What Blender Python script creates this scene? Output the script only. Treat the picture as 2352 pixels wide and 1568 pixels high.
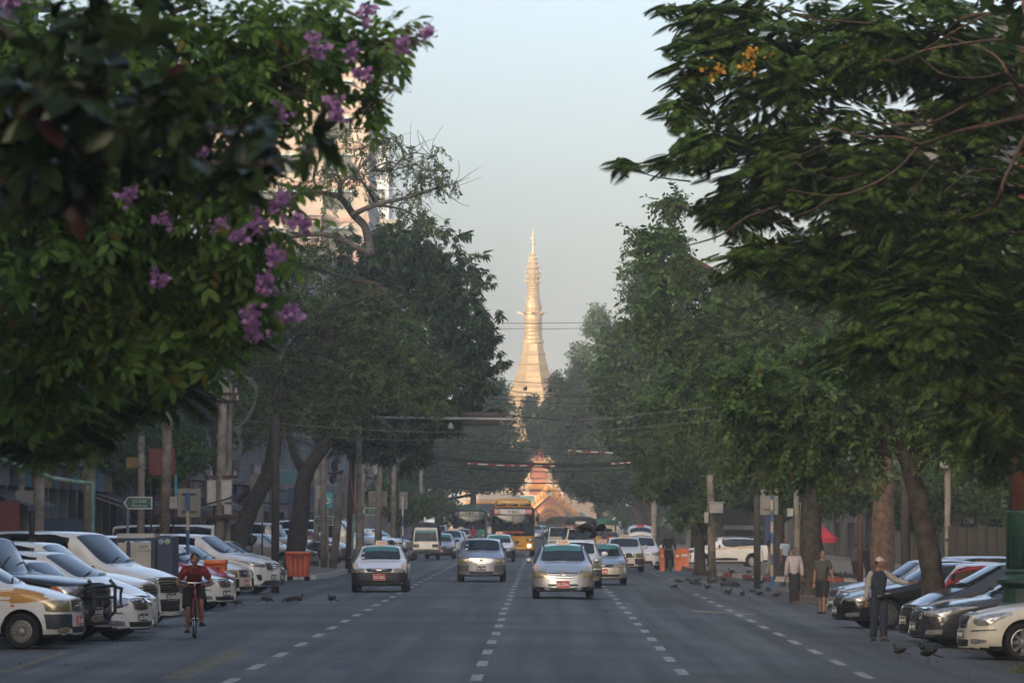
import bpy, bmesh, math, random
import numpy as np
from mathutils import Vector, Matrix, Euler
from mathutils.bvhtree import BVHTree

random.seed(7)
RNG = np.random.default_rng(11)
for _o in list(bpy.data.objects):
    bpy.data.objects.remove(_o)
scene = bpy.context.scene
COL = scene.collection
PI = math.pi

# ------------------------------------------------------------------ camera
F, CU, VH, H = 12413.0, 1245.0, 1192.0, 2.15      # focal length / vanishing point measured on the photo
cam_d = bpy.data.cameras.new('camera')
cam = bpy.data.objects.new('camera', cam_d)
COL.objects.link(cam)
cam.location = (0, 0, H)
cam.rotation_euler = (PI / 2, 0, 0)
cam_d.sensor_width = 36.0
cam_d.lens = 36.0 * F / 2352.0
cam_d.shift_x = (1176 - CU) / 2352.0
cam_d.shift_y = (VH - 784) / 2352.0
cam_d.clip_start = 0.5
cam_d.clip_end = 6000
cam_d.dof.use_dof = True
cam_d.dof.focus_distance = 150
cam_d.dof.aperture_fstop = 5.6
scene.camera = cam

HAZE = 0.00045
# ------------------------------------------------------------------ world + sun
SUN_EL, SUN_AZ = math.radians(14), math.radians(28)      # low morning sun, behind the camera and to the left
SUN_TO = Vector((-math.sin(SUN_AZ) * math.cos(SUN_EL), -math.cos(SUN_AZ) * math.cos(SUN_EL), math.sin(SUN_EL)))
world = bpy.data.worlds.new('World')
scene.world = world
world.use_nodes = True
wn = world.node_tree
sky = wn.nodes.new('ShaderNodeTexSky')
sky.sky_type = 'NISHITA'
sky.sun_disc = False
sky.sun_elevation = SUN_EL
sky.sun_rotation = math.atan2(SUN_TO.x, SUN_TO.y)
sky.air_density = 0.6
sky.dust_density = 5.0
sky.ozone_density = 0.2
bg = wn.nodes['Background']
bg.inputs[1].default_value = .15
wn.links.new(sky.outputs[0], bg.inputs[0])
sun_d = bpy.data.lights.new('sun', 'SUN')
sun_d.energy = 2.0
sun_d.angle = math.radians(0.5)
sun_d.color = (1.0, 0.82, 0.62)
sun = bpy.data.objects.new('sun', sun_d)
COL.objects.link(sun)
sun.rotation_euler = SUN_TO.to_track_quat('Z', 'Y').to_euler()
scene.view_settings.view_transform = 'Standard'
scene.view_settings.look = 'None'
scene.view_settings.exposure = 1.5
scene.view_settings.gamma = 1.0
scene.view_settings.use_curve_mapping = False
scene.cycles.max_bounces = 8
scene.cycles.transparent_max_bounces = 16
scene.cycles.volume_bounces = 1
scene.cycles.use_denoising = True
try:
    scene.cycles.denoiser = 'OPENIMAGEDENOISE'
except Exception:
    pass


# ------------------------------------------------------------------ helpers
def gz(x):
    """height of the ground: the road falls to the right-hand gutter"""
    return -0.035 * min(max(x - 0.5, 0.0), 8.5)


def UX(u, Y):
    return (u - CU) * Y / F


def VZ(v, Y):
    return H - (v - VH) * Y / F


def GP(u, v):
    """ground point seen at photo coordinates u, v"""
    Y = 100.0
    for _ in range(12):
        Y = (H - gz(UX(u, Y))) * F / (v - VH)
    return UX(u, Y), Y


def IP(u, v, Y):
    return Vector((UX(u, Y), Y, VZ(v, Y)))


def link(o, parent=None):
    COL.objects.link(o)
    if parent is not None:
        o.parent = parent
    return o


def tag(o, label=None, cat=None, group=None, kind=None):
    if label: o['label'] = label
    if cat: o['category'] = cat
    if group: o['group'] = group
    if kind: o['kind'] = kind
    return o


def thing(name, label, cat, loc=(0, 0, 0), rz=0.0, group=None):
    o = bpy.data.objects.new(name, None)
    o.empty_display_size = 0.2
    link(o)
    o.location = loc
    o.rotation_euler = (0, 0, rz)
    return tag(o, label, cat, group)


def copy_tree(o, parent=None):
    c = o.copy()
    link(c, parent)
    for ch in list(o.children):
        copy_tree(ch, c)
    return c


def smooth(me, on=True):
    me.polygons.foreach_set('use_smooth', [on] * len(me.polygons))


def mesh_np(name, V, FQ, mat=None, sm=False):
    """mesh from numpy arrays; FQ: (n,k) faces all with k corners"""
    me = bpy.data.meshes.new(name)
    V = np.asarray(V, dtype=np.float32)
    FQ = np.asarray(FQ, dtype=np.int32)
    n, k = FQ.shape
    me.vertices.add(len(V))
    me.vertices.foreach_set('co', V.ravel())
    me.loops.add(n * k)
    me.loops.foreach_set('vertex_index', FQ.ravel())
    me.polygons.add(n)
    me.polygons.foreach_set('loop_start', np.arange(0, n * k, k, dtype=np.int32))
    me.update(calc_edges=True)
    if mat: me.materials.append(mat)
    if sm: smooth(me)
    return me


class MB:
    """collects simple shapes, then links them as one mesh object"""

    def __init__(s):
        s.v, s.f, s.m = [], [], []
        s.mats = []
        s.cur = 0

    def mat(s, m):
        if m not in s.mats: s.mats.append(m)
        s.cur = s.mats.index(m)
        return s

    def add(s, vs, fs):
        b = len(s.v)
        s.v += [tuple(v) for v in vs]
        s.f += [tuple(i + b for i in f) for f in fs]
        s.m += [s.cur] * len(fs)
        return s

    def box(s, c, d, M=None):
        x, y, z = d[0] / 2, d[1] / 2, d[2] / 2
        vs = [Vector((sx * x, sy * y, sz * z)) for sz in (-1, 1) for sy in (-1, 1) for sx in (-1, 1)]
        if M is not None: vs = [M @ v for v in vs]
        c = Vector(c)
        return s.add([v + c for v in vs], [(0, 2, 3, 1), (4, 5, 7, 6), (0, 1, 5, 4), (2, 6, 7, 3), (0, 4, 6, 2), (1, 3, 7, 5)])

    def bx(s, x0, x1, y0, y1, z0, z1):
        return s.box(((x0 + x1) / 2, (y0 + y1) / 2, (z0 + z1) / 2), (abs(x1 - x0), abs(y1 - y0), abs(z1 - z0)))

    def tube(s, pts, r, n=6, cap=True):
        pts = [Vector(p) for p in pts]
        rs = r if isinstance(r, (list, tuple)) else [r] * len(pts)
        vs, fs = [], []
        up = Vector((0.0, 0.0, 1.0))
        prev = None
        for i, p in enumerate(pts):
            t = (pts[min(i + 1, len(pts) - 1)] - pts[max(i - 1, 0)])
            t = t.normalized() if t.length > 1e-9 else up
            if prev is None:
                a = t.orthogonal().normalized()
            else:
                a = (prev - t * prev.dot(t))
                a = a.normalized() if a.length > 1e-6 else t.orthogonal().normalized()
            prev = a
            b = t.cross(a)
            for k in range(n):
                an = 2 * PI * k / n
                vs.append(p + (a * math.cos(an) + b * math.sin(an)) * rs[i])
        for i in range(len(pts) - 1):
            for k in range(n):
                k2 = (k + 1) % n
                fs.append((i * n + k, i * n + k2, (i + 1) * n + k2, (i + 1) * n + k))
        if cap:
            fs.append(tuple(range(n - 1, -1, -1)))
            fs.append(tuple((len(pts) - 1) * n + k for k in range(n)))
        return s.add(vs, fs)

    def lathe(s, prof, n=16, c=(0, 0, 0), axis='z', ph=0.0, M=None):
        vs, fs = [], []
        for (r, h) in prof:
            for k in range(n):
                a = 2 * PI * k / n + ph
                p = (r * math.cos(a), r * math.sin(a), h)
                if axis == 'y': p = (p[0], p[2], p[1])
                if axis == 'x': p = (p[2], p[0], p[1])
                p = Vector(p)
                if M is not None: p = M @ p
                vs.append(p + Vector(c))
        m = len(prof)
        for i in range(m - 1):
            for k in range(n):
                k2 = (k + 1) % n
                q = (i * n + k, i * n + k2, (i + 1) * n + k2, (i + 1) * n + k)
                fs.append(q if axis != 'y' else q[::-1])
        fs.append(tuple(range(n - 1, -1, -1)) if axis != 'y' else tuple(range(n)))
        t = tuple((m - 1) * n + k for k in range(n))
        fs.append(t if axis != 'y' else t[::-1])
        return s.add(vs, fs)

    def ell(s, c, r, nu=10, nv=7, M=None):
        vs, fs = [], []
        for i in range(nv + 1):
            th = PI * i / nv
            for k in range(nu):
                a = 2 * PI * k / nu
                p = Vector((r[0] * math.sin(th) * math.cos(a), r[1] * math.sin(th) * math.sin(a), -r[2] * math.cos(th)))
                if M is not None: p = M @ p
                vs.append(p + Vector(c))
        for i in range(nv):
            for k in range(nu):
                k2 = (k + 1) % nu
                fs.append((i * nu + k, i * nu + k2, (i + 1) * nu + k2, (i + 1) * nu + k))
        return s.add(vs, fs)

    def mesh(s, name, mat=None, sm=False):
        me = bpy.data.meshes.new(name)
        me.from_pydata(s.v, [], s.f)
        ms = s.mats or ([mat] if mat else [])
        for m in ms: me.materials.append(m)
        if s.mats: me.polygons.foreach_set('material_index', s.m)
        if sm: smooth(me)
        me.update()
        return me

    def build(s, name, mat=None, parent=None, sm=False, auto=None):
        me = s.mesh(name, mat, sm)
        if auto:
            me.polygons.foreach_set('use_smooth', [True] * len(me.polygons))
            try: me.set_sharp_from_angle(angle=math.radians(auto))
            except Exception: pass
        return link(bpy.data.objects.new(name, me), parent)


def obj(name, me, parent=None, loc=None, rot=None, scale=None):
    o = link(bpy.data.objects.new(name, me), parent)
    if loc is not None: o.location = loc
    if rot is not None: o.rotation_euler = rot
    if scale is not None: o.scale = scale if hasattr(scale, '__len__') else (scale,) * 3
    return o


TMP = bpy.data.scenes.new('workbench')      # evaluates single shapes quickly; removed at the end


def evaluated(o):
    dg = TMP.view_layers[0].depsgraph
    TMP.view_layers[0].update()
    return bpy.data.meshes.new_from_object(o.evaluated_get(TMP.view_layers[0].depsgraph), preserve_all_data_layers=False, depsgraph=TMP.view_layers[0].depsgraph)


def text_mesh(body, size, ext=0.002, name='lettering', mat=None, width=None, align='CENTER', bold=0.0):
    cu = bpy.data.curves.new(name, 'FONT')
    cu.body = body
    cu.size = size
    cu.align_x = align
    cu.align_y = 'CENTER'
    cu.extrude = ext
    cu.offset = bold
    cu.resolution_u = 2
    o = bpy.data.objects.new(name, cu)
    TMP.collection.objects.link(o)
    me = evaluated(o)
    bpy.data.objects.remove(o)
    me.name = name
    if width and len(me.vertices):
        co = np.empty(len(me.vertices) * 3, dtype=np.float32)
        me.vertices.foreach_get('co', co)
        co = co.reshape(-1, 3)
        w = np.ptp(co[:, 0])
        if w > 0: co[:, 0] *= width / w
        co[:, 0] -= (co[:, 0].max() + co[:, 0].min()) / 2
        me.vertices.foreach_set('co', co.ravel())
    me.materials.clear()
    if mat: me.materials.append(mat)
    return me


# ------------------------------------------------------------------ materials
MAT = {}


def nodes_of(name):
    m = bpy.data.materials.new(name)
    m.use_nodes = True
    return m, m.node_tree, m.node_tree.nodes['Principled BSDF']


def pbr(name, col, rough=0.6, metal=0.0, noise=0.12, nscale=8.0, bump=0.0, coat=0.0, spec=0.5, emit=None, col2=None, detail=4.0, dirt=0.0):
    if name in MAT: return MAT[name]
    m, nt, b = nodes_of(name)
    b.inputs['Roughness'].default_value = rough
    b.inputs['Metallic'].default_value = metal
    b.inputs['Specular IOR Level'].default_value = spec
    b.inputs['Coat Weight'].default_value = coat
    b.inputs['Coat Roughness'].default_value = 0.08
    c = (*col, 1.0)
    tc = nt.nodes.new('ShaderNodeTexCoord')
    nz = nt.nodes.new('ShaderNodeTexNoise')
    nz.inputs['Scale'].default_value = nscale
    nz.inputs['Detail'].default_value = detail
    nz.inputs['Roughness'].default_value = 0.62
    nt.links.new(tc.outputs['Object'], nz.inputs['Vector'])
    rmp = nt.nodes.new('ShaderNodeValToRGB')
    lo = tuple(max(0.0, x * (1 - 2.2 * noise)) for x in col)
    hi = tuple(min(1.0, x * (1 + 1.2 * noise)) for x in (col2 or col))
    rmp.color_ramp.elements[0].position = 0.30
    rmp.color_ramp.elements[1].position = 0.72
    rmp.color_ramp.elements[0].color = (*lo, 1)
    rmp.color_ramp.elements[1].color = (*hi, 1)
    nt.links.new(nz.outputs[0], rmp.inputs[0])
    out = rmp.outputs[0]
    nt.links.new(out, b.inputs['Base Color'])
    rr = nt.nodes.new('ShaderNodeMapRange')
    rr.inputs[3].default_value = max(0.02, rough - 0.08)
    rr.inputs[4].default_value = min(1.0, rough + 0.10)
    nt.links.new(nz.outputs[0], rr.inputs[0])
    nt.links.new(rr.outputs[0], b.inputs['Roughness'])
    if bump > 0:
        bp = nt.nodes.new('ShaderNodeBump')
        bp.inputs['Strength'].default_value = bump
        bp.inputs['Distance'].default_value = 0.02
        nz2 = nt.nodes.new('ShaderNodeTexNoise')
        nz2.inputs['Scale'].default_value = nscale * 4
        nz2.inputs['Detail'].default_value = 5
        nt.links.new(tc.outputs['Object'], nz2.inputs['Vector'])
        nt.links.new(nz2.outputs[0], bp.inputs['Height'])
        nt.links.new(bp.outputs[0], b.inputs['Normal'])
    if emit:
        b.inputs['Emission Color'].default_value = (*emit[:3], 1)
        b.inputs['Emission Strength'].default_value = emit[3]
    MAT[name] = m
    return m


def leaf_mat(name, dark, light, trans=0.35, odd=None, rough=0.5):
    if name in MAT: return MAT[name]
    m, nt, b = nodes_of(name)
    geo = nt.nodes.new('ShaderNodeNewGeometry')
    rmp = nt.nodes.new('ShaderNodeValToRGB')
    e = rmp.color_ramp.elements
    e[0].position, e[0].color = 0.0, (*dark, 1)
    e[1].position, e[1].color = 0.86, (*light, 1)
    if odd:
        x = e.new(0.93); x.color = (*light, 1)
        x = e.new(0.97); x.color = (*odd, 1)
    nt.links.new(geo.outputs['Random Per Island'], rmp.inputs[0])
    nt.links.new(rmp.outputs[0], b.inputs['Base Color'])
    b.inputs['Roughness'].default_value = rough
    b.inputs['Specular IOR Level'].default_value = 0.25
    tr = nt.nodes.new('ShaderNodeBsdfTranslucent')
    hs = nt.nodes.new('ShaderNodeHueSaturation')
    hs.inputs['Hue'].default_value = 0.485
    hs.inputs['Value'].default_value = 1.25
    nt.links.new(rmp.outputs[0], hs.inputs['Color'])
    nt.links.new(hs.outputs[0], tr.inputs[0])
    mx = nt.nodes.new('ShaderNodeMixShader')
    mx.inputs[0].default_value = trans
    out = nt.nodes['Material Output']
    nt.links.new(b.outputs[0], mx.inputs[1])
    nt.links.new(tr.outputs[0], mx.inputs[2])
    nt.links.new(mx.outputs[0], out.inputs[0])
    MAT[name] = m
    return m


def paint(name, col, metal=0.0, rough=0.28, dirt=0.25):
    """car paint: clear coat with patchy dust"""
    key = 'paint_' + name
    if key in MAT: return MAT[key]
    m, nt, b = nodes_of(key)
    tc = nt.nodes.new('ShaderNodeTexCoord')
    nz = nt.nodes.new('ShaderNodeTexNoise')
    nz.inputs['Scale'].default_value = 3.0
    nz.inputs['Detail'].default_value = 6
    nt.links.new(tc.outputs['Object'], nz.inputs['Vector'])
    mu = nt.nodes.new('ShaderNodeMapRange')
    mu.inputs[1].default_value = 0.35
    mu.inputs[2].default_value = 0.75
    nt.links.new(nz.outputs[0], mu.inputs[0])
    mu2 = nt.nodes.new('ShaderNodeMath'); mu2.operation = 'MULTIPLY'
    mu2.inputs[1].default_value = dirt * 0.9
    nt.links.new(mu.outputs[0], mu2.inputs[0])
    mx = nt.nodes.new('ShaderNodeMixRGB')
    mx.inputs[1].default_value = (*col, 1)
    mx.inputs[2].default_value = (0.20, 0.17, 0.13, 1)
    nt.links.new(mu2.outputs[0], mx.inputs[0])
    nt.links.new(mx.outputs[0], b.inputs['Base Color'])
    b.inputs['Metallic'].default_value = metal
    b.inputs['Roughness'].default_value = rough
    b.inputs['Coat Weight'].default_value = 0.6
    b.inputs['Coat Roughness'].default_value = 0.06
    MAT[key] = m
    return m


def glass_mat():
    """dark car glass seen from outside: glossy, a lighter tinted band does not change with the viewer"""
    m = pbr('car_glass', (0.014, 0.022, 0.026), 0.04, 0.0, 0.3, 2.5, spec=0.5)
    return m


M_GLASS = glass_mat()
M_TINT = pbr('windscreen_tint', (0.05, 0.20, 0.19), 0.08, 0, 0.05)
M_BLACK = pbr('black_plastic', (0.016, 0.017, 0.018), 0.55, 0, 0.2)
M_RUB = pbr('tyre_rubber', (0.014, 0.014, 0.015), 0.85, 0, 0.3, 20)
M_CHROME = pbr('chrome_trim', (0.62, 0.62, 0.62), 0.16, 1.0, 0.05)
M_ALLOY = pbr('alloy_wheel', (0.42, 0.42, 0.43), 0.32, 0.9, 0.1)
M_STEELW = pbr('steel_wheel', (0.33, 0.32, 0.30), 0.45, 0.7, 0.15)
M_LAMP = pbr('headlight_clear', (0.42, 0.42, 0.40), 0.10, 0.55, 0.25, 14, coat=0.8)
M_LAMPY = pbr('headlight_aged', (0.34, 0.29, 0.16), 0.16, 0.35, 0.22, 10, coat=0.8)
M_ORANGE_L = pbr('indicator_orange', (0.55, 0.15, 0.02), 0.2, 0, 0.1, coat=0.5)
M_RED_L = pbr('tail_lamp_red', (0.42, 0.012, 0.012), 0.15, 0, 0.1, coat=0.6)
M_PL_RED = pbr('plate_red', (0.52, 0.035, 0.03), 0.45, 0, 0.08)
M_PL_BLK = pbr('plate_black', (0.02, 0.02, 0.02), 0.45, 0, 0.08)
M_PL_TXT = pbr('plate_lettering', (0.72, 0.70, 0.66), 0.5, 0, 0.03)
M_YEL = paint('taxi_yellow', (0.55, 0.26, 0.02), 0.0, 0.3, 0.2)
M_UNDER = pbr('underbody', (0.010, 0.010, 0.010), 0.9, 0, 0.2)
M_GREYPL = pbr('grey_plastic', (0.06, 0.06, 0.065), 0.5, 0, 0.15)
M_STICK = pbr('paper_white', (0.66, 0.70, 0.66), 0.6, 0, 0.05)
# ------------------------------------------------------------------ cars
def lerp(a, b, t):
    return a + (b - a) * t


class CarType:
    """body cage -> subdivided closed shell with wheel wells cut out -> split into parts; details are laid on the shell"""

    def __init__(s, key, L, W, Hh, hz0, cowl, rf, rr, rb, belt, wheel_d, wb, r, gc=0.20, lampz=None, roofw=0.72,
                 trunk=None, rake=0.10, nsides=3, quarter=True, bow=0.07, hoodw=0.80, tailz=None, pillars=None, round_nose=0.80):
        s.key, s.L, s.W, s.H, s.r, s.wb, s.gc = key, L, W, Hh, r, wb, gc
        s.w = W / 2
        s.xf = L / 2
        w, xf = s.w, s.xf
        X = lambda d: xf - d
        s.wx = (X(wheel_d), X(wheel_d + wb))
        cd, cz = cowl
        bd, bz = rb
        b0, b1 = belt
        s.cowl, s.hz0, s.belt, s.rf, s.rr, s.rb = cowl, hz0, belt, rf, rr, rb
        zb = gc
        st = []
        # every station: (x_low, x_belt, x_up, z_mid, z_belt, up points [(y,z,x shift)..3], low scale)
        def ring(xl, xb, xu, ky, zm, zbelt, up, zlow=zb, ym=1.0, yb=0.96):
            P = [(xl, 0, zlow), (xl, .84 * w * ky, zlow), (xl, .965 * w * ky, zlow + .10), (lerp(xl, xb, .5), w * ky * ym, zm), (xb, yb * w * ky, zbelt)]
            for (y, z, dx) in up: P.append((xu + dx, y, z))
            return [Vector(p) for p in P]
        hw = hoodw * w
        mid = .55 * hz0
        hm = lerp(hz0, cz, .55) + .035
        hd = lerp(.22, cd, .55)
        k0 = round_nose
        st.append(ring(xf - .03, xf - .03 - rake * .3, xf - rake, k0, mid, hz0 * .86, [(hw * k0, hz0 * .955, 0), (hw * .5 * k0, hz0 * .975, .02), (0, hz0 * .98, .03)], zb + .03, 1.0, .94))
        st.append(ring(xf - .20, xf - .22, xf - .24 - rake * .4, .975, mid, hz0 * .93, [(hw * .97, hz0, 0), (hw * .5, hz0 + .02, .03), (0, hz0 + .03, .05)]))
        st.append(ring(X(hd), X(hd), X(hd), 1.0, lerp(mid, b0 * .6, .6), lerp(hz0 * .95, b0, .6), [(hw, hm - .015, 0), (hw * .55, hm + .012, 0), (0, hm + .02, 0)]))
        st.append(ring(X(cd + .02), X(cd + .02), X(cd), 1.0, b0 * .60, b0, [(.80 * w, cz, -.16), (.45 * w, cz + .01, -.02), (0, cz + .015, .03)]))
        rw = roofw * w
        def roof(x, z, k=1.0): return [(rw * k, z - .055, 0), (rw * .6 * k, z - .012, 0), (0, z, 0)]
        # side window stations
        n = nsides
        ds = pillars or [lerp(rf + .15, rr, i / n) for i in range(n)] 
        s.win = []
        s.roof0 = len(st)
        for i, d in enumerate(ds):
            t = (d - ds[0]) / max(.01, (bd - ds[0]))
            zb_ = lerp(b0, b1, t)
            zz = Hh - (.03 if i == 0 else 0)
            xb = X(max(d, cd + .55 if i == 0 else d))
            st.append(ring(xb, xb, X(d if i else rf), 1.0, zb_ * .58, zb_, roof(0, zz, .96 if i == 0 else 1.0)))
        st.append(ring(X(lerp(rr, bd, .30)), X(lerp(rr, bd, .35)), X(rr), 1.0, b1 * .58, b1, roof(0, Hh - .03, .97)))
        s.roof1 = len(st) - 1
        st.append(ring(X(lerp(rr, bd, .85)), X(bd - .05), X(bd), .985, b1 * .58, b1 * 1.0, [(.78 * w, bz, .12), (.45 * w, bz + .005, .03), (0, bz + .01, 0)]))
        tz = trunk if trunk else bz - .10
        st.append(ring(-xf + .10, -xf + .12, min(X(bd) - .04, -xf + .16), .965, b1 * .56, tz * .93, [(.74 * w, tz - .02, 0), (.42 * w, tz, -.02), (0, tz + .005, -.03)]))
        st.append(ring(-xf + .02, -xf + .04, -xf + .07, .84, b1 * .54, tz * .84, [(.66 * w, tz * .92, 0), (.36 * w, tz * .93, -.01), (0, tz * .935, -.02)], zb + .05))
        s.st = st
        s._shell(bow, quarter)
        s.parts = []     # (name, mesh, paintable, parent index or None)

    def _shell(s, bow, quarter):
        bm = bmesh.new()
        lay = bm.faces.layers.int.new('part')
        cr = bm.edges.layers.float.new('crease_edge')
        cv = bm.verts.layers.float.new('crease_vert')
        ns = len(s.st)
        R, Lf = [], []
        for ring in s.st:
            rr_, ll_ = [], []
            for j, p in enumerate(ring):
                v = bm.verts.new(p)
                rr_.append(v)
                ll_.append(v if j in (0, 7) else bm.verts.new((p.x, -p.y, p.z)))
            R.append(rr_)
            Lf.append(ll_)
        # part codes: 0 body, 2 windscreen, 3 rear window, 4.. side windows
        s.codes = {2: 'windscreen', 3: 'rear_window'}
        nxt = 4
        frames = {}
        for i in range(ns - 1):
            for j in range(7):
                code = 0
                if i == s.roof0 - 1 and j >= 5: code = 2
                elif i == s.roof1 and j >= 5: code = 3
                elif j == 4 and s.roof0 - 1 <= i <= s.roof1 and (i > s.roof0 - 1) and (i < s.roof1 or quarter):
                    code = -1
                for (A, sgn) in ((R, 1), (Lf, -1)):
                    q = (A[i][j], A[i + 1][j], A[i + 1][j + 1], A[i][j + 1])
                    if sgn > 0: q = q[::-1]
                    f = bm.faces.new(q)
                    c = code
                    if code == -1:
                        c = nxt
                        s.codes[c] = 'side_window'
                        nxt += 1
                    f[lay] = c
                    if c >= 2: frames.setdefault(c, []).append(f)
        for (i, sg, bw) in ((0, 1, bow), (ns - 1, -1, bow * .7)):
            cs = [R[i][0]]
            for j in range(1, 7):
                p = s.st[i][j]
                cs.append(bm.verts.new((p.x + sg * bw, 0, p.z + (0.01 if j > 4 else 0))))
            cs.append(R[i][7])
            for j in range(7):
                for A, sgn in ((R, 1), (Lf, -1)):
                    q = [cs[j], A[i][j], A[i][j + 1], cs[j + 1]]
                    q = [v for k, v in enumerate(q) if v not in q[:k]]
                    if sgn * sg < 0: q = q[::-1]
                    bm.faces.new(q)
        bmesh.ops.recalc_face_normals(bm, faces=bm.faces)
        for A in (R, Lf):
            for i in range(s.roof0, s.roof1 + 1):
                for j in (4, 5):
                    e = bm.edges.get((A[i][j], A[i + 1][j])) if i + 1 < ns else None
                    if e: e[cr] = .75
            for i in (s.roof0, s.roof1 + (1 if quarter else 0)):
                e = bm.edges.get((A[i][4], A[i][5]))
                if e: e[cr] = .8
        # crisp edges along bonnet shut line and sills
        for A in (R, Lf):
            for i in range(0, s.roof0 - 1):
                e = bm.edges.get((A[i][4], A[i + 1][4]))
                if e: e[cr] = .25
                e = bm.edges.get((A[i][1], A[i + 1][1]))
                if e: e[cr] = .5
        for c, fs in frames.items():
            th = .05 if c == 2 else (.06 if c == 3 else .030)
            if c < 4:
                r_ = bmesh.ops.inset_region(bm, faces=fs, thickness=th, depth=-.004, use_even_offset=True)
            else:
                r_ = bmesh.ops.inset_individual(bm, faces=fs, thickness=th, depth=-.006, use_even_offset=True)
            for f in r_['faces']: f[lay] = 1 if c >= 4 else 0
            for f in fs:
                for e in f.edges:
                    if c >= 4 or any(x not in fs for x in e.link_faces): e[cr] = .9
                for v in f.verts:
                    if c >= 4 or abs(v.co.y) > .25: v[cv] = .8
        me = bpy.data.meshes.new(s.key)
        for f in bm.faces: f.material_index = f[lay] + 1
        bm.to_mesh(me)
        bm.free()
        for k in range(32): me.materials.append(M_BLACK)
        o = bpy.data.objects.new('tmp', me)
        TMP.collection.objects.link(o)
        md = o.modifiers.new('s', 'SUBSURF')
        md.levels = md.render_levels = 2
        # wheel wells
        cb = MB()
        for x in s.wx:
            for sg in (1, -1):
                cb.lathe([(s.r + .065, 0), (s.r + .065, .45)], 24, (x, sg * (s.w - .24) if sg > 0 else -(s.w - .24) - .45, s.r + .01), 'y')
        cme = cb.mesh('cut', None)
        for k in range(32): cme.materials.append(M_BLACK)
        cme.polygons.foreach_set('material_index', [0] * len(cme.polygons))
        bm2 = bmesh.new(); bm2.from_mesh(cme); bmesh.ops.recalc_face_normals(bm2, faces=bm2.faces); bm2.to_mesh(cme); bm2.free()
        co = bpy.data.objects.new('cut', cme)
        TMP.collection.objects.link(co)
        mb = o.modifiers.new('b', 'BOOLEAN')
        mb.operation = 'DIFFERENCE'
        mb.solver = 'EXACT'
        mb.object = co
        ev = evaluated(o)
        bpy.data.objects.remove(o)
        bpy.data.objects.remove(co)
        s.ev = ev
        vs = [v.co.copy() for v in ev.vertices]
        s.bvh = BVHTree.FromPolygons(vs, [tuple(p.vertices) for p in ev.polygons])
        # split
        groups = {}
        for p in ev.polygons:
            mi = p.material_index
            c = p.center
            if mi == 0: mi = 200 + (c.x > 0) + 2 * (c.y > 0)
            elif mi == 2: mi = 300 + (c.y > 0)
            elif mi == 1 and p.normal.z < -.6 and c.z < s.gc + .14: mi = 400
            groups.setdefault(mi, []).append(tuple(p.vertices))
        s.shell = {}
        for mi, fs in groups.items():
            used = {}
            nf = []
            for f in fs:
                nf.append(tuple(used.setdefault(i, len(used)) for i in f))
            vv = [None] * len(used)
            for k, i in used.items(): vv[i] = vs[k]
            m = bpy.data.meshes.new(s.key)
            m.from_pydata([tuple(v) for v in vv], [], nf)
            smooth(m)
            s.shell[mi] = m

    # --- laying details on the shell
    def front(s, t, z, yc=None):
        """unrolled front: |t| beyond yc runs round the corner along the flank"""
        yc = yc or s.w * .86
        sg = 1 if t >= 0 else -1
        a = abs(t)
        if a <= yc:
            h = s.bvh.ray_cast(Vector((9, t, z)), Vector((-1, 0, 0)))
        else:
            h0 = s.bvh.ray_cast(Vector((9, sg * yc, z)), Vector((-1, 0, 0)))
            xh = h0[0].x if h0[0] else s.xf - .2
            h = s.bvh.ray_cast(Vector((xh - (a - yc), sg * 9, z)), Vector((0, -sg, 0)))
        if h[0] is None:
            h = s.bvh.find_nearest(Vector((s.xf, t, z)))
        return h[0], h[1]

    def rear(s, t, z, yc=None):
        yc = yc or s.w * .86
        sg = 1 if t >= 0 else -1
        a = abs(t)
        if a <= yc:
            h = s.bvh.ray_cast(Vector((-9, t, z)), Vector((1, 0, 0)))
        else:
            h0 = s.bvh.ray_cast(Vector((-9, sg * yc, z)), Vector((1, 0, 0)))
            xh = h0[0].x if h0[0] else -s.xf + .2
            h = s.bvh.ray_cast(Vector((xh + (a - yc), sg * 9, z)), Vector((0, -sg, 0)))
        if h[0] is None:
            h = s.bvh.find_nearest(Vector((-s.xf, t, z)))
        return h[0], h[1]

    def side(s, x, z, sg):
        h = s.bvh.ray_cast(Vector((x, sg * 9, z)), Vector((0, -sg, 0)))
        if h[0] is None or (z < s.belt[1] + .05 and abs(h[0].y) < s.w * .78): h = s.bvh.find_nearest(Vector((x, sg * s.w, z)))
        return h[0], h[1]

    def top(s, x, y):
        h = s.bvh.ray_cast(Vector((x, y, 9)), Vector((0, 0, -1)))
        if h[0] is None: h = s.bvh.find_nearest(Vector((x, y, s.H)))
        return h[0], h[1]

    def patch(s, fn, top, bot, n=8, m=4, off=.008, bulge=0.0, inset=.02):
        """surface between two curves given in the projection's own coordinates"""
        def at(c, t):
            d = [0.0]
            for i in range(len(c) - 1): d.append(d[-1] + math.dist(c[i], c[i + 1]))
            t *= d[-1]
            for i in range(len(c) - 1):
                if t <= d[i + 1] + 1e-9:
                    k = (t - d[i]) / max(1e-9, d[i + 1] - d[i])
                    return (lerp(c[i][0], c[i + 1][0], k), lerp(c[i][1], c[i + 1][1], k))
            return c[-1]
        V, N = [], []
        for a in range(n + 1):
            p, q = at(top, a / n), at(bot, a / n)
            for b in range(m + 1):
                t = b / m
                h, nn = fn(lerp(p[0], q[0], t), lerp(p[1], q[1], t))
                e = math.sin(PI * a / n) * math.sin(PI * t)
                V.append(h + nn * (off + bulge * e))
                N.append(nn)
        Fs = []
        w = m + 1
        for a in range(n):
            for b in range(m):
                Fs.append((a * w + b, a * w + b + 1, (a + 1) * w + b + 1, (a + 1) * w + b))
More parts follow.
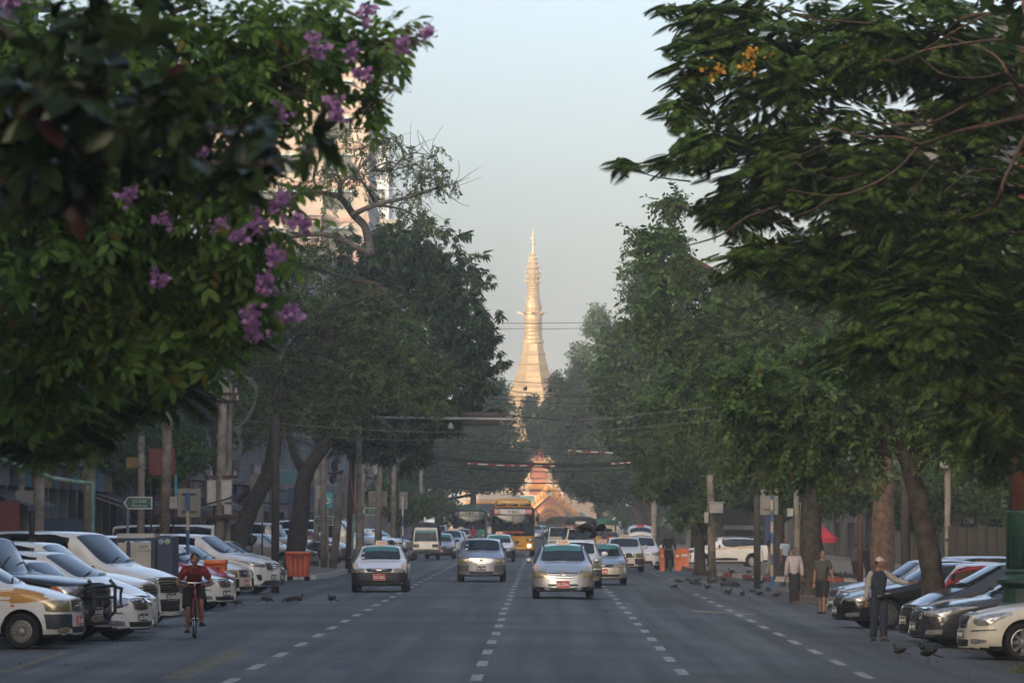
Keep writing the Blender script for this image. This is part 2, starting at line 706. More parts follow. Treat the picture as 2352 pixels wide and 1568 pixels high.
        rim = [b for b in range(w)] + [a * w + m for a in range(1, n + 1)] + [n * w + b for b in range(m - 1, -1, -1)] + [a * w for a in range(n - 1, 0, -1)]
        base = len(V)
        for i in rim: V.append(V[i] - N[i] * (off + inset))
        k = len(rim)
        for i in range(k):
            Fs.append((rim[i], base + i, base + (i + 1) % k, rim[(i + 1) % k]))
        return V, Fs

    def lay(s, name, mat, fn, top, bot, paintable=False, parent=None, n=8, m=4, off=.008, bulge=0.0, flat=False):
        V, Fs = s.patch(fn, top, bot, n, m, off, bulge)
        me = bpy.data.meshes.new(name)
        me.from_pydata([tuple(v) for v in V], [], Fs)
        bm = bmesh.new(); bm.from_mesh(me); bmesh.ops.recalc_face_normals(bm, faces=bm.faces); bm.to_mesh(me); bm.free()
        smooth(me)
        try: me.set_sharp_from_angle(angle=math.radians(50))
        except Exception: pass
        me.materials.append(mat)
        s.parts.append((name, me, paintable, parent, None))
        return len(s.parts) - 1

    def both(s, name, mat, fn, top, bot, **k):
        r = []
        for sg in (1, -1):
            if fn == 'front': g = lambda a, b, sg=sg: s.front(sg * a, b)
            elif fn == 'rear': g = lambda a, b, sg=sg: s.rear(sg * a, b)
            elif fn == 'top': g = lambda a, b, sg=sg: s.top(a, sg * b)
            else: g = lambda a, b, sg=sg: s.side(a, b, sg)
            r.append(s.lay(name, mat, g, top, bot, **k))
        return r

    def addmb(s, name, mb, mat=None, paintable=False, parent=None, sm=True, auto=40):
        me = mb.mesh(name, mat, sm)
        try: me.set_sharp_from_angle(angle=math.radians(auto))
        except Exception: pass
        s.parts.append((name, me, paintable, parent, None))
        return len(s.parts) - 1

    # --- standard pieces
    def wheels(s, style='alloy', spokes=10, rimr=.66, wd=.20):
        r = s.r
        T = MB().mat(M_RUB)
        prof = [(r * .62, -wd * .42), (r * .90, -wd * .5), (r * .985, -wd * .38), (r, -wd * .2), (r, wd * .2), (r * .985, wd * .38), (r * .90, wd * .5), (r * .62, wd * .42)]
        T.lathe(prof, 28, (0, 0, 0), 'y')
        tme = T.mesh('wheel', None, True)
        try: tme.set_sharp_from_angle(angle=math.radians(45))
        except Exception: pass
        RB = MB()
        rm = M_ALLOY if style == 'alloy' else M_STEELW
        rr = r * rimr
        RB.mat(rm)
        RB.lathe([(rr * 1.0, wd * .42), (rr, wd * .47), (rr * .93, wd * .49), (rr * .90, wd * .36)], 28, (0, 0, 0), 'y')
        if style == 'alloy':
            RB.mat(M_UNDER).lathe([(0.01, wd * .12), (rr * .92, wd * .12)], 24, (0, 0, 0), 'y')
            RB.mat(rm)
            for k in range(spokes):
                a = 2 * PI * k / spokes
                M = Matrix.Rotation(a, 3, 'Y')
                ww = rr * (2.4 / spokes)
                c = M @ Vector((rr * .55, wd * .40, 0))
                RB.box(c, (rr * .80, wd * .16, ww), M)
            RB.lathe([(rr * .26, wd * .30), (rr * .24, wd * .50), (rr * .10, wd * .52), (0.005, wd * .52)], 16, (0, 0, 0), 'y')
        else:
            RB.lathe([(rr * .90, wd * .30), (rr * .80, wd * .44), (rr * .58, wd * .45), (rr * .42, wd * .30), (rr * .30, wd * .30), (rr * .28, wd * .46), (.01, wd * .48)], 28, (0, 0, 0), 'y')
            RB.mat(M_UNDER)
            for k in range(14):
                a = 2 * PI * k / 14
                RB.lathe([(rr * .055, wd * .43), (rr * .055, wd * .462)], 8, (rr * .70 * math.cos(a), 0, rr * .70 * math.sin(a)), 'y')
            for k in range(5):
                a = 2 * PI * k / 5
                RB.lathe([(rr * .05, wd * .28), (rr * .05, wd * .36)], 6, (rr * .36 * math.cos(a), 0, rr * .36 * math.sin(a)), 'y')
        rme = RB.mesh('rim', None, False)
        for x in s.wx:
            for sg in (1, -1):
                M = Matrix.Translation((x, sg * (s.w - wd * .5 - .015), r))
                if sg < 0: M = M @ Matrix.Rotation(PI, 4, 'Z')
                s.parts.append(('wheel', tme, False, None, M))
                s.parts.append(('rim', rme, False, len(s.parts) - 1, None))

    def mirrors(s, mat=None, d=.12, z=None, size=(.09, .20, .14), paintable=True):
        x = s.xf - s.cowl[0] - .42 - d
        z = z or s.belt[0] + .09
        for sg in (1, -1):
            h, n = s.side(x, s.belt[0] - .03, sg)
            b = MB()
            c = Vector((x + .02, sg * (abs(h.y) + .03 + size[1] / 2), z))
            b.ell(c, (size[0] * .62, size[1] * .55, size[2] * .55), 10, 7)
            b.tube([h, c], .022, 6)
            s.addmb('mirror', b, mat or M_BLACK, paintable)

    def wipers(s):
        b = MB()
        cd, cz = s.cowl
        x0 = s.xf - cd - .08
        for y0, y1 in ((.10, s.w * .62), (-s.w * .55, -.02)):
            pts = []
            for k in range(5):
                y = lerp(y0, y1, k / 4)
                h, n = s.top(x0 - .02 - .10 * (k / 4), y)
                pts.append(h + n * .02)
            b.tube(pts, .011, 5)
        s.addmb('wiper', b, M_BLACK)

    def plate(s, z, w=.33, h=.17, kind='red', y=0.0, rear=False):
        p, n = (s.rear if rear else s.front)(y, z)
        s.plate_at = (p.x + (-.03 if rear else .03), y, z, w, h, kind)

    def finish(s, doors=0, handles=True, seam_x=None):
        if doors:
            s.doors(doors)
        return s

    def doors(s, n=2):
        """door skins stand 4 mm proud so that real gaps remain between them"""
        i0 = s.roof0
        xs = [s.st[i0 - 1][4].x - .02] + [s.st[i0 + k][4].x for k in range(1, 1 + n)]
        for k in range(n):
            xa, xb = xs[k] - .008, xs[k + 1] + .008
            zt = s.belt[0] - .02
            zbm = s.gc + .16
            xc = xb
            wxr = s.wx[1] + s.r + .10
            low_b = max(xb, wxr) if k == n - 1 else xb
            for sg in (1, -1):
                g = lambda a, b, sg=sg: s.side(a, b, sg)
                di = s.lay('door', M_BLACK, g, [(xa, zt), (xb, zt + .01)], [(xa, zbm), (low_b, zbm)], paintable=True, n=10, m=6, off=.005)
                hx = xb + .20
                h, nn = s.side(hx, zt - .10, sg)
                b = MB().box(h + nn * .02, (.17, .03, .035))
                s.addmb('handle', b, M_BLACK, True, di)


CARS = {}


def spawn(ct, name, paint_m, label, cat, loc, rz, group=None, glass=None, plate=None, taxi=False, yellow=None, wheels_ok=True,
          rails=False, swap=None, sign_mat=None, skip=()):
    t = thing(name, label, cat, loc, rz, group)
    for mi, me in ct.shell.items():
        nm = 'wheel_well' if 200 <= mi < 210 else ('window_trim' if 300 <= mi < 310 else ('underbody' if mi == 400 else ('body' if mi == 1 else None)))
        if nm is None: nm = ct.codes.get(mi - 1, 'side_window')
        if nm in skip: continue
        mt = {'wheel_well': M_UNDER, 'underbody': M_UNDER, 'body': paint_m, 'window_trim': (swap or {}).get('window_trim', M_BLACK)}.get(nm, glass or M_GLASS)
        if not me.materials: me.materials.append(mt)
        o = obj(nm, me, t)
        o.material_slots[0].link = 'OBJECT'
        o.material_slots[0].material = mt
    made = []
    for (nm, me, pt, par, M) in ct.parts:
        if nm in skip or (nm == 'taxi_panel' and not yellow):
            made.append(None)
            continue
        o = obj(nm, me, made[par] if par is not None and made[par] else t)
        if M is not None: o.matrix_local = M
        m2 = paint_m if pt else (swap or {}).get(nm)
        if nm == 'taxi_panel': m2 = yellow
        if m2:
            o.material_slots[0].link = 'OBJECT'
            o.material_slots[0].material = m2
        made.append(o)
    if hasattr(ct, 'plate_at') and plate is not None:
        x, y, z, w, h, kind = ct.plate_at
        txt, kind = plate
        b = MB().box((x, y, z), (.016, w, h))
        po = b.build('number_plate', M_PL_RED if kind == 'red' else M_PL_BLK, t)
        fr = MB()
        for dy in (-1, 1): fr.box((x + .010, y + dy * (w / 2 - .006), z), (.006, .006, h))
        for dz in (-1, 1): fr.box((x + .010, y, z + dz * (h / 2 - .006)), (.006, w - .02, .006))
        fr.build('plate_rim', M_PL_TXT, po)
        me = text_mesh(txt, h * .62, .002, 'plate_number', M_PL_TXT, width=w * .86, bold=.003)
        o = obj('plate_number', me, po, (x + .011, y, z - .012), (PI / 2, 0, PI / 2))
        me = text_mesh('YGN', h * .2, .0015, 'plate_region', M_PL_TXT)
        obj('plate_region', me, po, (x + .011, y, z + h * .36), (PI / 2, 0, PI / 2))
    if taxi:
        h, n = ct.top(ct.xf - ct.rf - .28, 0)
        b = MB()
        z0 = h.z
        b.add([(h.x + .07, -.19, z0), (h.x + .07, .19, z0), (h.x - .07, .19, z0), (h.x - .07, -.19, z0),
               (h.x + .035, -.16, z0 + .125), (h.x + .035, .16, z0 + .125), (h.x - .035, .16, z0 + .125), (h.x - .035, -.16, z0 + .125)],
              [(0, 1, 5, 4), (1, 2, 6, 5), (2, 3, 7, 6), (3, 0, 4, 7), (4, 5, 6, 7), (3, 2, 1, 0)])
        so = b.build('taxi_sign', sign_mat or pbr('taxi_sign_plastic', (0.66, 0.55, 0.44), 0.35, 0, 0.06), t)
        me = text_mesh('TAXI', .095, .002, 'sign_lettering', pbr('sign_red', (0.5, 0.05, 0.03), 0.5, 0, 0.05), width=.25, bold=.002)
        obj('sign_lettering', me, so, (h.x + .057, 0, z0 + .055), (PI / 2 - .27, 0, PI / 2))
    if rails:
        for sg in (1, -1):
            pts = []
            for k in range(9):
                x = lerp(ct.xf - ct.rf - .12, ct.xf - ct.rr + .1, k / 8)
                h, n = ct.top(x, sg * ct.st[ct.roof0 + 1][5].y * .90)
                pts.append(h + Vector((0, 0, .012 if k in (0, 8) else .055)))
            MB().tube(pts, .018, 6).build('roof_rail', M_BLACK, t, True)
    return t


def std_front(c, lamp_top, lamp_bot, lampm, grille=None, grm=None, bars=0, bump=None, bumpm=None, intake=None, fog=None, fogm=None, emblem=None, ind=None):
    L_ = c.both('headlight', lampm, 'front', lamp_top, lamp_bot, n=10, m=5, off=.010, bulge=.012)
    if ind:
        c.both('indicator', M_ORANGE_L, 'front', ind[0], ind[1], n=4, m=3, off=.012)
    if grille:
        f = lambda a, b: c.front(a, b)
        gi = c.lay('grille', grm or M_BLACK, f, grille[0], grille[1], n=12, m=3, off=.012)
        for k in range(bars):
            t = (k + .5) / bars
            tp = [(lerp(p[0], q[0], t), lerp(p[1], q[1], t) + .010) for p, q in zip(grille[0], grille[1])]
            bt = [(lerp(p[0], q[0], t), lerp(p[1], q[1], t) - .010) for p, q in zip(grille[0], grille[1])]
            c.lay('grille_bar', M_CHROME, f, tp, bt, parent=gi, n=12, m=1, off=.024)
        if emblem:
            p, n = c.front(0, emblem)
            b = MB()
            for k in range(18):
                a, a2 = 2 * PI * k / 18, 2 * PI * (k + 1) / 18
                b.tube([p + Vector((.045, .075 * math.cos(a), .05 * math.sin(a))), p + Vector((.045, .075 * math.cos(a2), .05 * math.sin(a2)))], .009, 5, False)
            b.ell(p + Vector((.045, 0, 0)), (.012, .035, .024), 10, 6)
            c.addmb('emblem', b, M_CHROME, parent=gi)
    if bump:
        c.lay('bumper', bumpm or M_BLACK, lambda a, b: c.front(a, b), bump[0], bump[1], n=24, m=5, off=.02)
    if intake:
        c.lay('air_intake', M_BLACK, lambda a, b: c.front(a, b), intake[0], intake[1], n=12, m=3, off=.006)
    if fog:
        y, z, rr = fog
        c.both('fog_light', fogm or M_LAMP, 'front', [(y - rr, z + rr * .3), (y, z + rr), (y + rr, z + rr * .3)], [(y - rr, z - rr * .3), (y, z - rr), (y + rr, z - rr * .3)], n=6, m=3, off=.012)
def sidepanel(c, pts_top, pts_bot, name='taxi_panel', mat=None):
    c.both(name, mat or M_YEL, 'side', pts_top, pts_bot, n=14, m=4, off=.0045)


def wing(c, y0=.70, y1=.80):
    w = c.w
    c.both('taxi_panel', M_YEL, 'top', [(c.xf - .42, y0 * w), (c.xf - .75, (y0 + .03) * w), (c.xf - c.cowl[0] + .02, y1 * w)], [(c.xf - .42, .90 * w), (c.xf - .75, .93 * w), (c.xf - c.cowl[0]  - .03, .945 * w)], n=14, m=8, off=.016)


def strip(c, d=.13):
    c.lay('sun_strip', M_TINT, lambda a, b: c.front(a, b, 9), [(-c.w * .56, c.H - .085), (0, c.H - .060), (c.w * .56, c.H - .085)], [(-c.w * .60, c.H - .085 - d), (0, c.H - .060 - d), (c.w * .60, c.H - .085 - d)], n=14, m=3, off=.005)


def mk_fielder():
    c = CarType('estate', 4.40, 1.695, 1.49, .76, (1.02, .98), 1.92, 3.85, (4.28, 1.00), (.93, 1.00), .86, 2.60, .305, gc=.19, rake=.14, roofw=.70)
    w = c.w
    std_front(c, [(.47, .77), (.62, .815), (.80, .81), (.98, .79), (1.06, .76)], [(.40, .575), (.60, .56), (.80, .56), (.95, .565), (1.06, .60)], M_LAMPY,
              ([(-.41, .715), (-.20, .73), (0, .755), (.20, .73), (.41, .715)], [(-.33, .575), (-.2, .555), (0, .55), (.2, .555), (.33, .575)]), M_GREYPL, 3, emblem=.68)
    f = lambda a, b: c.front(a, b)
    c.lay('air_intake', M_BLACK, f, [(-.42, .40), (0, .395), (.42, .40)], [(-.40, .345), (0, .34), (.40, .345)], n=10, m=2, off=.006)
    c.lay('lower_intake', M_BLACK, f, [(-.40, .30), (0, .29), (.40, .30)], [(-.36, .245), (0, .235), (.36, .245)], n=10, m=2, off=.006)
    c.both('fog_recess', M_BLACK, 'front', [(.50, .32), (.62, .325), (.80, .335)], [(.50, .255), (.66, .255), (.78, .285)], n=6, m=2, off=.006)
    c.lay('bumper_lip', M_CHROME, f, [(-.80, .285), (-.60, .255), (0, .232), (.60, .255), (.80, .285)], [(-.80, .275), (-.60, .242), (0, .220), (.60, .242), (.80, .275)], n=20, m=1, off=.014)
    sidepanel(c, [(c.xf - .34, .76), (c.xf - .80, .86), (c.xf - 1.05, .93)], [(c.xf - .48, .66), (c.xf - .85, .68), (c.xf - 1.1, .70)])
    c.mirrors()
    c.wipers()
    c.plate(.39, .36, .20)
    wing(c, .76, .84)
    strip(c)
    c.wheels('steel')
    c.doors(2)
    return c


def mk_succeed():
    c = CarType('van_estate', 4.20, 1.69, 1.50, .86, (.92, 1.04), 1.62, 3.85, (4.12, .98), (.98, 1.0), .78, 2.55, .295, gc=.19, rake=.07, roofw=.76, hoodw=.82, round_nose=.90)
    std_front(c, [(.48, .80), (.70, .805), (.90, .80), (1.0, .79)], [(.47, .62), (.70, .615), (.88, .615), (.98, .63)], M_LAMPY,
              ([(-.42, .80), (0, .815), (.42, .80)], [(-.41, .63), (0, .615), (.41, .63)]), M_GREYPL, 5, emblem=.71)
    f = lambda a, b: c.front(a, b)
    c.both('bumper_corner', M_GREYPL, 'front', [(.42, .575), (.70, .58), (1.02, .58)], [(.45, .34), (.70, .33), (.98, .34)], n=10, m=4, off=.014)
    c.lay('air_intake', M_BLACK, f, [(-.42, .37), (0, .365), (.42, .37)], [(-.40, .27), (0, .26), (.40, .27)], n=10, m=2, off=.008)
    c.both('fog_light', M_LAMPY, 'front', [(.56, .36), (.66, .365), (.78, .36)], [(.56, .29), (.66, .285), (.78, .295)], n=5, m=2, off=.02)
    c.lay('bumper_lip', M_CHROME, f, [(-.80, .300), (-.55, .262), (0, .245), (.55, .262), (.80, .300)], [(-.80, .29), (-.55, .250), (0, .232), (.55, .250), (.80, .29)], n=20, m=1, off=.012)
    sidepanel(c, [(c.xf - .30, .835), (c.xf - .60, .905), (c.xf - .95, .97), (c.xf - 1.5, .985)], [(c.xf - .44, .80), (c.xf - .70, .77), (c.xf - 1.02, .75), (c.xf - 1.5, .74)])
    c.both('indicator', M_ORANGE_L, 'side', [(c.xf - .96, .735), (c.xf - .90, .735)], [(c.xf - .96, .70), (c.xf - .90, .70)], n=3, m=2, off=.012)
    c.mirrors()
    c.wipers()
    c.plate(.47, .34, .17)
    wing(c, .80, .86)
    c.wheels('steel', rimr=.62)
    c.doors(2)
    return c


def mk_corona():
    c = CarType('sedan_old', 4.45, 1.69, 1.40, .70, (1.18, .92), 1.95, 3.12, (3.82, .97), (.90, .95), .88, 2.58, .30, gc=.18, rake=.10, trunk=.97, roofw=.70)
    std_front(c, [(.44, .70), (.60, .72), (.80, .715), (1.0, .70)], [(.42, .595), (.62, .585), (.82, .59), (.98, .60)], M_LAMPY,
              ([(-.40, .685), (0, .695), (.40, .685)], [(-.34, .595), (0, .585), (.34, .595)]), M_BLACK, 0,
              bump=([(-1.25, .565), (-.8, .575), (0, .58), (.8, .575), (1.25, .565)], [(-1.20, .27), (-.8, .235), (0, .225), (.8, .235), (1.20, .27)]), bumpm=M_BLACK)
    f = lambda a, b: c.front(a, b)
    c.lay('grille_bar', M_GREYPL, f, [(-.36, .65), (0, .66), (.36, .65)], [(-.36, .635), (0, .645), (.36, .635)], n=8, m=1, off=.02)
    c.lay('grille_badge', M_CHROME, f, [(-.07, .652), (.07, .652)], [(-.07, .630), (.07, .630)], n=3, m=1, off=.03)
    c.lay('air_intake', M_UNDER, f, [(-.60, .35), (0, .35), (.60, .35)], [(-.55, .29), (0, .28), (.55, .29)], n=10, m=2, off=.026)
    sidepanel(c, [(c.xf - .30, .70), (c.xf - .75, .80), (c.xf - 1.15, .885)], [(c.xf - .36, .615), (c.xf - .80, .62), (c.xf - 1.2, .62)])
    c.mirrors(paintable=False)
    c.wipers()
    c.plate(.45, .36, .19)
    wing(c, .74, .82)
    c.wheels('steel')
    c.doors(2)
    strip(c)
    return c


def mk_sedan():
    c = CarType('sedan', 4.75, 1.78, 1.45, .74, (1.35, .95), 2.10, 3.40, (4.05, 1.00), (.93, 1.00), .92, 2.85, .325, gc=.17, rake=.12, trunk=1.02, roofw=.70, bow=.10)
    std_front(c, [(.36, .70), (.55, .745), (.80, .775), (1.12, .79), (1.22, .775)], [(.42, .63), (.60, .605), (.85, .60), (1.08, .64), (1.22, .765)], M_LAMP,
              ([(-.33, .745), (0, .765), (.33, .745)], [(-.26, .555), (0, .535), (.26, .555)]), M_GREYPL, 6, emblem=.70)
    f = lambda a, b: c.front(a, b)
    c.lay('air_intake', M_BLACK, f, [(-.46, .335), (0, .33), (.46, .335)], [(-.42, .25), (0, .24), (.42, .25)], n=10, m=2, off=.006)
    c.both('fog_light', M_LAMP, 'front', [(.58, .345), (.72, .36), (.92, .365)], [(.56, .275), (.72, .27), (.88, .285)], n=6, m=3, off=.008)
    c.mirrors()
    c.wipers()
    c.plate(.41, .36, .15)
    c.wheels('alloy', 15, .70)
    c.doors(2)
    c.both('side_moulding', M_BLACK, 'front', [(.60, .50), (.95, .505), (1.15, .505)], [(.60, .485), (.95, .488), (1.15, .49)], n=6, m=1, off=.014)
    return c


def mk_oldlux():
    c = CarType('sedan_round', 4.70, 1.79, 1.47, .80, (1.25, .98), 2.0, 3.35, (4.0, 1.02), (.95, 1.02), .86, 2.78, .32, gc=.17, rake=.12, trunk=1.03, roofw=.70, bow=.10)
    std_front(c, [(.52, .72), (.70, .80), (.90, .83), (1.04, .80)], [(.50, .66), (.66, .60), (.84, .60), (1.03, .73)], M_LAMP,
              ([(-.36, .80), (0, .82), (.36, .80)], [(-.28, .57), (0, .55), (.28, .57)]), M_GREYPL, 7)
    f = lambda a, b: c.front(a, b)
    c.both('side_moulding', M_GREYPL, 'front', [(.48, .52), (.80, .535), (1.0, .545)], [(.48, .50), (.80, .515), (1.0, .525)], n=6, m=1, off=.014)
    c.both('fog_light', M_LAMP, 'front', [(.50, .37), (.64, .385), (.84, .36)], [(.50, .30), (.64, .28), (.84, .33)], n=6, m=3, off=.012)
    c.lay('air_intake', M_BLACK, f, [(-.40, .36), (0, .36), (.40, .36)], [(-.36, .25), (0, .24), (.36, .25)], n=8, m=2, off=.006)
    c.mirrors()
    c.wipers()
    c.plate(.45, .36, .15)
    c.wheels('alloy', 9, .72)
    c.doors(2)
    return c


def mk_wish():
    c = CarType('people_carrier', 4.55, 1.70, 1.58, .78, (.92, 1.06), 1.86, 4.05, (4.44, 1.02), (.97, 1.05), .88, 2.75, .31, gc=.17, rake=.16, roofw=.68, nsides=3, bow=.10)
    std_front(c, [(.40, .72), (.60, .79), (.85, .86), (1.15, .905)], [(.42, .645), (.62, .645), (.88, .66), (1.12, .80)], M_LAMP,
              ([(-.34, .735), (0, .75), (.34, .735)], [(-.26, .66), (0, .645), (.26, .66)]), M_BLACK, 1)
    f = lambda a, b: c.front(a, b)
    c.lay('air_intake', M_BLACK, f, [(-.40, .36), (0, .36), (.40, .36)], [(-.36, .26), (0, .25), (.36, .26)], n=8, m=2, off=.008)
    c.both('fog_light', M_BLACK, 'front', [(.58, .36), (.66, .385), (.76, .36)], [(.58, .30), (.66, .27), (.76, .30)], n=5, m=3, off=.008)
    c.lay('bumper_lip', M_GREYPL, f, [(-.7, .245), (0, .23), (.7, .245)], [(-.7, .235), (0, .215), (.7, .235)], n=12, m=1, off=.02)
    c.mirrors()
    c.wipers()
    c.plate(.46, .36, .15)
    c.wheels('alloy', 7, .68)
    c.doors(2)
    return c


def mk_elgrand():
    c = CarType('minivan', 4.80, 1.80, 1.92, 1.02, (.98, 1.21), 1.86, 4.62, (4.74, 1.12), (1.10, 1.16), .92, 2.95, .34, gc=.18, rake=.12, roofw=.80, nsides=3, bow=.08, round_nose=.86, pillars=[1.95, 2.55, 3.55])
    std_front(c, [(.40, .97), (.62, .96), (.88, .93), (1.16, .90)], [(.44, .66), (.60, .66), (.86, .72), (1.12, .86)], M_LAMP,
              ([(-.40, .98), (0, .99), (.40, .98)], [(-.38, .68), (0, .67), (.38, .68)]), M_BLACK, 6)
    f = lambda a, b: c.front(a, b)
    c.both('fog_light', M_ALLOY, 'front', [(.66, .46), (.74, .535), (.82, .46)], [(.66, .46), (.74, .385), (.82, .46)], n=8, m=4, off=.012)
    c.lay('air_intake', M_BLACK, f, [(-.40, .55), (0, .55), (.40, .55)], [(-.38, .31), (0, .30), (.38, .31)], n=8, m=3, off=.008)
    for k in range(2):
        z = .40 + .09 * k
        c.lay('intake_bar', M_CHROME, f, [(-.39, z + .015), (0, z + .015), (.39, z + .015)], [(-.39, z), (0, z), (.39, z)], n=8, m=1, off=.018)
    c.both('bumper_lip', M_GREYPL, 'front', [(.30, .285), (.70, .29), (1.05, .30)], [(.30, .27), (.70, .272), (1.05, .28)], n=8, m=1, off=.012)
    c.mirrors(size=(.11, .22, .19), z=1.22, paintable=True)
    c.wipers()
    c.plate(.60, .36, .15)
    c.wheels('alloy', 8, .70)
    c.doors(2)
    return c


def mk_cruiser():
    c = CarType('off_roader', 4.80, 1.93, 1.88, 1.08, (1.45, 1.20), 1.92, 4.55, (4.72, 1.18), (1.17, 1.20), .82, 2.85, .395, gc=.30, rake=.05, roofw=.80, nsides=3, bow=.04, round_nose=.90, hoodw=.80)
    std_front(c, [(.50, 1.0), (.72, 1.0), (.90, .995), (1.10, .99)], [(.50, .81), (.72, .805), (.90, .805), (1.10, .82)], M_LAMP,
              ([(-.47, 1.01), (0, 1.02), (.47, 1.01)], [(-.47, .82), (0, .81), (.47, .82)]), M_BLACK, 3,
              bump=([(-1.35, .74), (-.8, .75), (0, .75), (.8, .75), (1.35, .74)], [(-1.30, .46), (-.8, .40), (0, .38), (.8, .40), (1.30, .46)]), bumpm=pbr('bumper_gloss_black', (.012, .012, .013), .18, 0, .1, coat=.7))
    c.both('indicator', M_ORANGE_L, 'front', [(.99, .985), (1.11, .98)], [(.99, .825), (1.11, .83)], n=3, m=3, off=.018)
    c.both('bumper_lamp', M_LAMP, 'front', [(.40, .62), (.60, .62)], [(.40, .54), (.60, .54)], n=3, m=2, off=.03)
    # bull bar
    b = MB()
    x = c.xf + .14
    for y in (-.46, .46):
        b.tube([(c.xf - .02, y, .42), (x, y, .55), (x, y, 1.0), (x - .10, y, 1.10)], .032, 8)
    b.tube([(x, -.46, 1.0), (x, .46, 1.0)], .028, 8)
    b.tube([(x, -.46, .80), (x, .46, .80)], .028, 8)
    for sg in (1, -1):
        b.tube([(x, sg * .46, .98), (x - .02, sg * .80, .95), (x - .10, sg * .93, .85), (x - .10, sg * .93, .70), (x - .02, sg * .80, .64), (x, sg * .46, .62)], .026, 8)
    c.addmb('bull_bar', b, M_BLACK)
    c.both('arch_flare', M_BLACK, 'side', [(c.xf - .30, .62), (c.xf - .50, .84), (c.xf - .82, .93), (c.xf - 1.15, .84), (c.xf - 1.34, .60)],
           [(c.xf - .40, .62), (c.xf - .56, .77), (c.xf - .82, .855), (c.xf - 1.09, .77), (c.xf - 1.26, .60)], n=16, m=2, off=.04)
    c.mirrors(size=(.12, .24, .22), z=1.30, paintable=True)
    c.wipers()
    c.plate(.56, .36, .15)
    c.wheels('alloy', 6, .60, .26)
    c.doors(2)
    return c


def mk_kia():
    c = CarType('large_mpv', 5.05, 1.95, 1.74, .98, (1.15, 1.14), 2.02, 4.70, (4.95, 1.12), (1.06, 1.14), .95, 3.05, .34, gc=.19, rake=.12, roofw=.76, nsides=3, bow=.10, pillars=[2.1, 2.75, 3.8])
    std_front(c, [(.44, .86), (.65, .895), (.90, .945), (1.18, .99)], [(.42, .78), (.62, .775), (.86, .80), (1.14, .955)], M_LAMP,
              ([(-.42, .90), (0, .92), (.42, .90)], [(-.36, .70), (0, .68), (.36, .70)]), M_BLACK, 4, emblem=None)
    f = lambda a, b: c.front(a, b)
    c.both('fog_recess', M_BLACK, 'front', [(.66, .56), (.74, .575), (.84, .58)], [(.64, .42), (.74, .40), (.80, .44)], n=5, m=3, off=.008)
    c.lay('air_intake', M_BLACK, f, [(-.50, .40), (0, .41), (.50, .40)], [(-.70, .28), (0, .26), (.70, .28)], n=12, m=3, off=.008)
    c.lay('bumper_lip', M_CHROME, f, [(-.85, .30), (0, .262), (.85, .30)], [(-.85, .285), (0, .245), (.85, .285)], n=14, m=1, off=.02)
    c.mirrors(z=1.20, size=(.11, .22, .17))
    c.wipers()
    c.plate(.50, .36, .15)
    c.wheels('alloy', 8, .70)
    c.doors(2)
    return c


def mk_hiace():
    c = CarType('panel_van', 4.70, 1.70, 1.98, .98, (.42, 1.10), 1.12, 4.55, (4.66, 1.10), (1.08, 1.12), .98, 2.57, .32, gc=.20, rake=.10, roofw=.82, nsides=3, bow=.06, round_nose=.88, pillars=[1.25, 1.95, 3.2])
    std_front(c, [(.46, .78), (.66, .79), (.90, .79)], [(.46, .62), (.66, .61), (.88, .63)], M_LAMP,
              ([(-.42, .77), (0, .78), (.42, .77)], [(-.40, .65), (0, .64), (.40, .65)]), M_GREYPL, 2,
              bump=([(-1.2, .55), (-.8, .56), (0, .56), (.8, .56), (1.2, .55)], [(-1.15, .28), (-.8, .25), (0, .24), (.8, .25), (1.15, .28)]), bumpm=M_GREYPL)
    c.mirrors(z=1.22, size=(.10, .18, .22), d=-.1)
    c.wipers()
    c.plate(.42, .34, .17)
    c.wheels('steel')
    c.doors(2)
    return c


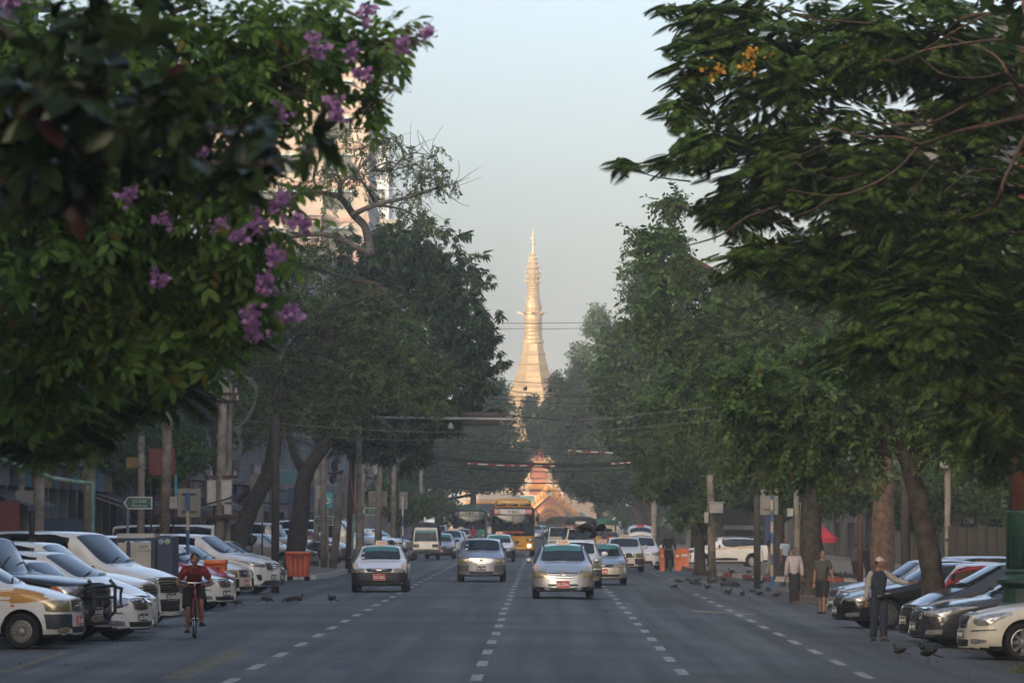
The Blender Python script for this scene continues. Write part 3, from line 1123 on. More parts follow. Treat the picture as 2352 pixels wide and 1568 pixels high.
def mk_kwid():
    c = CarType('small_crossover', 3.70, 1.60, 1.48, .92, (.98, 1.06), 1.55, 3.25, (3.60, 1.06), (.98, 1.10), .72, 2.42, .30, gc=.22, rake=.06, roofw=.76, nsides=2, bow=.05, pillars=[1.7, 2.5])
    std_front(c, [(.42, .86), (.62, .88), (.85, .89), (1.0, .88)], [(.44, .74), (.62, .74), (.82, .75), (.96, .79)], pbr('lamp_smoked', (.12, .14, .16), .12, .3, .2, coat=.8),
              ([(-.42, .86), (0, .87), (.42, .86)], [(-.40, .74), (0, .72), (.40, .74)]), M_BLACK, 2,
              intake=([(-.5, .45), (0, .46), (.5, .45)], [(-.5, .32), (0, .30), (.5, .32)]))
    c.both('fog_recess', M_BLACK, 'front', [(.62, .60), (.70, .61)], [(.66, .46), (.68, .46)], n=3, m=3, off=.01)
    c.both('arch_flare', M_BLACK, 'side', [(c.xf - .34, .45), (c.xf - .48, .68), (c.xf - .72, .75), (c.xf - .96, .68), (c.xf - 1.12, .40)],
           [(c.xf - .40, .45), (c.xf - .52, .62), (c.xf - .72, .675), (c.xf - .92, .62), (c.xf - 1.06, .40)], n=14, m=2, off=.02)
    c.both('arch_flare', M_BLACK, 'side', [(c.wx[1] + .40, .40), (c.wx[1] + .25, .68), (c.wx[1], .75), (c.wx[1] - .25, .68), (c.wx[1] - .38, .45)],
           [(c.wx[1] + .34, .40), (c.wx[1] + .20, .62), (c.wx[1], .675), (c.wx[1] - .20, .62), (c.wx[1] - .32, .45)], n=14, m=2, off=.02)
    sidepanel(c, [(c.xf - .60, .945), (c.xf - 1.6, .985), (c.xf - 3.3, 1.02)], [(c.xf - .60, .90), (c.xf - 1.6, .90), (c.xf - 3.3, .93)])
    c.mirrors(paintable=False)
    c.wipers()
    c.plate(.55, .34, .15)
    c.wheels('alloy', 5, .66)
    c.doors(2)
    c.both('door_cladding', M_BLACK, 'side', [(c.xf - 1.25, .47), (c.xf - 1.8, .50), (c.xf - 2.4, .47)], [(c.xf - 1.25, .38), (c.xf - 1.8, .37), (c.xf - 2.4, .38)], n=8, m=2, off=.016)
    return c


def mk_hatch():
    c = CarType('hatchback', 3.90, 1.69, 1.52, .84, (.85, 1.04), 1.62, 3.45, (3.80, 1.05), (.96, 1.06), .80, 2.52, .295, gc=.17, rake=.16, roofw=.69, nsides=2, bow=.09, pillars=[1.75, 2.6])
    std_front(c, [(.42, .74), (.62, .79), (.85, .84), (1.10, .87)], [(.44, .655), (.62, .64), (.85, .66), (1.06, .79)], M_LAMP,
              ([(-.36, .72), (0, .735), (.36, .72)], [(-.32, .665), (0, .655), (.32, .665)]), M_BLACK, 1,
              intake=([(-.45, .40), (0, .41), (.45, .40)], [(-.5, .25), (0, .24), (.5, .25)]))
    c.both('fog_recess', M_BLACK, 'front', [(.60, .37), (.76, .38)], [(.60, .28), (.74, .28)], n=3, m=3, off=.01)
    c.both('tail_lamp', M_RED_L, 'rear', [(.62, 1.32), (.74, 1.32), (.86, 1.30)], [(.66, .78), (.78, .78), (.92, .80)], n=4, m=6, off=.012)
    sidepanel(c, [(c.xf - .40, .80), (c.xf - .70, .90), (c.xf - .95, .955)], [(c.xf - .50, .72), (c.xf - .75, .74), (c.xf - 1.0, .74)])
    c.mirrors()
    c.wipers()
    c.plate(.50, .34, .17)
    c.wheels('alloy', 7, .66)
    c.doors(2)
    return c


def mk_streamer():
    """low estate whose tail lamps run up the rear pillars"""
    c = CarType('low_estate', 4.60, 1.75, 1.55, .78, (1.0, 1.0), 1.95, 4.1, (4.50, 1.02), (.95, 1.02), .90, 2.74, .31, gc=.17, rake=.14, roofw=.68, nsides=3, bow=.09)
    std_front(c, [(.42, .70), (.62, .75), (.85, .80), (1.05, .83)], [(.44, .63), (.62, .61), (.85, .63), (1.02, .76)], M_LAMP,
              ([(-.36, .70), (0, .715), (.36, .70)], [(-.32, .62), (0, .61), (.32, .62)]), M_BLACK, 2)
    c.both('tail_lamp', M_RED_L, 'rear', [(.55, 1.46), (.60, 1.46), (.66, 1.45)], [(.72, .74), (.82, .74), (.95, .76)], n=4, m=9, off=.014)
    c.mirrors()
    c.wipers()
    c.plate(.50, .34, .17)
    c.wheels('alloy', 7, .66)
    c.doors(2)
    return c


MAKERS = dict(fielder=mk_fielder, succeed=mk_succeed, corona=mk_corona, sedan=mk_sedan, oldlux=mk_oldlux, wish=mk_wish, elgrand=mk_elgrand,
              cruiser=mk_cruiser, kia=mk_kia, hiace=mk_hiace, kwid=mk_kwid, hatch=mk_hatch, streamer=mk_streamer)


def car(key):
    if key not in CARS: CARS[key] = MAKERS[key]()
    return CARS[key]


P_WHITE = paint('white', (0.78, 0.77, 0.74), 0.0, .30)
P_PEARL = paint('pearl_white', (0.78, 0.75, 0.68), 0.05, .25, .15)
P_SILVER = paint('silver', (0.40, 0.41, 0.43), 0.55, .32, .2)
P_GREYM = paint('grey_metallic', (0.24, 0.26, 0.30), 0.5, .30, .2)
P_DGREY = paint('dark_grey', (0.045, 0.048, 0.055), 0.4, .22, .15)
P_BLACK = paint('black', (0.006, 0.006, 0.007), 0.0, .16, .04)
P_BLACK.node_tree.nodes['Principled BSDF'].inputs['Coat Weight'].default_value = 0.15
P_NAVY = paint('navy', (0.02, 0.035, 0.07), 0.2, .2, .2)
P_RED = paint('red', (0.35, 0.015, 0.02), 0.0, .25, .2)
P_CREAM = paint('cream_white', (0.68, 0.64, 0.53), 0.0, .35, .3)
P_BLUEG = paint('pale_blue_silver', (0.36, 0.42, 0.50), 0.35, .3, .15)
P_BEIGE = paint('beige_silver', (0.36, 0.33, 0.27), 0.5, .3, .2)
P_BROWN = paint('maroon_grey', (0.11, 0.07, 0.075), 0.3, .3, .2)
def curve_pts(P, sub=4):
    """Catmull-Rom through the points"""
    P = [Vector(p) for p in P]
    out = []
    for i in range(len(P) - 1):
        p0, p1, p2, p3 = P[max(i - 1, 0)], P[i], P[i + 1], P[min(i + 2, len(P) - 1)]
        for k in range(sub):
            t = k / sub
            out.append(.5 * ((2 * p1) + (-p0 + p2) * t + (2 * p0 - 5 * p1 + 4 * p2 - p3) * t * t + (-p0 + 3 * p1 - 3 * p2 + p3) * t ** 3))
    out.append(P[-1])
    return out


# ------------------------------------------------------------------ buses, trucks
def rbox(name, x0, x1, y0, y1, z0, z1, bev, mat, parent=None, seg=3, taper=0.0):
    bm = bmesh.new()
    bmesh.ops.create_cube(bm, size=1.0)
    for v in bm.verts:
        v.co = Vector((lerp(x0, x1, v.co.x + .5), lerp(y0, y1, v.co.y + .5), lerp(z0, z1, v.co.z + .5)))
        if taper and v.co.z > (z0 + z1) / 2:
            v.co.y = (y0 + y1) / 2 + (v.co.y - (y0 + y1) / 2) * (1 - taper)
    bmesh.ops.bevel(bm, geom=list(bm.edges), offset=bev, segments=seg, profile=.5, affect='EDGES')
    me = bpy.data.meshes.new(name)
    bm.to_mesh(me); bm.free()
    smooth(me)
    try: me.set_sharp_from_angle(angle=math.radians(40))
    except Exception: pass
    me.materials.append(mat)
    return obj(name, me, parent)


def txt_on(body, size, parent, loc, mat, width=None, rz=PI / 2, name='lettering', bold=.004):
    return obj(name, text_mesh(body, size, .004, name, mat, width, bold=bold), parent, loc, (PI / 2, 0, rz))


def wheel_pair(parent, xs, w, r, wd=.26):
    T = MB()
    T.lathe([(r * .55, -wd / 2), (r * .92, -wd / 2), (r, -wd * .35), (r, wd * .35), (r * .92, wd / 2), (r * .55, wd / 2)], 20, (0, 0, 0), 'y')
    tme = T.mesh('wheel', M_RUB)
    R_ = MB().lathe([(r * .56, -wd * .46), (r * .56, wd * .46), (r * .44, wd * .30), (r * .2, wd * .30), (r * .18, wd * .5), (.01, wd * .5)], 16, (0, 0, 0), 'y')
    rme = R_.mesh('rim', M_STEELW)
    for x in xs:
        for sg in (1, -1):
            o = obj('wheel', tme, parent, (x, sg * (w - wd / 2), r), (0, 0, 0 if sg > 0 else PI))
            obj('rim', rme, o)


def bus(label, loc, rz, body, top, number, lower_black=False, sq_led=False):
    t = thing('city_bus', label, 'bus', loc, rz)
    L, w = 10.4, 1.24
    xf = L / 2
    rbox('body', -xf, xf, -w, w, .34, 2.86, .16, body, t, 4)
    blk = pbr('bus_black', (.012, .013, .015), .25, 0, .15, coat=.4)
    rbox('front_surround', xf - .20, xf + .015, -w + .02, w - .02, 1.10 if not sq_led else 1.32, 2.84, .13, blk, t, 4)
    g = rbox('windscreen', xf - .1, xf + .03, -w + .14, w - .14, 1.18 if not sq_led else 1.42, 2.40, .05, M_GLASS, t)
    b = MB(); b.bx(xf + .02, xf + .035, -.015, .015, 1.2 if not sq_led else 1.45, 2.38)
    b.build('screen_divider', blk, t)
    led = rbox('destination_board', xf - .05, xf + .035, -.74, .74, 2.44, 2.72, .02, pbr('board_white', (.62, .62, .60), .5, 0, .04), t, 1)
    txt_on('YBS', .24, led, (xf + .037, 0, 2.58), pbr('board_dark', (.08, .07, .04), .6, 0, .05), width=.70)
    red = pbr('board_red', (.50, .05, .06), .5, 0, .05)
    for y in (-.93, .93):
        m = red if number == '89' else blk
        nb = rbox('route_number', xf - .05, xf + .034, y - .18, y + .18, 2.44, 2.72, .02, m, t, 1)
        txt_on(number, .26, nb, (xf + .037, y, 2.58), pbr('board_white', (.62, .62, .60)), width=.27, name='numerals')
    # roof unit
    if number == '89':
        rbox('roof_unit', xf - 3.2, xf - .15, -w + .13, w - .13, 2.80, 3.36, .22, top, t, 4, .12)
        for y in (-.70, 0, .70):
            rbox('roof_vent', xf - .25, xf - .125, y - .28, y + .28, 2.93, 3.06, .03, blk, t, 2)
    else:
        rbox('roof_cap', -xf + .1, xf - .05, -w + .06, w - .06, 2.74, 2.98, .14, top, t, 3, .1)
        rbox('roof_unit', xf - 2.6, xf - .5, -.62, .62, 2.92, 3.26, .12, top, t, 3, .25)
    for sg in (1, -1):
        lm = rbox('headlight', xf - .15, xf + .02, sg * .98 - .20, sg * .98 + .20, .86, 1.02, .04, M_GREYPL, t, 2)
        rbox('lamp_lens', xf - .02, xf + .03, sg * 1.0 - .10, sg * 1.0 + .12, .89, .99, .03, M_LAMP, lm, 2)
        arm = MB().tube([(xf - .05, sg * (w - .05), 2.62), (xf + .22, sg * (w + .10), 2.66), (xf + .26, sg * (w + .17), 2.50)], .025, 6)
        am = arm.build('mirror_arm', blk, t)
        rbox('mirror', xf + .19, xf + .30, sg * (w + .16) - .10, sg * (w + .16) + .10, 2.02, 2.50, .04, blk, am, 2)
        for k in range(5):
            x1 = xf - .8 - k * 1.75
            rbox('side_window', x1 - 1.62, x1, sg * w - .03, sg * w + .012, 1.30, 2.42, .02, M_GLASS, t, 1)
    if number == '89':
        lampon = pbr('fog_lamp_on', (.9, .85, .7), .3, 0, .02, emit=(1.0, .86, .62, 9.0))
        MB().lathe([(.085, 0), (.085, .03), (.05, .045), (.01, .05)], 14, (xf + .0, .93, .62), 'x').build('fog_lamp', lampon, t)
        MB().lathe([(.085, 0), (.085, .03), (.05, .045), (.01, .05)], 14, (xf + .0, -.93, .62), 'x').build('fog_lamp', M_LAMP, t)
        rbox('badge', xf - .02, xf + .02, -.55, -.15, .88, .99, .01, M_CHROME, t, 1)
        sb = rbox('dash_banner', xf + .0, xf + .036, -.95, .62, 1.34, 1.46, .01, pbr('banner_red', (.40, .03, .03), .5, 0, .1), t, 1)
    else:
        rbox('front_grille', xf - .02, xf + .02, -.55, .55, .62, 1.0, .03, blk, t, 1)
        rbox('front_panel', xf - .05, xf + .012, -w + .14, w - .14, 1.04, 1.30, .03, pbr('bus_teal', (.02, .22, .15), .35, 0, .1), t, 1)
    rbox('bumper', xf - .25, xf + .035, -w + .02, w - .02, .36, .56, .06, blk if lower_black else body, t, 3)
    b = MB(); b.bx(xf + .036, xf + .046, -.2, .2, .40, .52)
    b.build('number_plate', M_PL_RED if number == '89' else M_PL_BLK, t)
    wheel_pair(t, (xf - 2.4, -xf + 3.0), w, .48, .30)
    b = MB()
    for y in (-.5, .45):
        b.tube([(xf + .04, y, 1.24), (xf + .045, y + .55, 1.60)], .018, 5)
    b.build('wiper', M_BLACK, t)
    return t


def canopy_truck(label, loc, rz, cab_paint, tarp, micro=False, boardtxt=True, group=None, hard=False):
    t = thing('canopy_truck', label, 'truck', loc, rz, group)
    if micro:
        L, w, hc = 3.3, .70, 1.72
    else:
        L, w, hc = 4.6, .84, 1.68
    xf = L / 2
    r = .27 if micro else .33
    if micro:
        # flat nosed cab
        b = MB()
        prof = [(xf, .34), (xf + .02, .62), (xf - .02, .95), (xf - .28, 1.62), (xf - .42, hc), (xf - 1.2, hc), (xf - 1.25, .34)]
        n = len(prof)
        vs = [(x, sg * (w - (.10 if z > 1.5 else 0)), z) for sg in (1, -1) for (x, z) in prof]
        b.add(vs, [tuple(range(n - 1, -1, -1)), tuple(range(n, 2 * n))] + [(i, (i + 1) % n, n + (i + 1) % n, n + i) for i in range(n)])
        bo = b.build('cab', cab_paint, t)
        bv = bo.modifiers.new('b', 'BEVEL'); bv.width = .07; bv.segments = 3
        gb = MB()
        gb.add([(xf - .025, -w + .09, .99), (xf - .025, w - .09, .99), (xf - .27, w - .17, 1.57), (xf - .27, -w + .17, 1.57)], [(0, 1, 2, 3)])
        gb.v = [(x + .012, y, z + .005) for (x, y, z) in gb.v]
        gb.build('windscreen', M_GLASS, t)
        tb = MB(); tb.add([(xf - .228, -w + .16, 1.44), (xf - .228, w - .16, 1.44), (xf - .27, w - .17, 1.56), (xf - .27, -w + .17, 1.56)], [(0, 1, 2, 3)])
        tb.v = [(x + .024, y, z + .008) for (x, y, z) in tb.v]
        tb.build('sun_strip', M_TINT, t)
        for sg in (1, -1):
            h = rbox('headlight', xf - .05, xf + .03, sg * .50 - .15, sg * .50 + .15, .66, .84, .02, M_BLACK, t, 1)
            rbox('lamp_lens', xf - .02, xf + .036, sg * .49 - .09, sg * .49 + .09, .69, .81, .02, M_LAMP, h, 1)
            rbox('mirror', xf - .30, xf - .22, sg * (w + .10) - .06, sg * (w + .10) + .06, 1.02, 1.18, .02, M_BLACK, t, 1)
            rbox('side_window', xf - 1.05, xf - .38, sg * w - .05, sg * w + .006, 1.0, 1.50, .02, M_GLASS, t, 1)
        rbox('bumper', xf - .1, xf + .055, -w + .02, w - .02, .34, .56, .04, M_GREYPL, t, 2)
        zt, cx0, cx1, ch = .75, xf - .9, -xf - .25, 1.98
        cw = w + .06
    else:
        b = MB()
        prof = [(xf, .42), (xf + .02, .72), (xf - .08, .86), (xf - 1.05, 1.02), (xf - 1.62, hc), (xf - 2.35, hc), (xf - 2.45, .42)]
        n = len(prof)
        vs = [(x, sg * (w - (.12 if z > 1.3 else (.03 if z > .8 else 0))), z) for sg in (1, -1) for (x, z) in prof]
        b.add(vs, [tuple(range(n - 1, -1, -1)), tuple(range(n, 2 * n))] + [(i, (i + 1) % n, n + (i + 1) % n, n + i) for i in range(n)])
        bo = b.build('cab', cab_paint, t)
        bv = bo.modifiers.new('b', 'BEVEL'); bv.width = .06; bv.segments = 3
        gb = MB()
        gb.add([(xf - 1.09, -w + .10, 1.06), (xf - 1.09, w - .10, 1.06), (xf - 1.57, w - .20, hc - .06), (xf - 1.57, -w + .20, hc - .06)], [(0, 1, 2, 3)])
        gb.v = [(x + .016, y, z + .012) for (x, y, z) in gb.v]
        gb.build('windscreen', M_GLASS, t)
        for sg in (1, -1):
            rbox('headlight', xf - .05, xf + .035, sg * .60 - .16, sg * .60 + .16, .66, .80, .02, M_LAMP, t, 1)
            rbox('mirror', xf - 1.3, xf - 1.22, sg * (w + .12) - .08, sg * (w + .12) + .08, 1.06, 1.24, .02, M_BLACK, t, 1)
            rbox('side_window', xf - 2.2, xf - 1.5, sg * (w - .06) - .05, sg * (w - .06) + .02, 1.06, 1.52, .02, M_GLASS, t, 1)
        rbox('grille', xf - .05, xf + .03, -.42, .42, .66, .80, .02, M_BLACK, t, 1)
        rbox('bumper', xf - .1, xf + .07, -w + .02, w - .02, .40, .58, .04, M_GREYPL, t, 2)
        zt, cx0, cx1, ch = .85, xf - 1.35, -xf - .35, 2.35
        cw = w + .10
    rbox('load_bed', cx1, xf - (1.28 if micro else 2.48), -w, w, .45, zt + .10, .03, cab_paint, t, 1)
    # tarpaulin on hoops
    b = MB()
    secs = 9
    pr = []
    for k in range(secs):
        a = PI * k / (secs - 1)
        pr.append((math.cos(a) * cw * (1 if not hard else 1), (ch - .42) + .42 * math.sin(a) ** .6))
    pr = [(cw, zt + .42)] + pr + [(-cw, zt + .42)]
    n = len(pr)
    xs = [lerp(cx0, cx1, k / 6) for k in range(7)]
    vs = []
    for i, x in enumerate(xs):
        sag = .03 * math.sin(i * 2.1)
        for (y, z) in pr: vs.append((x, y, z - sag - (.05 if i == 0 else 0)))
    fs = [(i * n + k, i * n + k + 1, (i + 1) * n + k + 1, (i + 1) * n + k) for i in range(6) for k in range(n - 1)]
    fs.append(tuple(range(n - 1, -1, -1)) if micro else tuple(range(1, n - 1))[::-1])
    b.add(vs, fs)
    b.build('canopy', tarp, t, True)
    hb = MB()
    for x in (xs[0], xs[3], xs[6]):
        for y in (-cw + .03, cw - .03):
            hb.tube([(x, y, zt), (x, y, ch - .45)], .022, 6)
    hb.build('canopy_frame', M_GREYPL, t)
    if boardtxt:
        bo = rbox('route_board', cx0 - .02, cx0 + .06, -.30, .30, ch - .42, ch - .26, .01, pbr('board_white', (.62, .62, .60)), t, 1)
    b = MB(); b.bx(xf + .07, xf + .085, -.16, .16, .42, .54)
    b.build('number_plate', M_PL_BLK, t)
    wheel_pair(t, (xf - .62 if not micro else xf - .55, -xf + .75), w, r, .19)
    return t


# ------------------------------------------------------------------ people
def skin_mesh(V, E, Rd, root=0, lv=1):
    me = bpy.data.meshes.new('sk')
    me.from_pydata([tuple(v) for v in V], E, [])
    o = bpy.data.objects.new('sk', me)
    TMP.collection.objects.link(o)
    md = o.modifiers.new('s', 'SKIN')
    md.use_smooth_shade = True
    sv = me.skin_vertices[0].data
    for i, r in enumerate(Rd):
        sv[i].radius = (r, r) if not hasattr(r, '__len__') else r
        sv[i].use_root = (i == root)
    m2 = o.modifiers.new('u', 'SUBSURF')
    m2.levels = m2.render_levels = lv
    ev = evaluated(o)
    bpy.data.objects.remove(o)
    out = ([v.co.copy() for v in ev.vertices], [tuple(p.vertices) for p in ev.polygons])
    bpy.data.meshes.remove(ev)
    return out


M_SKIN = pbr('skin_brown', (.22, .105, .060), .5, 0, .10, 30)
M_SKIN2 = pbr('skin_tan', (.30, .165, .105), .5, 0, .10, 30)
M_HAIR = pbr('hair_black', (.010, .009, .009), .6, 0, .3, 60)
M_EYE = pbr('eye_dark', (.015, .012, .010), .3, 0, .1)
M_EYEW = pbr('eye_white', (.55, .53, .50), .3, 0, .05)
M_LIP = pbr('lip', (.20, .07, .055), .5, 0, .1)


def cloth(name, col, rough=.85):
    return pbr('cloth_' + name, col, rough, 0, .16, 26, bump=.25)


def person(label, loc, rz, h=1.66, shirt=None, trousers=None, sleeves='short', legs='long', arms=None, lean=0.0, stride=.12, skin=None, head=(0, 0),
           cap=None, glasses=False, vest=None, shoes=None, longyi=False, seated=False, hairlong=False, hipz=None, legpose=None, tx=0.0, name='person', bag=False, group=None, bald=False, side_lean=0.0):
    """faces -Y; +x is the person's left (viewer's right)"""
    sk = skin or M_SKIN
    t = thing(name, label, 'person', loc, rz, group)
    hz = (hipz or .50) * h

    def P(x, y, z): return Vector((x * h, y * h, z * h))
    pel = Vector((0, 0, hz))
    tl = .33 * h
    td = Vector((side_lean, -math.sin(lean), math.cos(lean))).normalized()
    belly = pel + td * tl * .35
    chest = pel + td * tl * .78
    nb = pel + td * tl * 1.02
    hd = Vector((head[0] * .02 * h, -math.sin(lean * .5) * .055 * h, .055 * h)) + nb + Vector((0, -.012 * h, .038 * h))
    up = Vector((0, 0, 1))
    lx = Vector((1, 0, 0))
    SH = {s_: chest + lx * s_ * .098 * h + td * .045 * h for s_ in (1, -1)}
    AR = arms or {1: ((.10, .02, -1), (.05, -.15, -1)), -1: ((-.10, .02, -1), (-.05, -.15, -1))}
    elb, wri, hdir = {}, {}, {}
    for s_ in (1, -1):
        u, f = Vector(AR[s_][0]).normalized(), Vector(AR[s_][1]).normalized()
        elb[s_] = SH[s_] + u * .175 * h
        wri[s_] = elb[s_] + f * .150 * h
        hdir[s_] = f
    hip = {s_: pel + lx * s_ * .050 * h - up * .02 * h for s_ in (1, -1)}
    if legpose:
        knee = {s_: hip[s_] + Vector(legpose[s_][0]).normalized() * .24 * h for s_ in (1, -1)}
        ank = {s_: knee[s_] + Vector(legpose[s_][1]).normalized() * .235 * h for s_ in (1, -1)}
    else:
        knee, ank = {}, {}
        for s_ in (1, -1):
            dy = -s_ * stride * .5 * h
            ank[s_] = Vector((s_ * .050 * h, dy, .042 * h))
            knee[s_] = (hip[s_] + ank[s_]) / 2 + Vector((0, -.018 * h - abs(dy) * .12, 0))
    toe = {s_: ank[s_] + Vector((s_ * .012 * h, -.085 * h, -.025 * h)) for s_ in (1, -1)}
    body = MB()
    body.mat(sk)
    # limbs, torso and neck: one skinned surface rooted at the pelvis
    V = [pel, belly, chest, nb, nb + (hd - nb) * .6]
    E = [(0, 1), (1, 2), (2, 3), (3, 4)]
    R_ = [.058 * h, .055 * h, .062 * h, .034 * h, .033 * h]
    for s_ in (1, -1):
        b = len(V)
        V += [SH[s_], elb[s_], wri[s_], hip[s_], knee[s_], ank[s_], toe[s_]]
        E += [(2, b), (b, b + 1), (b + 1, b + 2), (0, b + 3), (b + 3, b + 4), (b + 4, b + 5), (b + 5, b + 6)]
        R_ += [.030 * h, .025 * h, .018 * h, .046 * h, .034 * h, .024 * h, .022 * h]
    v, f = skin_mesh(V, E, R_, 0, 1)
    body.add(v, f)
    # hands: palm with four unequal bent fingers and a thumb from its side
    for s_ in (1, -1):
        d = hdir[s_]
        w0 = wri[s_]
        sd = (lx - d * lx.dot(d))
        sd = sd.normalized() if sd.length > .2 else Vector((0, 1, 0))
        nrm = d.cross(sd).normalized()
        if nrm.dot(Vector((-s_, 0, 0))) < 0 and abs(nrm.x) > .2: nrm = -nrm
        HV, HE, HR = [w0, w0 + d * .030 * h, w0 + d * .048 * h], [(0, 1), (1, 2)], [.016 * h, .021 * h, .020 * h]
        v, f = skin_mesh(HV, HE, HR, 0, 1)
        body.add(v, f)
        for k, (o_, ln) in enumerate(((-.017, .036), (-.006, .043), (.006, .040), (.017, .030))):
            b0 = w0 + d * .046 * h + sd * o_ * h
            pts = [b0, b0 + d * ln * .5 * h + nrm * .004 * h, b0 + d * ln * .85 * h + nrm * .016 * h, b0 + d * ln * h + nrm * .026 * h]
            body.tube(pts, [.0062 * h, .0058 * h, .0052 * h, .0035 * h], 5)
        b0 = w0 + d * .018 * h + sd * (-.016 * s_) * h + nrm * .004 * h
        body.tube([b0, b0 + d * .018 * h + sd * (-.014 * s_) * h + nrm * .012 * h, b0 + d * .036 * h + sd * (-.014 * s_) * h + nrm * .018 * h], [.0075 * h, .0068 * h, .0045 * h], 5)
    # head
    Mh = Matrix.Rotation(head[1], 3, 'X') @ Matrix.Rotation(head[0], 3, 'Z')
    hh = .066 * h
    body.ell(hd, (hh * .66, hh * .80, hh * 1.0), 14, 10, Mh)

    def hp(x, y, z): return hd + Mh @ Vector((x * hh, y * hh, z * hh))
    body.ell(hp(0, -.16, -.52), (hh * .50, hh * .60, hh * .46), 12, 7, Mh)       # jaw
    body.tube([hp(0, -.76, .12), hp(0, -.93, -.16), hp(0, -.80, -.22)], [hh * .07, hh * .13, hh * .10], 6)   # nose
    for s_ in (1, -1):
        body.ell(hp(s_ * .67, .06, -.05), (hh * .07, hh * .15, hh * .22), 8, 6, Mh)   # ears
    body.mat(M_EYEW)
    for s_ in (1, -1): body.ell(hp(s_ * .27, -.69, .06), (hh * .13, hh * .08, hh * .065), 8, 5, Mh)
    body.mat(M_EYE)
    for s_ in (1, -1):
        body.ell(hp(s_ * .27, -.755, .06), (hh * .055, hh * .03, hh * .055), 8, 5, Mh)
        body.tube([hp(s_ * .12, -.76, .20), hp(s_ * .40, -.68, .22)], hh * .035, 5)
    body.mat(M_LIP)
    body.ell(hp(0, -.74, -.46), (hh * .20, hh * .06, hh * .06), 8, 5, Mh)
    body.build('body', None, t, True)
    # hair
    if not bald:
        hb = MB()
        hb.ell(hp(0, .14, .16), (hh * .74, hh * .84, hh * .93), 16, 10, Mh)
        hb.v = [tuple(p) for p in hb.v]
        vv = [Vector(p) for p in hb.v]
        keep = []
        for q in hb.f:
            c = sum((vv[i] for i in q), Vector()) / len(q)
            l = Mh.inverted() @ (c - hd) / hh
            if l.z > (.48 if l.y < -.30 else (-.15 if not hairlong else -1.2)) or l.y > .28: keep.append(q)
        hb.f = keep
        hb.m = [0] * len(keep)
        if hairlong:
            hb.ell(hp(0, .55, -.7), (hh * .66, hh * .38, hh * 1.1), 12, 8, Mh)
        hb.build('hair', M_HAIR, t, True)
    # clothes: surfaces that follow the same joints a little further out
    if shirt:
        V = [pel - td * .035 * h, belly, chest, chest.lerp(nb, .72), nb + td * .004 * h]
        E = [(0, 1), (1, 2), (2, 3), (3, 4)]
        R_ = [.090 * h, .084 * h, .094 * h, .074 * h, .040 * h]
        for s_ in (1, -1):
            b = len(V)
            V.append(SH[s_] + up * .004 * h); E.append((2, b)); R_.append(.050 * h)
            if vest is None:
                if sleeves == 'long':
                    V += [elb[s_], wri[s_] - hdir[s_] * .012 * h]
                    E += [(b, b + 1), (b + 1, b + 2)]
                    R_ += [.039 * h, .029 * h]
                else:
                    V.append(lerp(SH[s_], elb[s_], .68)); E.append((b, b + 1)); R_.append(.045 * h)
        v, f = skin_mesh(V, E, R_, 0, 2)
        if longyi or True:
            pass
        MB().add(v, f).build('shirt' if vest is None else 'vest', shirt, t, True)
        # collar and placket
        cb = MB()
        for s_ in (1, -1):
            cb.tube([nb + Vector((0, .035 * h, .012 * h)), nb + Vector((s_ * .034 * h, 0, .008 * h)), nb + Vector((s_ * .008 * h, -.042 * h, -.016 * h))], .0085 * h, 5)
        cb.build('collar', shirt, t, True)
    if vest is not None:
        for s_ in (1, -1):
            v, f = skin_mesh([lerp(SH[s_], chest, .3), SH[s_], elb[s_], wri[s_] - hdir[s_] * .012 * h], [(0, 1), (1, 2), (2, 3)], [.05 * h, .050 * h, .040 * h, .030 * h], 0, 2)
            MB().add(v, f).build('sleeve', vest, t, True)
    if trousers:
        if longyi:
            b = MB()
            n = 16
            prof = [(hz + .05 * h, .088, .072), (hz - .05 * h, .100, .080), (hz - .22 * h, .098, .080), (.09 * h, .088, .075), (.05 * h, .090, .078)]
            vs, fs = [], []
            for (z, rx, ry) in prof:
                for k in range(n):
                    a = 2 * PI * k / n
                    wv = 1 + .05 * math.sin(3 * a + z * 4)
                    vs.append((rx * h * math.cos(a) * wv, ry * h * math.sin(a) * wv + (-.02 * h if z < .3 * h else 0), z))
            for i in range(len(prof) - 1):
                for k in range(n): fs.append((i * n + k, (i + 1) * n + k, (i + 1) * n + (k + 1) % n, i * n + (k + 1) % n))
            b.add(vs, fs)
            b.build('longyi', trousers, t, True)
        else:
            tb = MB()
            tb.ell(pel - up * .005 * h, (.086 * h, .070 * h, .085 * h), 16, 9)
            for s_ in (1, -1):
                k_, hi = knee[s_], hip[s_] + lx * s_ * .004 * h
                if legs == 'long':
                    c = curve_pts([hi + up * .035 * h, hi.lerp(k_, .25), k_, k_.lerp(ank[s_], .55), ank[s_] + up * .004 * h], 4)
                    rr = [.060, .064, .050, .046, .043]
                else:
                    c = curve_pts([hi + up * .035 * h, hi.lerp(k_, .3), hi.lerp(k_, .62), hi.lerp(k_, .97)], 4)
                    rr = [.060, .066, .064, .063]
                m_ = len(c) - 1
                rad = []
                for i in range(m_ + 1):
                    q = i / m_ * (len(rr) - 1)
                    j = min(int(q), len(rr) - 2)
                    rad.append(lerp(rr[j], rr[j + 1], q - j) * h * (1 + .03 * math.sin(i * 2.3)))
                tb.tube(c, rad, 12)
            v, f = tb.v, tb.f
            MB().add(v, f).build('trousers' if legs == 'long' else 'shorts', trousers, t, True)
    sm = shoes or pbr('shoe_dark', (.02, .018, .016), .5, 0, .2)
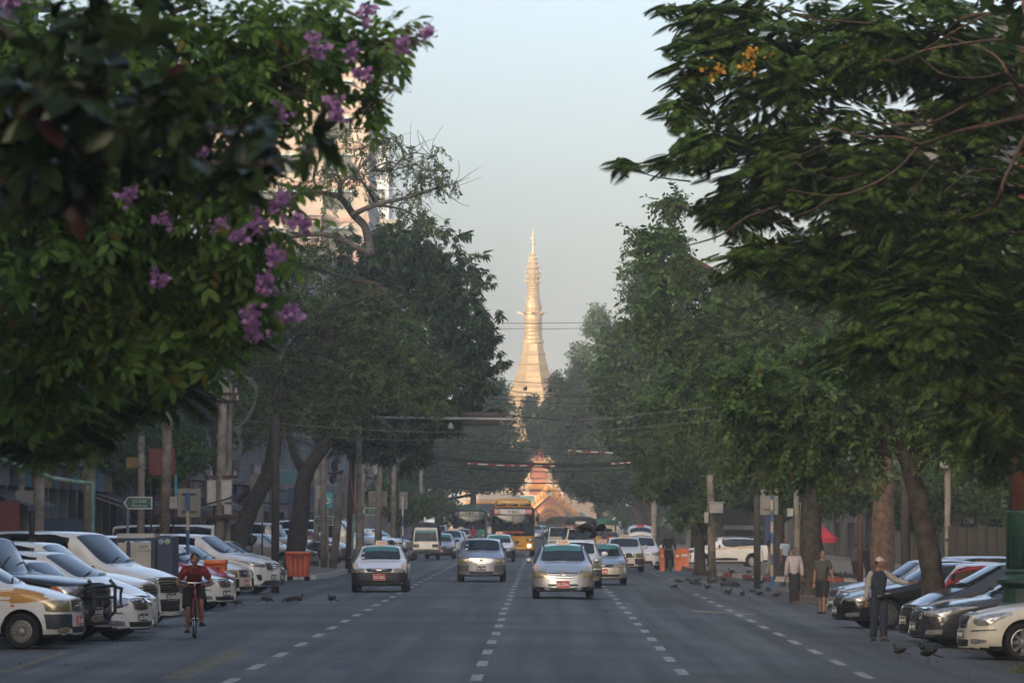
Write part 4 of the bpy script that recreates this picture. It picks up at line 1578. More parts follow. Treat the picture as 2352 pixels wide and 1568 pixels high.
    for s_ in (1, -1):
        fd = (toe[s_] - ank[s_])
        fd.z = 0
        fd = fd.normalized() if fd.length > 1e-4 else Vector((0, -1, 0))
        b = MB()
        Mf = fd.to_track_quat('-Y', 'Z').to_matrix()
        c = ank[s_] + fd * .030 * h - up * .020 * h
        b.ell(c, (.028 * h, .078 * h, .022 * h), 10, 6, Mf)
        b.box(c - up * .014 * h, (.050 * h, .148 * h, .016 * h), Mf)
        b.build('shoe', sm, t, True)
    if cap:
        b = MB()
        b.ell(hp(0, .05, .30), (hh * .76, hh * .88, hh * .80), 14, 8, Mh)
        vv = [Vector(p) for p in b.v]
        b.f = [q for q in b.f if (Mh.inverted() @ (sum((vv[i] for i in q), Vector()) / len(q) - hd) / hh).z > .30]
        b.m = [0] * len(b.f)
        b.ell(hp(0, -.95, .42), (hh * .55, hh * .50, hh * .06), 12, 5, Mh)
        b.build('cap', cap, t, True)
    if glasses:
        b = MB()
        for s_ in (1, -1):
            for k in range(10):
                a, a2 = 2 * PI * k / 10, 2 * PI * (k + 1) / 10
                b.tube([hp(s_ * .29 + .2 * math.cos(a), -.80, .05 + .15 * math.sin(a)), hp(s_ * .29 + .2 * math.cos(a2), -.80, .05 + .15 * math.sin(a2))], hh * .03, 4)
            b.tube([hp(s_ * .50, -.78, .08), hp(s_ * .68, .05, .05)], hh * .03, 4)
        b.tube([hp(-.1, -.82, .07), hp(.1, -.82, .07)], hh * .03, 4)
        b.build('glasses', M_EYE, t)
    if bag:
        b = MB()
        b.ell(pel + Vector((.01 * h, -.085 * h, .03 * h)), (.075 * h, .038 * h, .045 * h), 12, 7)
        bo = b.build('waist_bag', pbr('bag_black', (.012, .012, .013), .5, 0, .2), t, True)
        sb = MB()
        n = 16
        for k in range(n):
            a, a2 = 2 * PI * k / n, 2 * PI * (k + 1) / n
            sb.tube([pel + Vector((.098 * h * math.cos(a), .09 * h * math.sin(a), .035 * h)), pel + Vector((.098 * h * math.cos(a2), .09 * h * math.sin(a2), .035 * h))], .009 * h, 5)
        sb.build('bag_strap', M_BLACK, bo)
    return t, hd


def bicycle(label, loc, rz, frame_m, group=None):
    """faces -Y"""
    t = thing('bicycle', label, 'bicycle', loc, rz, group)
    r = .34
    wb = 1.03
    for y in (-wb / 2, wb / 2):
        b = MB()
        n = 26
        pts = [(0, y + r * math.cos(2 * PI * k / n), r + .018 + r * math.sin(2 * PI * k / n)) for k in range(n + 1)]
        b.mat(M_RUB).tube(pts, .019, 6, False)
        wo = b.build('wheel', None, t, True)
        s_ = MB().mat(M_CHROME)
        pts = [(0, y + (r - .028) * math.cos(2 * PI * k / n), r + .018 + (r - .028) * math.sin(2 * PI * k / n)) for k in range(n + 1)]
        s_.tube(pts, .010, 5, False)
        for k in range(16):
            a = 2 * PI * k / 16
            s_.tube([(.02 * (-1) ** k, y, r + .018), (0, y + (r - .03) * math.cos(a), r + .018 + (r - .03) * math.sin(a))], .003, 3, False)
        s_.tube([(-.045, y, r + .018), (.045, y, r + .018)], .02, 8)
        s_.build('rim', None, wo)
    zc = r + .018
    f = MB()
    bb = (0, .02, .30)
    hdt, hdb = (0, -.36, .88), (0, -.39, .72)
    st = (0, .20, .82)
    f.tube([hdt, hdb], .022, 8).tube([hdt, st], .017, 7).tube([hdb, bb], .020, 7).tube([st, bb], .018, 7)
    for s_ in (1, -1):
        f.tube([bb, (s_ * .05, wb / 2, zc)], .011, 6).tube([st, (s_ * .045, wb / 2, zc)], .010, 6)
        f.tube([(s_ * .03, -.40, .70), (s_ * .05, -wb / 2, zc)], .014, 6)
    f.tube([(-.04, -.395, .715), (.04, -.395, .715)], .016, 6)
    f.build('frame', frame_m, t, True)
    MB().tube([(0, -.36, .87), (0, -.40, 1.0)], .014, 6).tube([(-.28, -.38, 1.01), (-.1, -.43, 1.0), (.1, -.43, 1.0), (.28, -.38, 1.01)], .013, 6).build('handlebar', M_CHROME, t, True)
    for s_ in (1, -1):
        MB().tube([(s_ * .20, -.41, 1.0), (s_ * .27, -.39, 1.01)], .018, 6).build('grip', M_BLACK, t)
    b = MB()
    for s_ in (1, -1): b.tube([(s_ * .19, -.42, 1.0), (s_ * .22, -.50, .965), (s_ * .30, -.47, .95)], .006, 4)
    b.build('brake_lever', M_CHROME, t)
    b = MB().tube([(0, .20, .80), (0, .225, .92)], .013, 6)
    b.ell((0, .23, .95), (.075, .13, .035), 10, 6)
    b.build('saddle', M_BLACK, t, True)
    b = MB()
    b.lathe([(.09, -.005), (.09, .005)], 18, (-.05, .02, .30), 'x')
    b.tube([(-.06, .02, .30), (-.07, .14, .22)], .010, 5).tube([(.06, .02, .30), (.07, -.10, .38)], .010, 5)
    b.build('crank', M_GREYPL, t)
    for p in ((-.12, .14, .22), (.12, -.10, .38)):
        MB().box(p, (.10, .08, .02)).build('pedal', M_BLACK, t)
    return t


# ------------------------------------------------------------------ birds
M_PIG = pbr('pigeon_grey', (.040, .042, .050), .7, 0, .3, 30)
M_PIGD = pbr('pigeon_wing', (.022, .021, .022), .7, 0, .4, 30)
M_BEAK = pbr('beak', (.05, .045, .04), .5, 0, .1)
M_PLEG = pbr('bird_leg', (.16, .05, .04), .6, 0, .1)


def pigeon_meshes(down):
    b = MB()
    b.mat(M_PIG)
    tilt = Matrix.Rotation(math.radians(18), 3, 'X')
    b.ell((0, 0, .135), (.052, .105, .055), 12, 8, tilt)
    if down:
        nk = [(0, -.075, .155), (0, -.115, .135), (0, -.145, .09)]
    else:
        nk = [(0, -.075, .165), (0, -.095, .205), (0, -.102, .235)]
    b.tube(nk, [.036, .026, .022], 8)
    hp_ = Vector(nk[-1])
    b.ell(hp_, (.022, .028, .023), 9, 6)
    b.mat(M_BEAK).tube([hp_ + Vector((0, -.02, 0)), hp_ + Vector((0, -.05, -.012))], [.008, .002], 5)
    b.mat(M_PIGD)
    b.add([(-.028, .07, .115), (.028, .07, .115), (.040, .21, .075), (-.040, .21, .075), (-.028, .07, .100), (.028, .07, .100), (.038, .21, .065), (-.038, .21, .065)],
          [(0, 1, 2, 3), (7, 6, 5, 4), (0, 4, 5, 1), (1, 5, 6, 2), (2, 6, 7, 3), (3, 7, 4, 0)])
    body = b.mesh('body', None, True)
    w = MB().mat(M_PIGD)
    w.ell((.040, .015, .140), (.018, .11, .040), 9, 6, tilt)
    wl = w.mesh('wing', None, True)
    w = MB().mat(M_PIGD)
    w.ell((-.040, .015, .140), (.018, .11, .040), 9, 6, tilt)
    wr = w.mesh('wing', None, True)
    l = MB().mat(M_PLEG)
    for s_ in (1, -1):
        l.tube([(s_ * .022, .01, .095), (s_ * .024, .0, .008)], .006, 5)
        for a in (-.5, 0, .5): l.tube([(s_ * .024, 0, .008), (s_ * .024 + .03 * math.sin(a), -.03 * math.cos(a), .004)], .004, 4)
    lg = l.mesh('legs', None)
    return body, wl, wr, lg


PIG = None


def pigeon(label, loc, rz, group, down=False, scale=1.0, cat='pigeon', name='pigeon'):
    global PIG
    if PIG is None: PIG = {False: pigeon_meshes(False), True: pigeon_meshes(True)}
    t = thing(name, label, cat, loc, rz, group)
    t.scale = (scale,) * 3
    for nm, me in zip(('body', 'wing', 'wing', 'legs'), PIG[down]): obj(nm, me, t)
    return t


def flying_bird(label, loc, rz, roll, wing_up, scale=1.0):
    """wings spread; faces -Y before rotation"""
    t = thing('flying_pigeon', label, 'bird', loc, 0)
    t.rotation_euler = Euler(roll[:2] + (rz,))
    t.scale = (scale,) * 3
    b = MB().mat(M_PIG)
    b.ell((0, 0, 0), (.05, .11, .052), 12, 8)
    b.tube([(0, -.08, .01), (0, -.13, .02), (0, -.16, .02)], [.036, .026, .022], 8)
    b.ell((0, -.165, .02), (.022, .03, .023), 9, 6)
    b.mat(M_BEAK).tube([(0, -.19, .018), (0, -.215, .008)], [.008, .002], 5)
    b.build('body', None, t, True)
    tb = MB().mat(M_PIGD)
    for k in range(6):
        a = (k - 2.5) * .13
        tb.add([(a * .12 - .010, .09, 0), (a * .12 + .010, .09, 0), (math.sin(a) * .16 + .018, .09 + .15 * math.cos(a), -.004), (math.sin(a) * .16 - .018, .09 + .15 * math.cos(a), -.006)], [(0, 1, 2, 3)])
    tb.build('tail', None, t)
    for s_ in (1, -1):
        w = MB().mat(M_PIGD)
        ua = wing_up[0 if s_ > 0 else 1]
        def pt(d, c, e=0):
            x = d * math.cos(ua)
            z = d * math.sin(ua) + .03 * math.sin(d * 8) + e
            return (s_ * (.03 + x), c, z)
        le = [(0, -.06), (.10, -.10), (.20, -.09), (.30, -.02), (.34, .05)]
        te = [(0, .07), (.08, .10), (.16, .11), (.24, .11), (.30, .10)]
        vs = [pt(d, c) for d, c in le] + [pt(d, c) for d, c in te] + [pt(d, c, .012) for d, c in le] + [pt(d, c, .004) for d, c in te]
        fs = []
        for k in range(4):
            fs.append((k, k + 1, 6 + k, 5 + k))
            fs.append((10 + k, 15 + k, 16 + k, 11 + k))
            fs.append((k, 10 + k, 11 + k, k + 1))
            fs.append((5 + k, 6 + k, 16 + k, 15 + k))
        w.add(vs, fs)
        for k in range(7):    # primaries
            a = .25 + k * .20
            d0 = .34 - .012 * k
            p0 = Vector(pt(lerp(.33, .20, k / 6), lerp(.04, .10, k / 6)))
            p1 = Vector(pt(lerp(.45, .22, k / 6), lerp(.10, .20, k / 6) + .02))
            sdv = Vector((.012, .012, 0))
            w.add([p0 - sdv, p0 + sdv, p1 + sdv * .6, p1 - sdv * .6], [(0, 1, 2, 3)])
        w.build('wing', None, t, True)
    return t
# ------------------------------------------------------------------ ground, road, kerbs, markings
def asphalt_mat():
    m, nt, b = nodes_of('asphalt')
    tc = nt.nodes.new('ShaderNodeTexCoord')
    mp = nt.nodes.new('ShaderNodeMapping')
    mp.inputs['Scale'].default_value = (1.6, .022, 1)
    nt.links.new(tc.outputs['Object'], mp.inputs[0])
    n1 = nt.nodes.new('ShaderNodeTexNoise'); n1.inputs['Scale'].default_value = 1.1; n1.inputs['Detail'].default_value = 5
    n2 = nt.nodes.new('ShaderNodeTexNoise'); n2.inputs['Scale'].default_value = 60; n2.inputs['Detail'].default_value = 3
    n3 = nt.nodes.new('ShaderNodeTexNoise'); n3.inputs['Scale'].default_value = .16; n3.inputs['Detail'].default_value = 6
    nt.links.new(mp.outputs[0], n1.inputs[0])
    nt.links.new(tc.outputs['Object'], n2.inputs[0])
    nt.links.new(tc.outputs['Object'], n3.inputs[0])
    r = nt.nodes.new('ShaderNodeValToRGB')
    r.color_ramp.elements[0].position, r.color_ramp.elements[0].color = .34, (.060, .069, .072, 1)
    r.color_ramp.elements[1].position, r.color_ramp.elements[1].color = .66, (.132, .148, .152, 1)
    nt.links.new(n1.outputs[0], r.inputs[0])
    mx = nt.nodes.new('ShaderNodeMixRGB'); mx.blend_type = 'MULTIPLY'; mx.inputs[0].default_value = .85
    r2 = nt.nodes.new('ShaderNodeValToRGB')
    r2.color_ramp.elements[0].position, r2.color_ramp.elements[0].color = .34, (.55, .53, .51, 1)
    r2.color_ramp.elements[1].position, r2.color_ramp.elements[1].color = .66, (1, 1, 1, 1)
    nt.links.new(n3.outputs[0], r2.inputs[0])
    nt.links.new(r.outputs[0], mx.inputs[1]); nt.links.new(r2.outputs[0], mx.inputs[2])
    mx2 = nt.nodes.new('ShaderNodeMixRGB'); mx2.blend_type = 'OVERLAY'; mx2.inputs[0].default_value = .35
    nt.links.new(mx.outputs[0], mx2.inputs[1]); nt.links.new(n2.outputs[0], mx2.inputs[2])
    nt.links.new(mx2.outputs[0], b.inputs['Base Color'])
    b.inputs['Roughness'].default_value = .80
    b.inputs['Specular IOR Level'].default_value = .35
    bp = nt.nodes.new('ShaderNodeBump'); bp.inputs['Strength'].default_value = .25; bp.inputs['Distance'].default_value = .01
    nt.links.new(n2.outputs[0], bp.inputs['Height']); nt.links.new(bp.outputs[0], b.inputs['Normal'])
    return m


def sheet(name, xs, ys, dz, mat, extra=None):
    V, Fq = [], []
    for y in ys:
        for x in xs: V.append((x, y, gz(x) + dz))
    n = len(xs)
    for j in range(len(ys) - 1):
        for i in range(n - 1): Fq.append((j * n + i, j * n + i + 1, (j + 1) * n + i + 1, (j + 1) * n + i))
    o = obj(name, mesh_np(name, V, Fq, mat))
    return tag(o, kind='structure')


M_ASPH = asphalt_mat()
M_DUST = pbr('dusty_ground', (.085, .075, .060), .95, 0, .35, .6, bump=.3)
M_PAVE = pbr('pavement_concrete', (.20, .18, .155), .9, 0, .25, 1.2, bump=.2)
XS = [-2500, -60, -20, -9.3, -4, 0, .5, 3, 6, 9, 14, 60, 2500]
sheet('ground', XS, [-600, 0, 60, 150, 300, 600, 1000, 3500], -.012, M_DUST)
sheet('road', [-9.2, -6, -3, 0, .5, 2, 4, 6, 7.6], [-120, 0, 40, 80, 120, 160, 200, 300, 450, 790], 0.0, M_ASPH)
sheet('side_road', [7.6, 9, 14, 40], [180, 210], .0, M_ASPH)
M_APR = pbr('parking_asphalt', (.052, .046, .038), .92, 0, .4, .45, bump=.3)
sheet('parking_apron', [-13.2, -9.2], [40, 120, 189], .0, M_APR)
sheet('parking_apron', [7.6, 9, 12.8], [40, 100, 149], .0, M_APR)

M_KW = pbr('kerb_white', (.50, .48, .43), .85, 0, .22, 3)
M_KR = pbr('kerb_red', (.30, .06, .045), .85, 0, .25, 3)
M_KG = pbr('kerb_grey', (.22, .20, .175), .9, 0, .25, 3)


def pavement(name, poly, h=.14):
    """raised slab; its rim is built from kerb stones separately"""
    n = len(poly)
    vs = [(x, y, gz(x) + h) for x, y in poly] + [(x, y, gz(x) - .05) for x, y in poly]
    me = bpy.data.meshes.new(name)
    me.from_pydata(vs, [], [tuple(range(n))] + [(i, n + i, n + (i + 1) % n, (i + 1) % n) for i in range(n)])
    bm = bmesh.new(); bm.from_mesh(me); bmesh.ops.recalc_face_normals(bm, faces=bm.faces); bm.to_mesh(me); bm.free()
    me.materials.append(M_PAVE)
    return tag(obj(name, me), kind='structure')


def kerb(pts, cols, parent, step=1.0, w=.18, h=.17):
    """a row of kerb stones, each a part of the pavement"""
    k = 0
    for (a, b) in zip(pts[:-1], pts[1:]):
        d = math.dist(a, b)
        n = max(1, int(round(d / step)))
        for i in range(n):
            p = (lerp(a[0], b[0], (i + .5) / n), lerp(a[1], b[1], (i + .5) / n))
            ang = math.atan2(b[1] - a[1], b[0] - a[0])
            key = ('stone', round(d / n, 2), w, h)
            if key not in MAT:
                MAT[key] = MB().box((0, 0, 0), (d / n - .012, w, h + .12)).mesh('kerb_stone', M_KG)
            o = obj('kerb_stone', MAT[key], parent, (p[0], p[1], gz(p[0]) + h / 2 - .06 + random.uniform(-.006, .006)), (0, 0, ang))
            o.material_slots[0].link = 'OBJECT'
            o.material_slots[0].material = cols[k % len(cols)]
            k += 1


pl = pavement('pavement', [(-8.3, 194), (-8.0, 200), (-8.0, 780), (-17.2, 780), (-17.2, 192), (-9.5, 192)])
kerb([(-10.6, 191.7), (-9.4, 191.7), (-8.2, 193.6), (-7.85, 200), (-7.85, 222)], [M_KW], pl, .6)
kerb([(-7.85, 222), (-7.85, 300)], [M_KW, M_KR], pl, 1.0)
kerb([(-7.85, 300), (-7.85, 560)], [M_KW, M_KW, M_KR, M_KR], pl, 2.0)
pl2 = pavement('pavement', [(-13.3, 30), (-13.3, 189), (-17.2, 189), (-17.2, 30)])
kerb([(-13.2, 60), (-13.2, 188)], [M_KG], pl2, 2.0)
pr = pavement('pavement', [(7.9, 176.5), (9.0, 180), (20, 180), (20, 150), (12.9, 150), (12.9, 30), (8.0 + 8, 30), (16, 149.5), (8.3, 151), (7.7, 160)][0:5] + [(8.6, 150), (7.8, 160)])
kerb([(8.3, 150.5), (7.7, 160), (7.7, 175.5), (8.1, 177.5), (9.0, 179.8)], [M_KG], pr, .45)
pr3 = pavement('pavement', [(12.9, 149.4), (12.9, 30), (16.5, 30), (16.5, 149.4)])
kerb([(12.8, 60), (12.8, 149)], [M_KG], pr3, 2.0)
pr2 = pavement('pavement', [(7.0, 780), (6.8, 243), (7.2, 232), (9.3, 214), (20, 211), (20, 780)])
kerb([(6.65, 260), (6.65, 243), (7.05, 231.5)], [M_KG, M_KR], pr2, .8)
kerb([(7.05, 231.5), (9.2, 213.6)], [M_KR, M_KW], pr2, 2.6)
kerb([(9.2, 213.6), (16, 211.4)], [M_KW, M_KR], pr2, 1.4)
kerb([(6.85, 262), (6.85, 560)], [M_KW, M_KR], pr2, 2.0)

# painted markings
M_LINE = pbr('line_paint', (.40, .41, .40), .75, 0, .40, 7)
M_LINEY = pbr('line_paint_yellow', (.25, .20, .10), .8, 0, .42, 6)
M_LINEO = pbr('line_paint_worn', (.20, .205, .20), .8, 0, .3, 1.5)


def dash(x, y0, y1, w, mat, dz=.004, skew=0.0):
    me = bpy.data.meshes.new('lane_dash')
    a = gz(x) + dz
    me.from_pydata([(x - w / 2 + skew, y0, a), (x + w / 2 + skew, y0, a), (x + w / 2 - skew, y1, a), (x - w / 2 - skew, y1, a)], [], [(0, 1, 2, 3)])
    me.materials.append(mat)
    o = obj('lane_dash', me)
    return tag(o, kind='structure')


lm = {}
for x, y0, per, ln, w in ((-.88, 72.0, 7.1, 2.9, .16), (2.02, 69.5, 7.1, 2.9, .16), (-4.15, 70.2, 7.1, 2.9, .16), (4.73, 71.0, 7.1, 3.2, .15)):
    root = thing('lane_line', 'x', None, (0, 0, 0))
    for k_ in ('label',): del root[k_]
    root['kind'] = 'structure'
    k = 0
    y = y0 - 7.1
    while y < 520:
        # fully worn away in places, as painted lines are
        if not (x == 4.73 and 165 < y < 215):
            dash(x + random.uniform(-.015, .015), y, y + ln, w, M_LINE).parent = root
        y += per
for k in range(17):     # hatched yellow strip
    y = 73.0 + k * .95
    dash(-4.98, y, y + .48, .42, M_LINEY).parent = root
for k in range(9):
    y = 76.0 + k * 1.3
    dash(-7.55 - .02 * k, y, y + 1.0, .16, M_LINEY).parent = root
for (u0, u1, v) in ((1590, 1735, 1404),):
    a, b = GP(u0, v - 2), GP(u1, v + 6)
    me = bpy.data.meshes.new('worn_stripe')
    me.from_pydata([(a[0], a[1] - 2.2, gz(a[0]) + .004), (b[0], b[1] - 1.2, gz(b[0]) + .004), (b[0], b[1] + .4, gz(b[0]) + .004), (a[0], a[1] + 1.0, gz(a[0]) + .004)], [], [(0, 1, 2, 3)])
    me.materials.append(pbr('stripe_paint', (.26, .22, .16), .85, 0, .35, 1.2))
    tag(obj('worn_stripe', me), kind='structure')
# arrows and short bars painted on the lanes further on
for (u, v, w, mt) in ((1050, 1316, .35, M_LINEY), (1040, 1329, .30, M_LINEO), (1190, 1305, .3, M_LINEO), (1545, 1330, .7, M_LINEY), (1625, 1337, .7, M_LINEY), (1225, 1322, .5, M_LINEY), (950, 1323, .35, M_LINEO)):
    x, y = GP(u, v)
    me = bpy.data.meshes.new('lane_arrow')
    z = gz(x) + .005
    me.from_pydata([(x - w * .25, y - 3, z), (x + w * .25, y - 3, z), (x + w * .25, y + 1, z), (x + w, y + 1, z), (x, y + 4, z), (x - w, y + 1, z), (x - w * .25, y + 1, z)], [], [tuple(range(7))])
    me.materials.append(mt)
    tag(obj('lane_arrow', me), kind='structure')
# oil stains, tar joints
M_TAR = pbr('tar_seal', (.022, .023, .024), .7, 0, .3, 3)
for (u0, v0, u1, v1, w) in ((1795, 1509, 1985, 1523, .10), (60, 1530, 520, 1507, .05), (1430, 1405, 1560, 1425, .05)):
    a, b = GP(u0, v0), GP(u1, v1)
    mb_ = MB()
    n = 8
    for i in range(n):
        p = (lerp(a[0], b[0], i / n), lerp(a[1], b[1], i / n) + .15 * math.sin(i * 1.7))
        q = (lerp(a[0], b[0], (i + 1) / n), lerp(a[1], b[1], (i + 1) / n) + .15 * math.sin((i + 1) * 1.7))
        mb_.add([(p[0], p[1] - w, gz(p[0]) + .004), (q[0], q[1] - w, gz(q[0]) + .004), (q[0], q[1] + w, gz(q[0]) + .004), (p[0], p[1] + w, gz(p[0]) + .004)], [(0, 1, 2, 3)])
    tag(mb_.build('tar_joint', M_TAR), kind='structure')
M_OIL = pbr('oil_stain', (.034, .036, .037), .7, 0, .35, 2)
M_PATCH = pbr('asphalt_patch', (.052, .057, .058), .85, 0, .30, 3, bump=.2)
rp = random.Random(21)
for k in range(26):
    oil = k < 16
    x = rp.choice((-6.3, -2.5, .6, 3.4)) + rp.uniform(-.5, .5)
    y = 74 + 150 * (k / 26) ** 1.4 + rp.uniform(0, 6)
    rx, ry = (rp.uniform(.12, .35), rp.uniform(.8, 3.0)) if oil else (rp.uniform(.5, 1.3), rp.uniform(1.0, 3.5))
    n = 14 if oil else 4
    ph = 0 if oil else PI / 4
    vs = []
    for i in range(n):
        a = 2 * PI * i / n + ph
        q = rp.uniform(.65, 1.1) if oil else 1.3 + rp.uniform(-.05, .05)
        vs.append((x + rx * q * math.cos(a), y + ry * q * math.sin(a), gz(x + rx * q * math.cos(a)) + (.0025 if oil else .002) + k * .00004))
    me = bpy.data.meshes.new('oil_stain' if oil else 'asphalt_patch')
    me.from_pydata(vs, [], [tuple(range(n))])
    me.materials.append(M_OIL if oil else M_PATCH)
    tag(obj(me.name, me), kind='structure')
lit = MB()
for k in range(170):
    y = random.uniform(78, 190)
    x = random.choice((random.uniform(-9.4, -6.5), random.uniform(-9.4, -6.5), random.uniform(5.5, 8.2), random.uniform(-6, 6)))
    r = random.uniform(.010, .028)
    lit.box((x, y, gz(x) + r * .3), (r, r * 1.4, r * .5), Matrix.Rotation(random.uniform(0, 3), 3, 'Z'))
tag(lit.build('litter', pbr('dry_leaf_litter', (.12, .10, .065), .9, 0, .5, 30)), kind='stuff')

# ------------------------------------------------------------------ buildings
WALLS = [pbr('render_%d' % i, c, .9, 0, .22, .35, bump=.15) for i, c in enumerate([(.20, .18, .145), (.16, .165, .16), (.21, .19, .155), (.14, .155, .16), (.18, .145, .12), (.22, .21, .185)])]
M_WFR = pbr('window_frame', (.22, .24, .25), .6, 0, .15)
M_PANE = pbr('window_pane', (.020, .026, .032), .08, 0, .3, 1.0)
M_SHUT = pbr('roller_shutter', (.045, .058, .065), .55, .3, .2, 1.5)
M_SLAB = pbr('concrete_slab', (.22, .21, .19), .9, 0, .25, .8)
M_DOOR = pbr('dark_doorway', (.018, .017, .016), .8, 0, .3)
AWN = [pbr('awning_%d' % i, c, .85, 0, .2, 2) for i, c in enumerate([(.03, .05, .085), (.12, .03, .028), (.03, .07, .06), (.14, .13, .11), (.15, .09, .03)])]
SIGNC = [pbr('shop_sign_%d' % i, c, .6, 0, .12, 2) for i, c in enumerate([(.16, .03, .028), (.02, .045, .10), (.22, .21, .19), (.03, .12, .15), (.20, .13, .03)])]
WALLD = [pbr('old_render_%d' % i, c, .9, 0, .25, .35, bump=.15) for i, c in enumerate([(.06, .056, .05), (.045, .048, .05), (.07, .062, .05)])]
M_DARKW = pbr('dark_wall', (.030, .030, .029), .9, 0, .3, .5)  # even tone, darker than the neighbouring walls
WIN = {}


def window_mesh(w, h):
    k = (w, h)
    if k not in WIN:
        b = MB()
        b.bx(-.06, .05, -w / 2 - .06, w / 2 + .06, -h / 2 - .06, -h / 2)
        b.bx(-.06, .05, -w / 2 - .06, w / 2 + .06, h / 2, h / 2 + .06)
        for s in (-1, 1): b.bx(-.06, .04, s * (w / 2 + .03) - .03, s * (w / 2 + .03) + .03, -h / 2, h / 2)
        b.bx(-.05, .02, -.03, .03, -h / 2, h / 2)
        b.bx(-.05, .02, -w / 2, -.03, -.02, .02)
        b.bx(-.05, .02, .03, w / 2, -.02, .02)
        f = b.mesh('window', M_WFR)
        p = MB().bx(-.05, -.02, -w / 2, w / 2, -h / 2, h / 2).mesh('pane', M_PANE)
        WIN[k] = (f, p)
    return WIN[k]


def building(label, xf, y0, y1, depth, floors, wall, face=1, fh=3.6, windows=True, shops=True, seed=0, group=None, upto=99):
    """street building; face=+1 looks towards +X"""
    rnd = random.Random(seed)
    t = thing('shop_house', label, 'building', (xf, (y0 + y1) / 2, gz(xf) + .02), 0 if face > 0 else PI, group)
    L = y1 - y0
    g = 4.2
    Ht = g + floors * fh
    b = MB().bx(-depth, 0, -L / 2, L / 2, g, Ht)
    b.bx(-depth, -1.4, -L / 2, L / 2, 0, g)
    nb_ = max(2, int(L / 3.4))
    bw = L / nb_
    for k in range(nb_ + 1):
        yy = min(max(-L / 2 + k * bw, -L / 2 + .2), L / 2 - .2)
        b.bx(-1.39, 0, yy - .19, yy + .19, 0, g - .002)
    b.build('wall', wall, t)
    pb = MB().bx(-depth - .1, .12, -L / 2 + .003, L / 2 - .003, Ht + .002, Ht + .9)
    pb.build('parapet', wall, t)
    for fl in range(floors):
        z = g + fl * fh
        if fl <= upto:
            MB().bx(.002, .28, -L / 2 + .02, L / 2 - .02, z - .14, z + .12).build('floor_band', M_SLAB, t)
        if not windows or fl > upto: continue
        fm, pm = window_mesh(1.5, 1.7)
        for k in range(nb_):
            yy = -L / 2 + (k + .5) * bw
            if rnd.random() < .35:
                bo = MB().bx(.29, 1.15, yy - bw * .42, yy + bw * .42, z - .10, z + .05)
                bo = bo.build('balcony', M_SLAB, t)
                rb_ = MB()
                for i in range(9):
                    y2 = lerp(yy - bw * .41, yy + bw * .41, i / 8)
                    rb_.tube([(1.10, y2, z + .05), (1.10, y2, z + .98)], .018, 4)
                rb_.tube([(1.10, yy - bw * .42, z + 1.0), (1.10, yy + bw * .42, z + 1.0)], .03, 5)
                rb_.build('railing', M_GREYPL, bo)
                if rnd.random() < .6:
                    c = rnd.choice(AWN + SIGNC)
                    y3 = yy + rnd.uniform(-.8, .6)
                    MB().bx(1.13, 1.16, y3 - .35, y3 + .35, z + .35, z + 1.05).build('laundry', c, bo)
            wo = obj('window', fm, t, (.0, yy, z + 1.75))
            obj('pane', pm, wo, (0.03, 0, 0))
            if rnd.random() < .3:
                MB().bx(.02, .55, yy + .85, yy + 1.45, z + .6, z + 1.1).build('cooling_unit', pbr('unit_white', (.40, .40, .38), .6, 0, .15), t)
            if rnd.random() < .4:
                a = MB()
                a.add([(.02, yy - 1, z + 2.85), (.02, yy + 1, z + 2.85), (.75, yy + 1, z + 2.5), (.75, yy - 1, z + 2.5), (.02, yy - 1, z + 2.81), (.02, yy + 1, z + 2.81), (.75, yy + 1, z + 2.46), (.75, yy - 1, z + 2.46)],
                      [(0, 3, 2, 1), (4, 5, 6, 7), (3, 7, 6, 2), (0, 4, 7, 3), (1, 2, 6, 5)])
                a.build('window_hood', rnd.choice(AWN), t)
    if shops:
        for k in range(nb_):
            yy = -L / 2 + (k + .5) * bw
            hw = bw / 2 - .25
            if rnd.random() < .55:
                s_ = MB()
                n = 15
                for i in range(n):
                    z0 = .05 + i * .2
                    s_.add([(-1.36, yy - hw, z0), (-1.36, yy + hw, z0), (-1.32, yy + hw, z0 + .10), (-1.32, yy - hw, z0 + .10), (-1.36, yy + hw, z0 + .2), (-1.36, yy - hw, z0 + .2)], [(0, 1, 2, 3), (3, 2, 4, 5)])
                s_.build('shutter', M_SHUT, t)
            else:
                MB().bx(-1.38, -1.30, yy - hw, yy + hw, .02, 3.0).build('doorway', M_DOOR, t)
                MB().bx(-1.29, -.7, yy - hw + .3, yy - .1, .02, 1.1).build('display_counter', rnd.choice(SIGNC + WALLS), t)
            if rnd.random() < .8:
                MB().bx(.012, .14, yy - hw, yy + hw, 3.2, 3.95).build('signboard', rnd.choice(SIGNC), t)
            if rnd.random() < .6:
                a = MB()
                zz = 3.1
                a.add([(.0, yy - hw, zz), (.0, yy + hw, zz), (1.7, yy + hw, zz - .55), (1.7, yy - hw, zz - .55), (1.7, yy + hw, zz - .85), (1.7, yy - hw, zz - .85)], [(0, 3, 2, 1), (3, 5, 4, 2)])
                a.build('awning', rnd.choice(AWN), t)
    return t


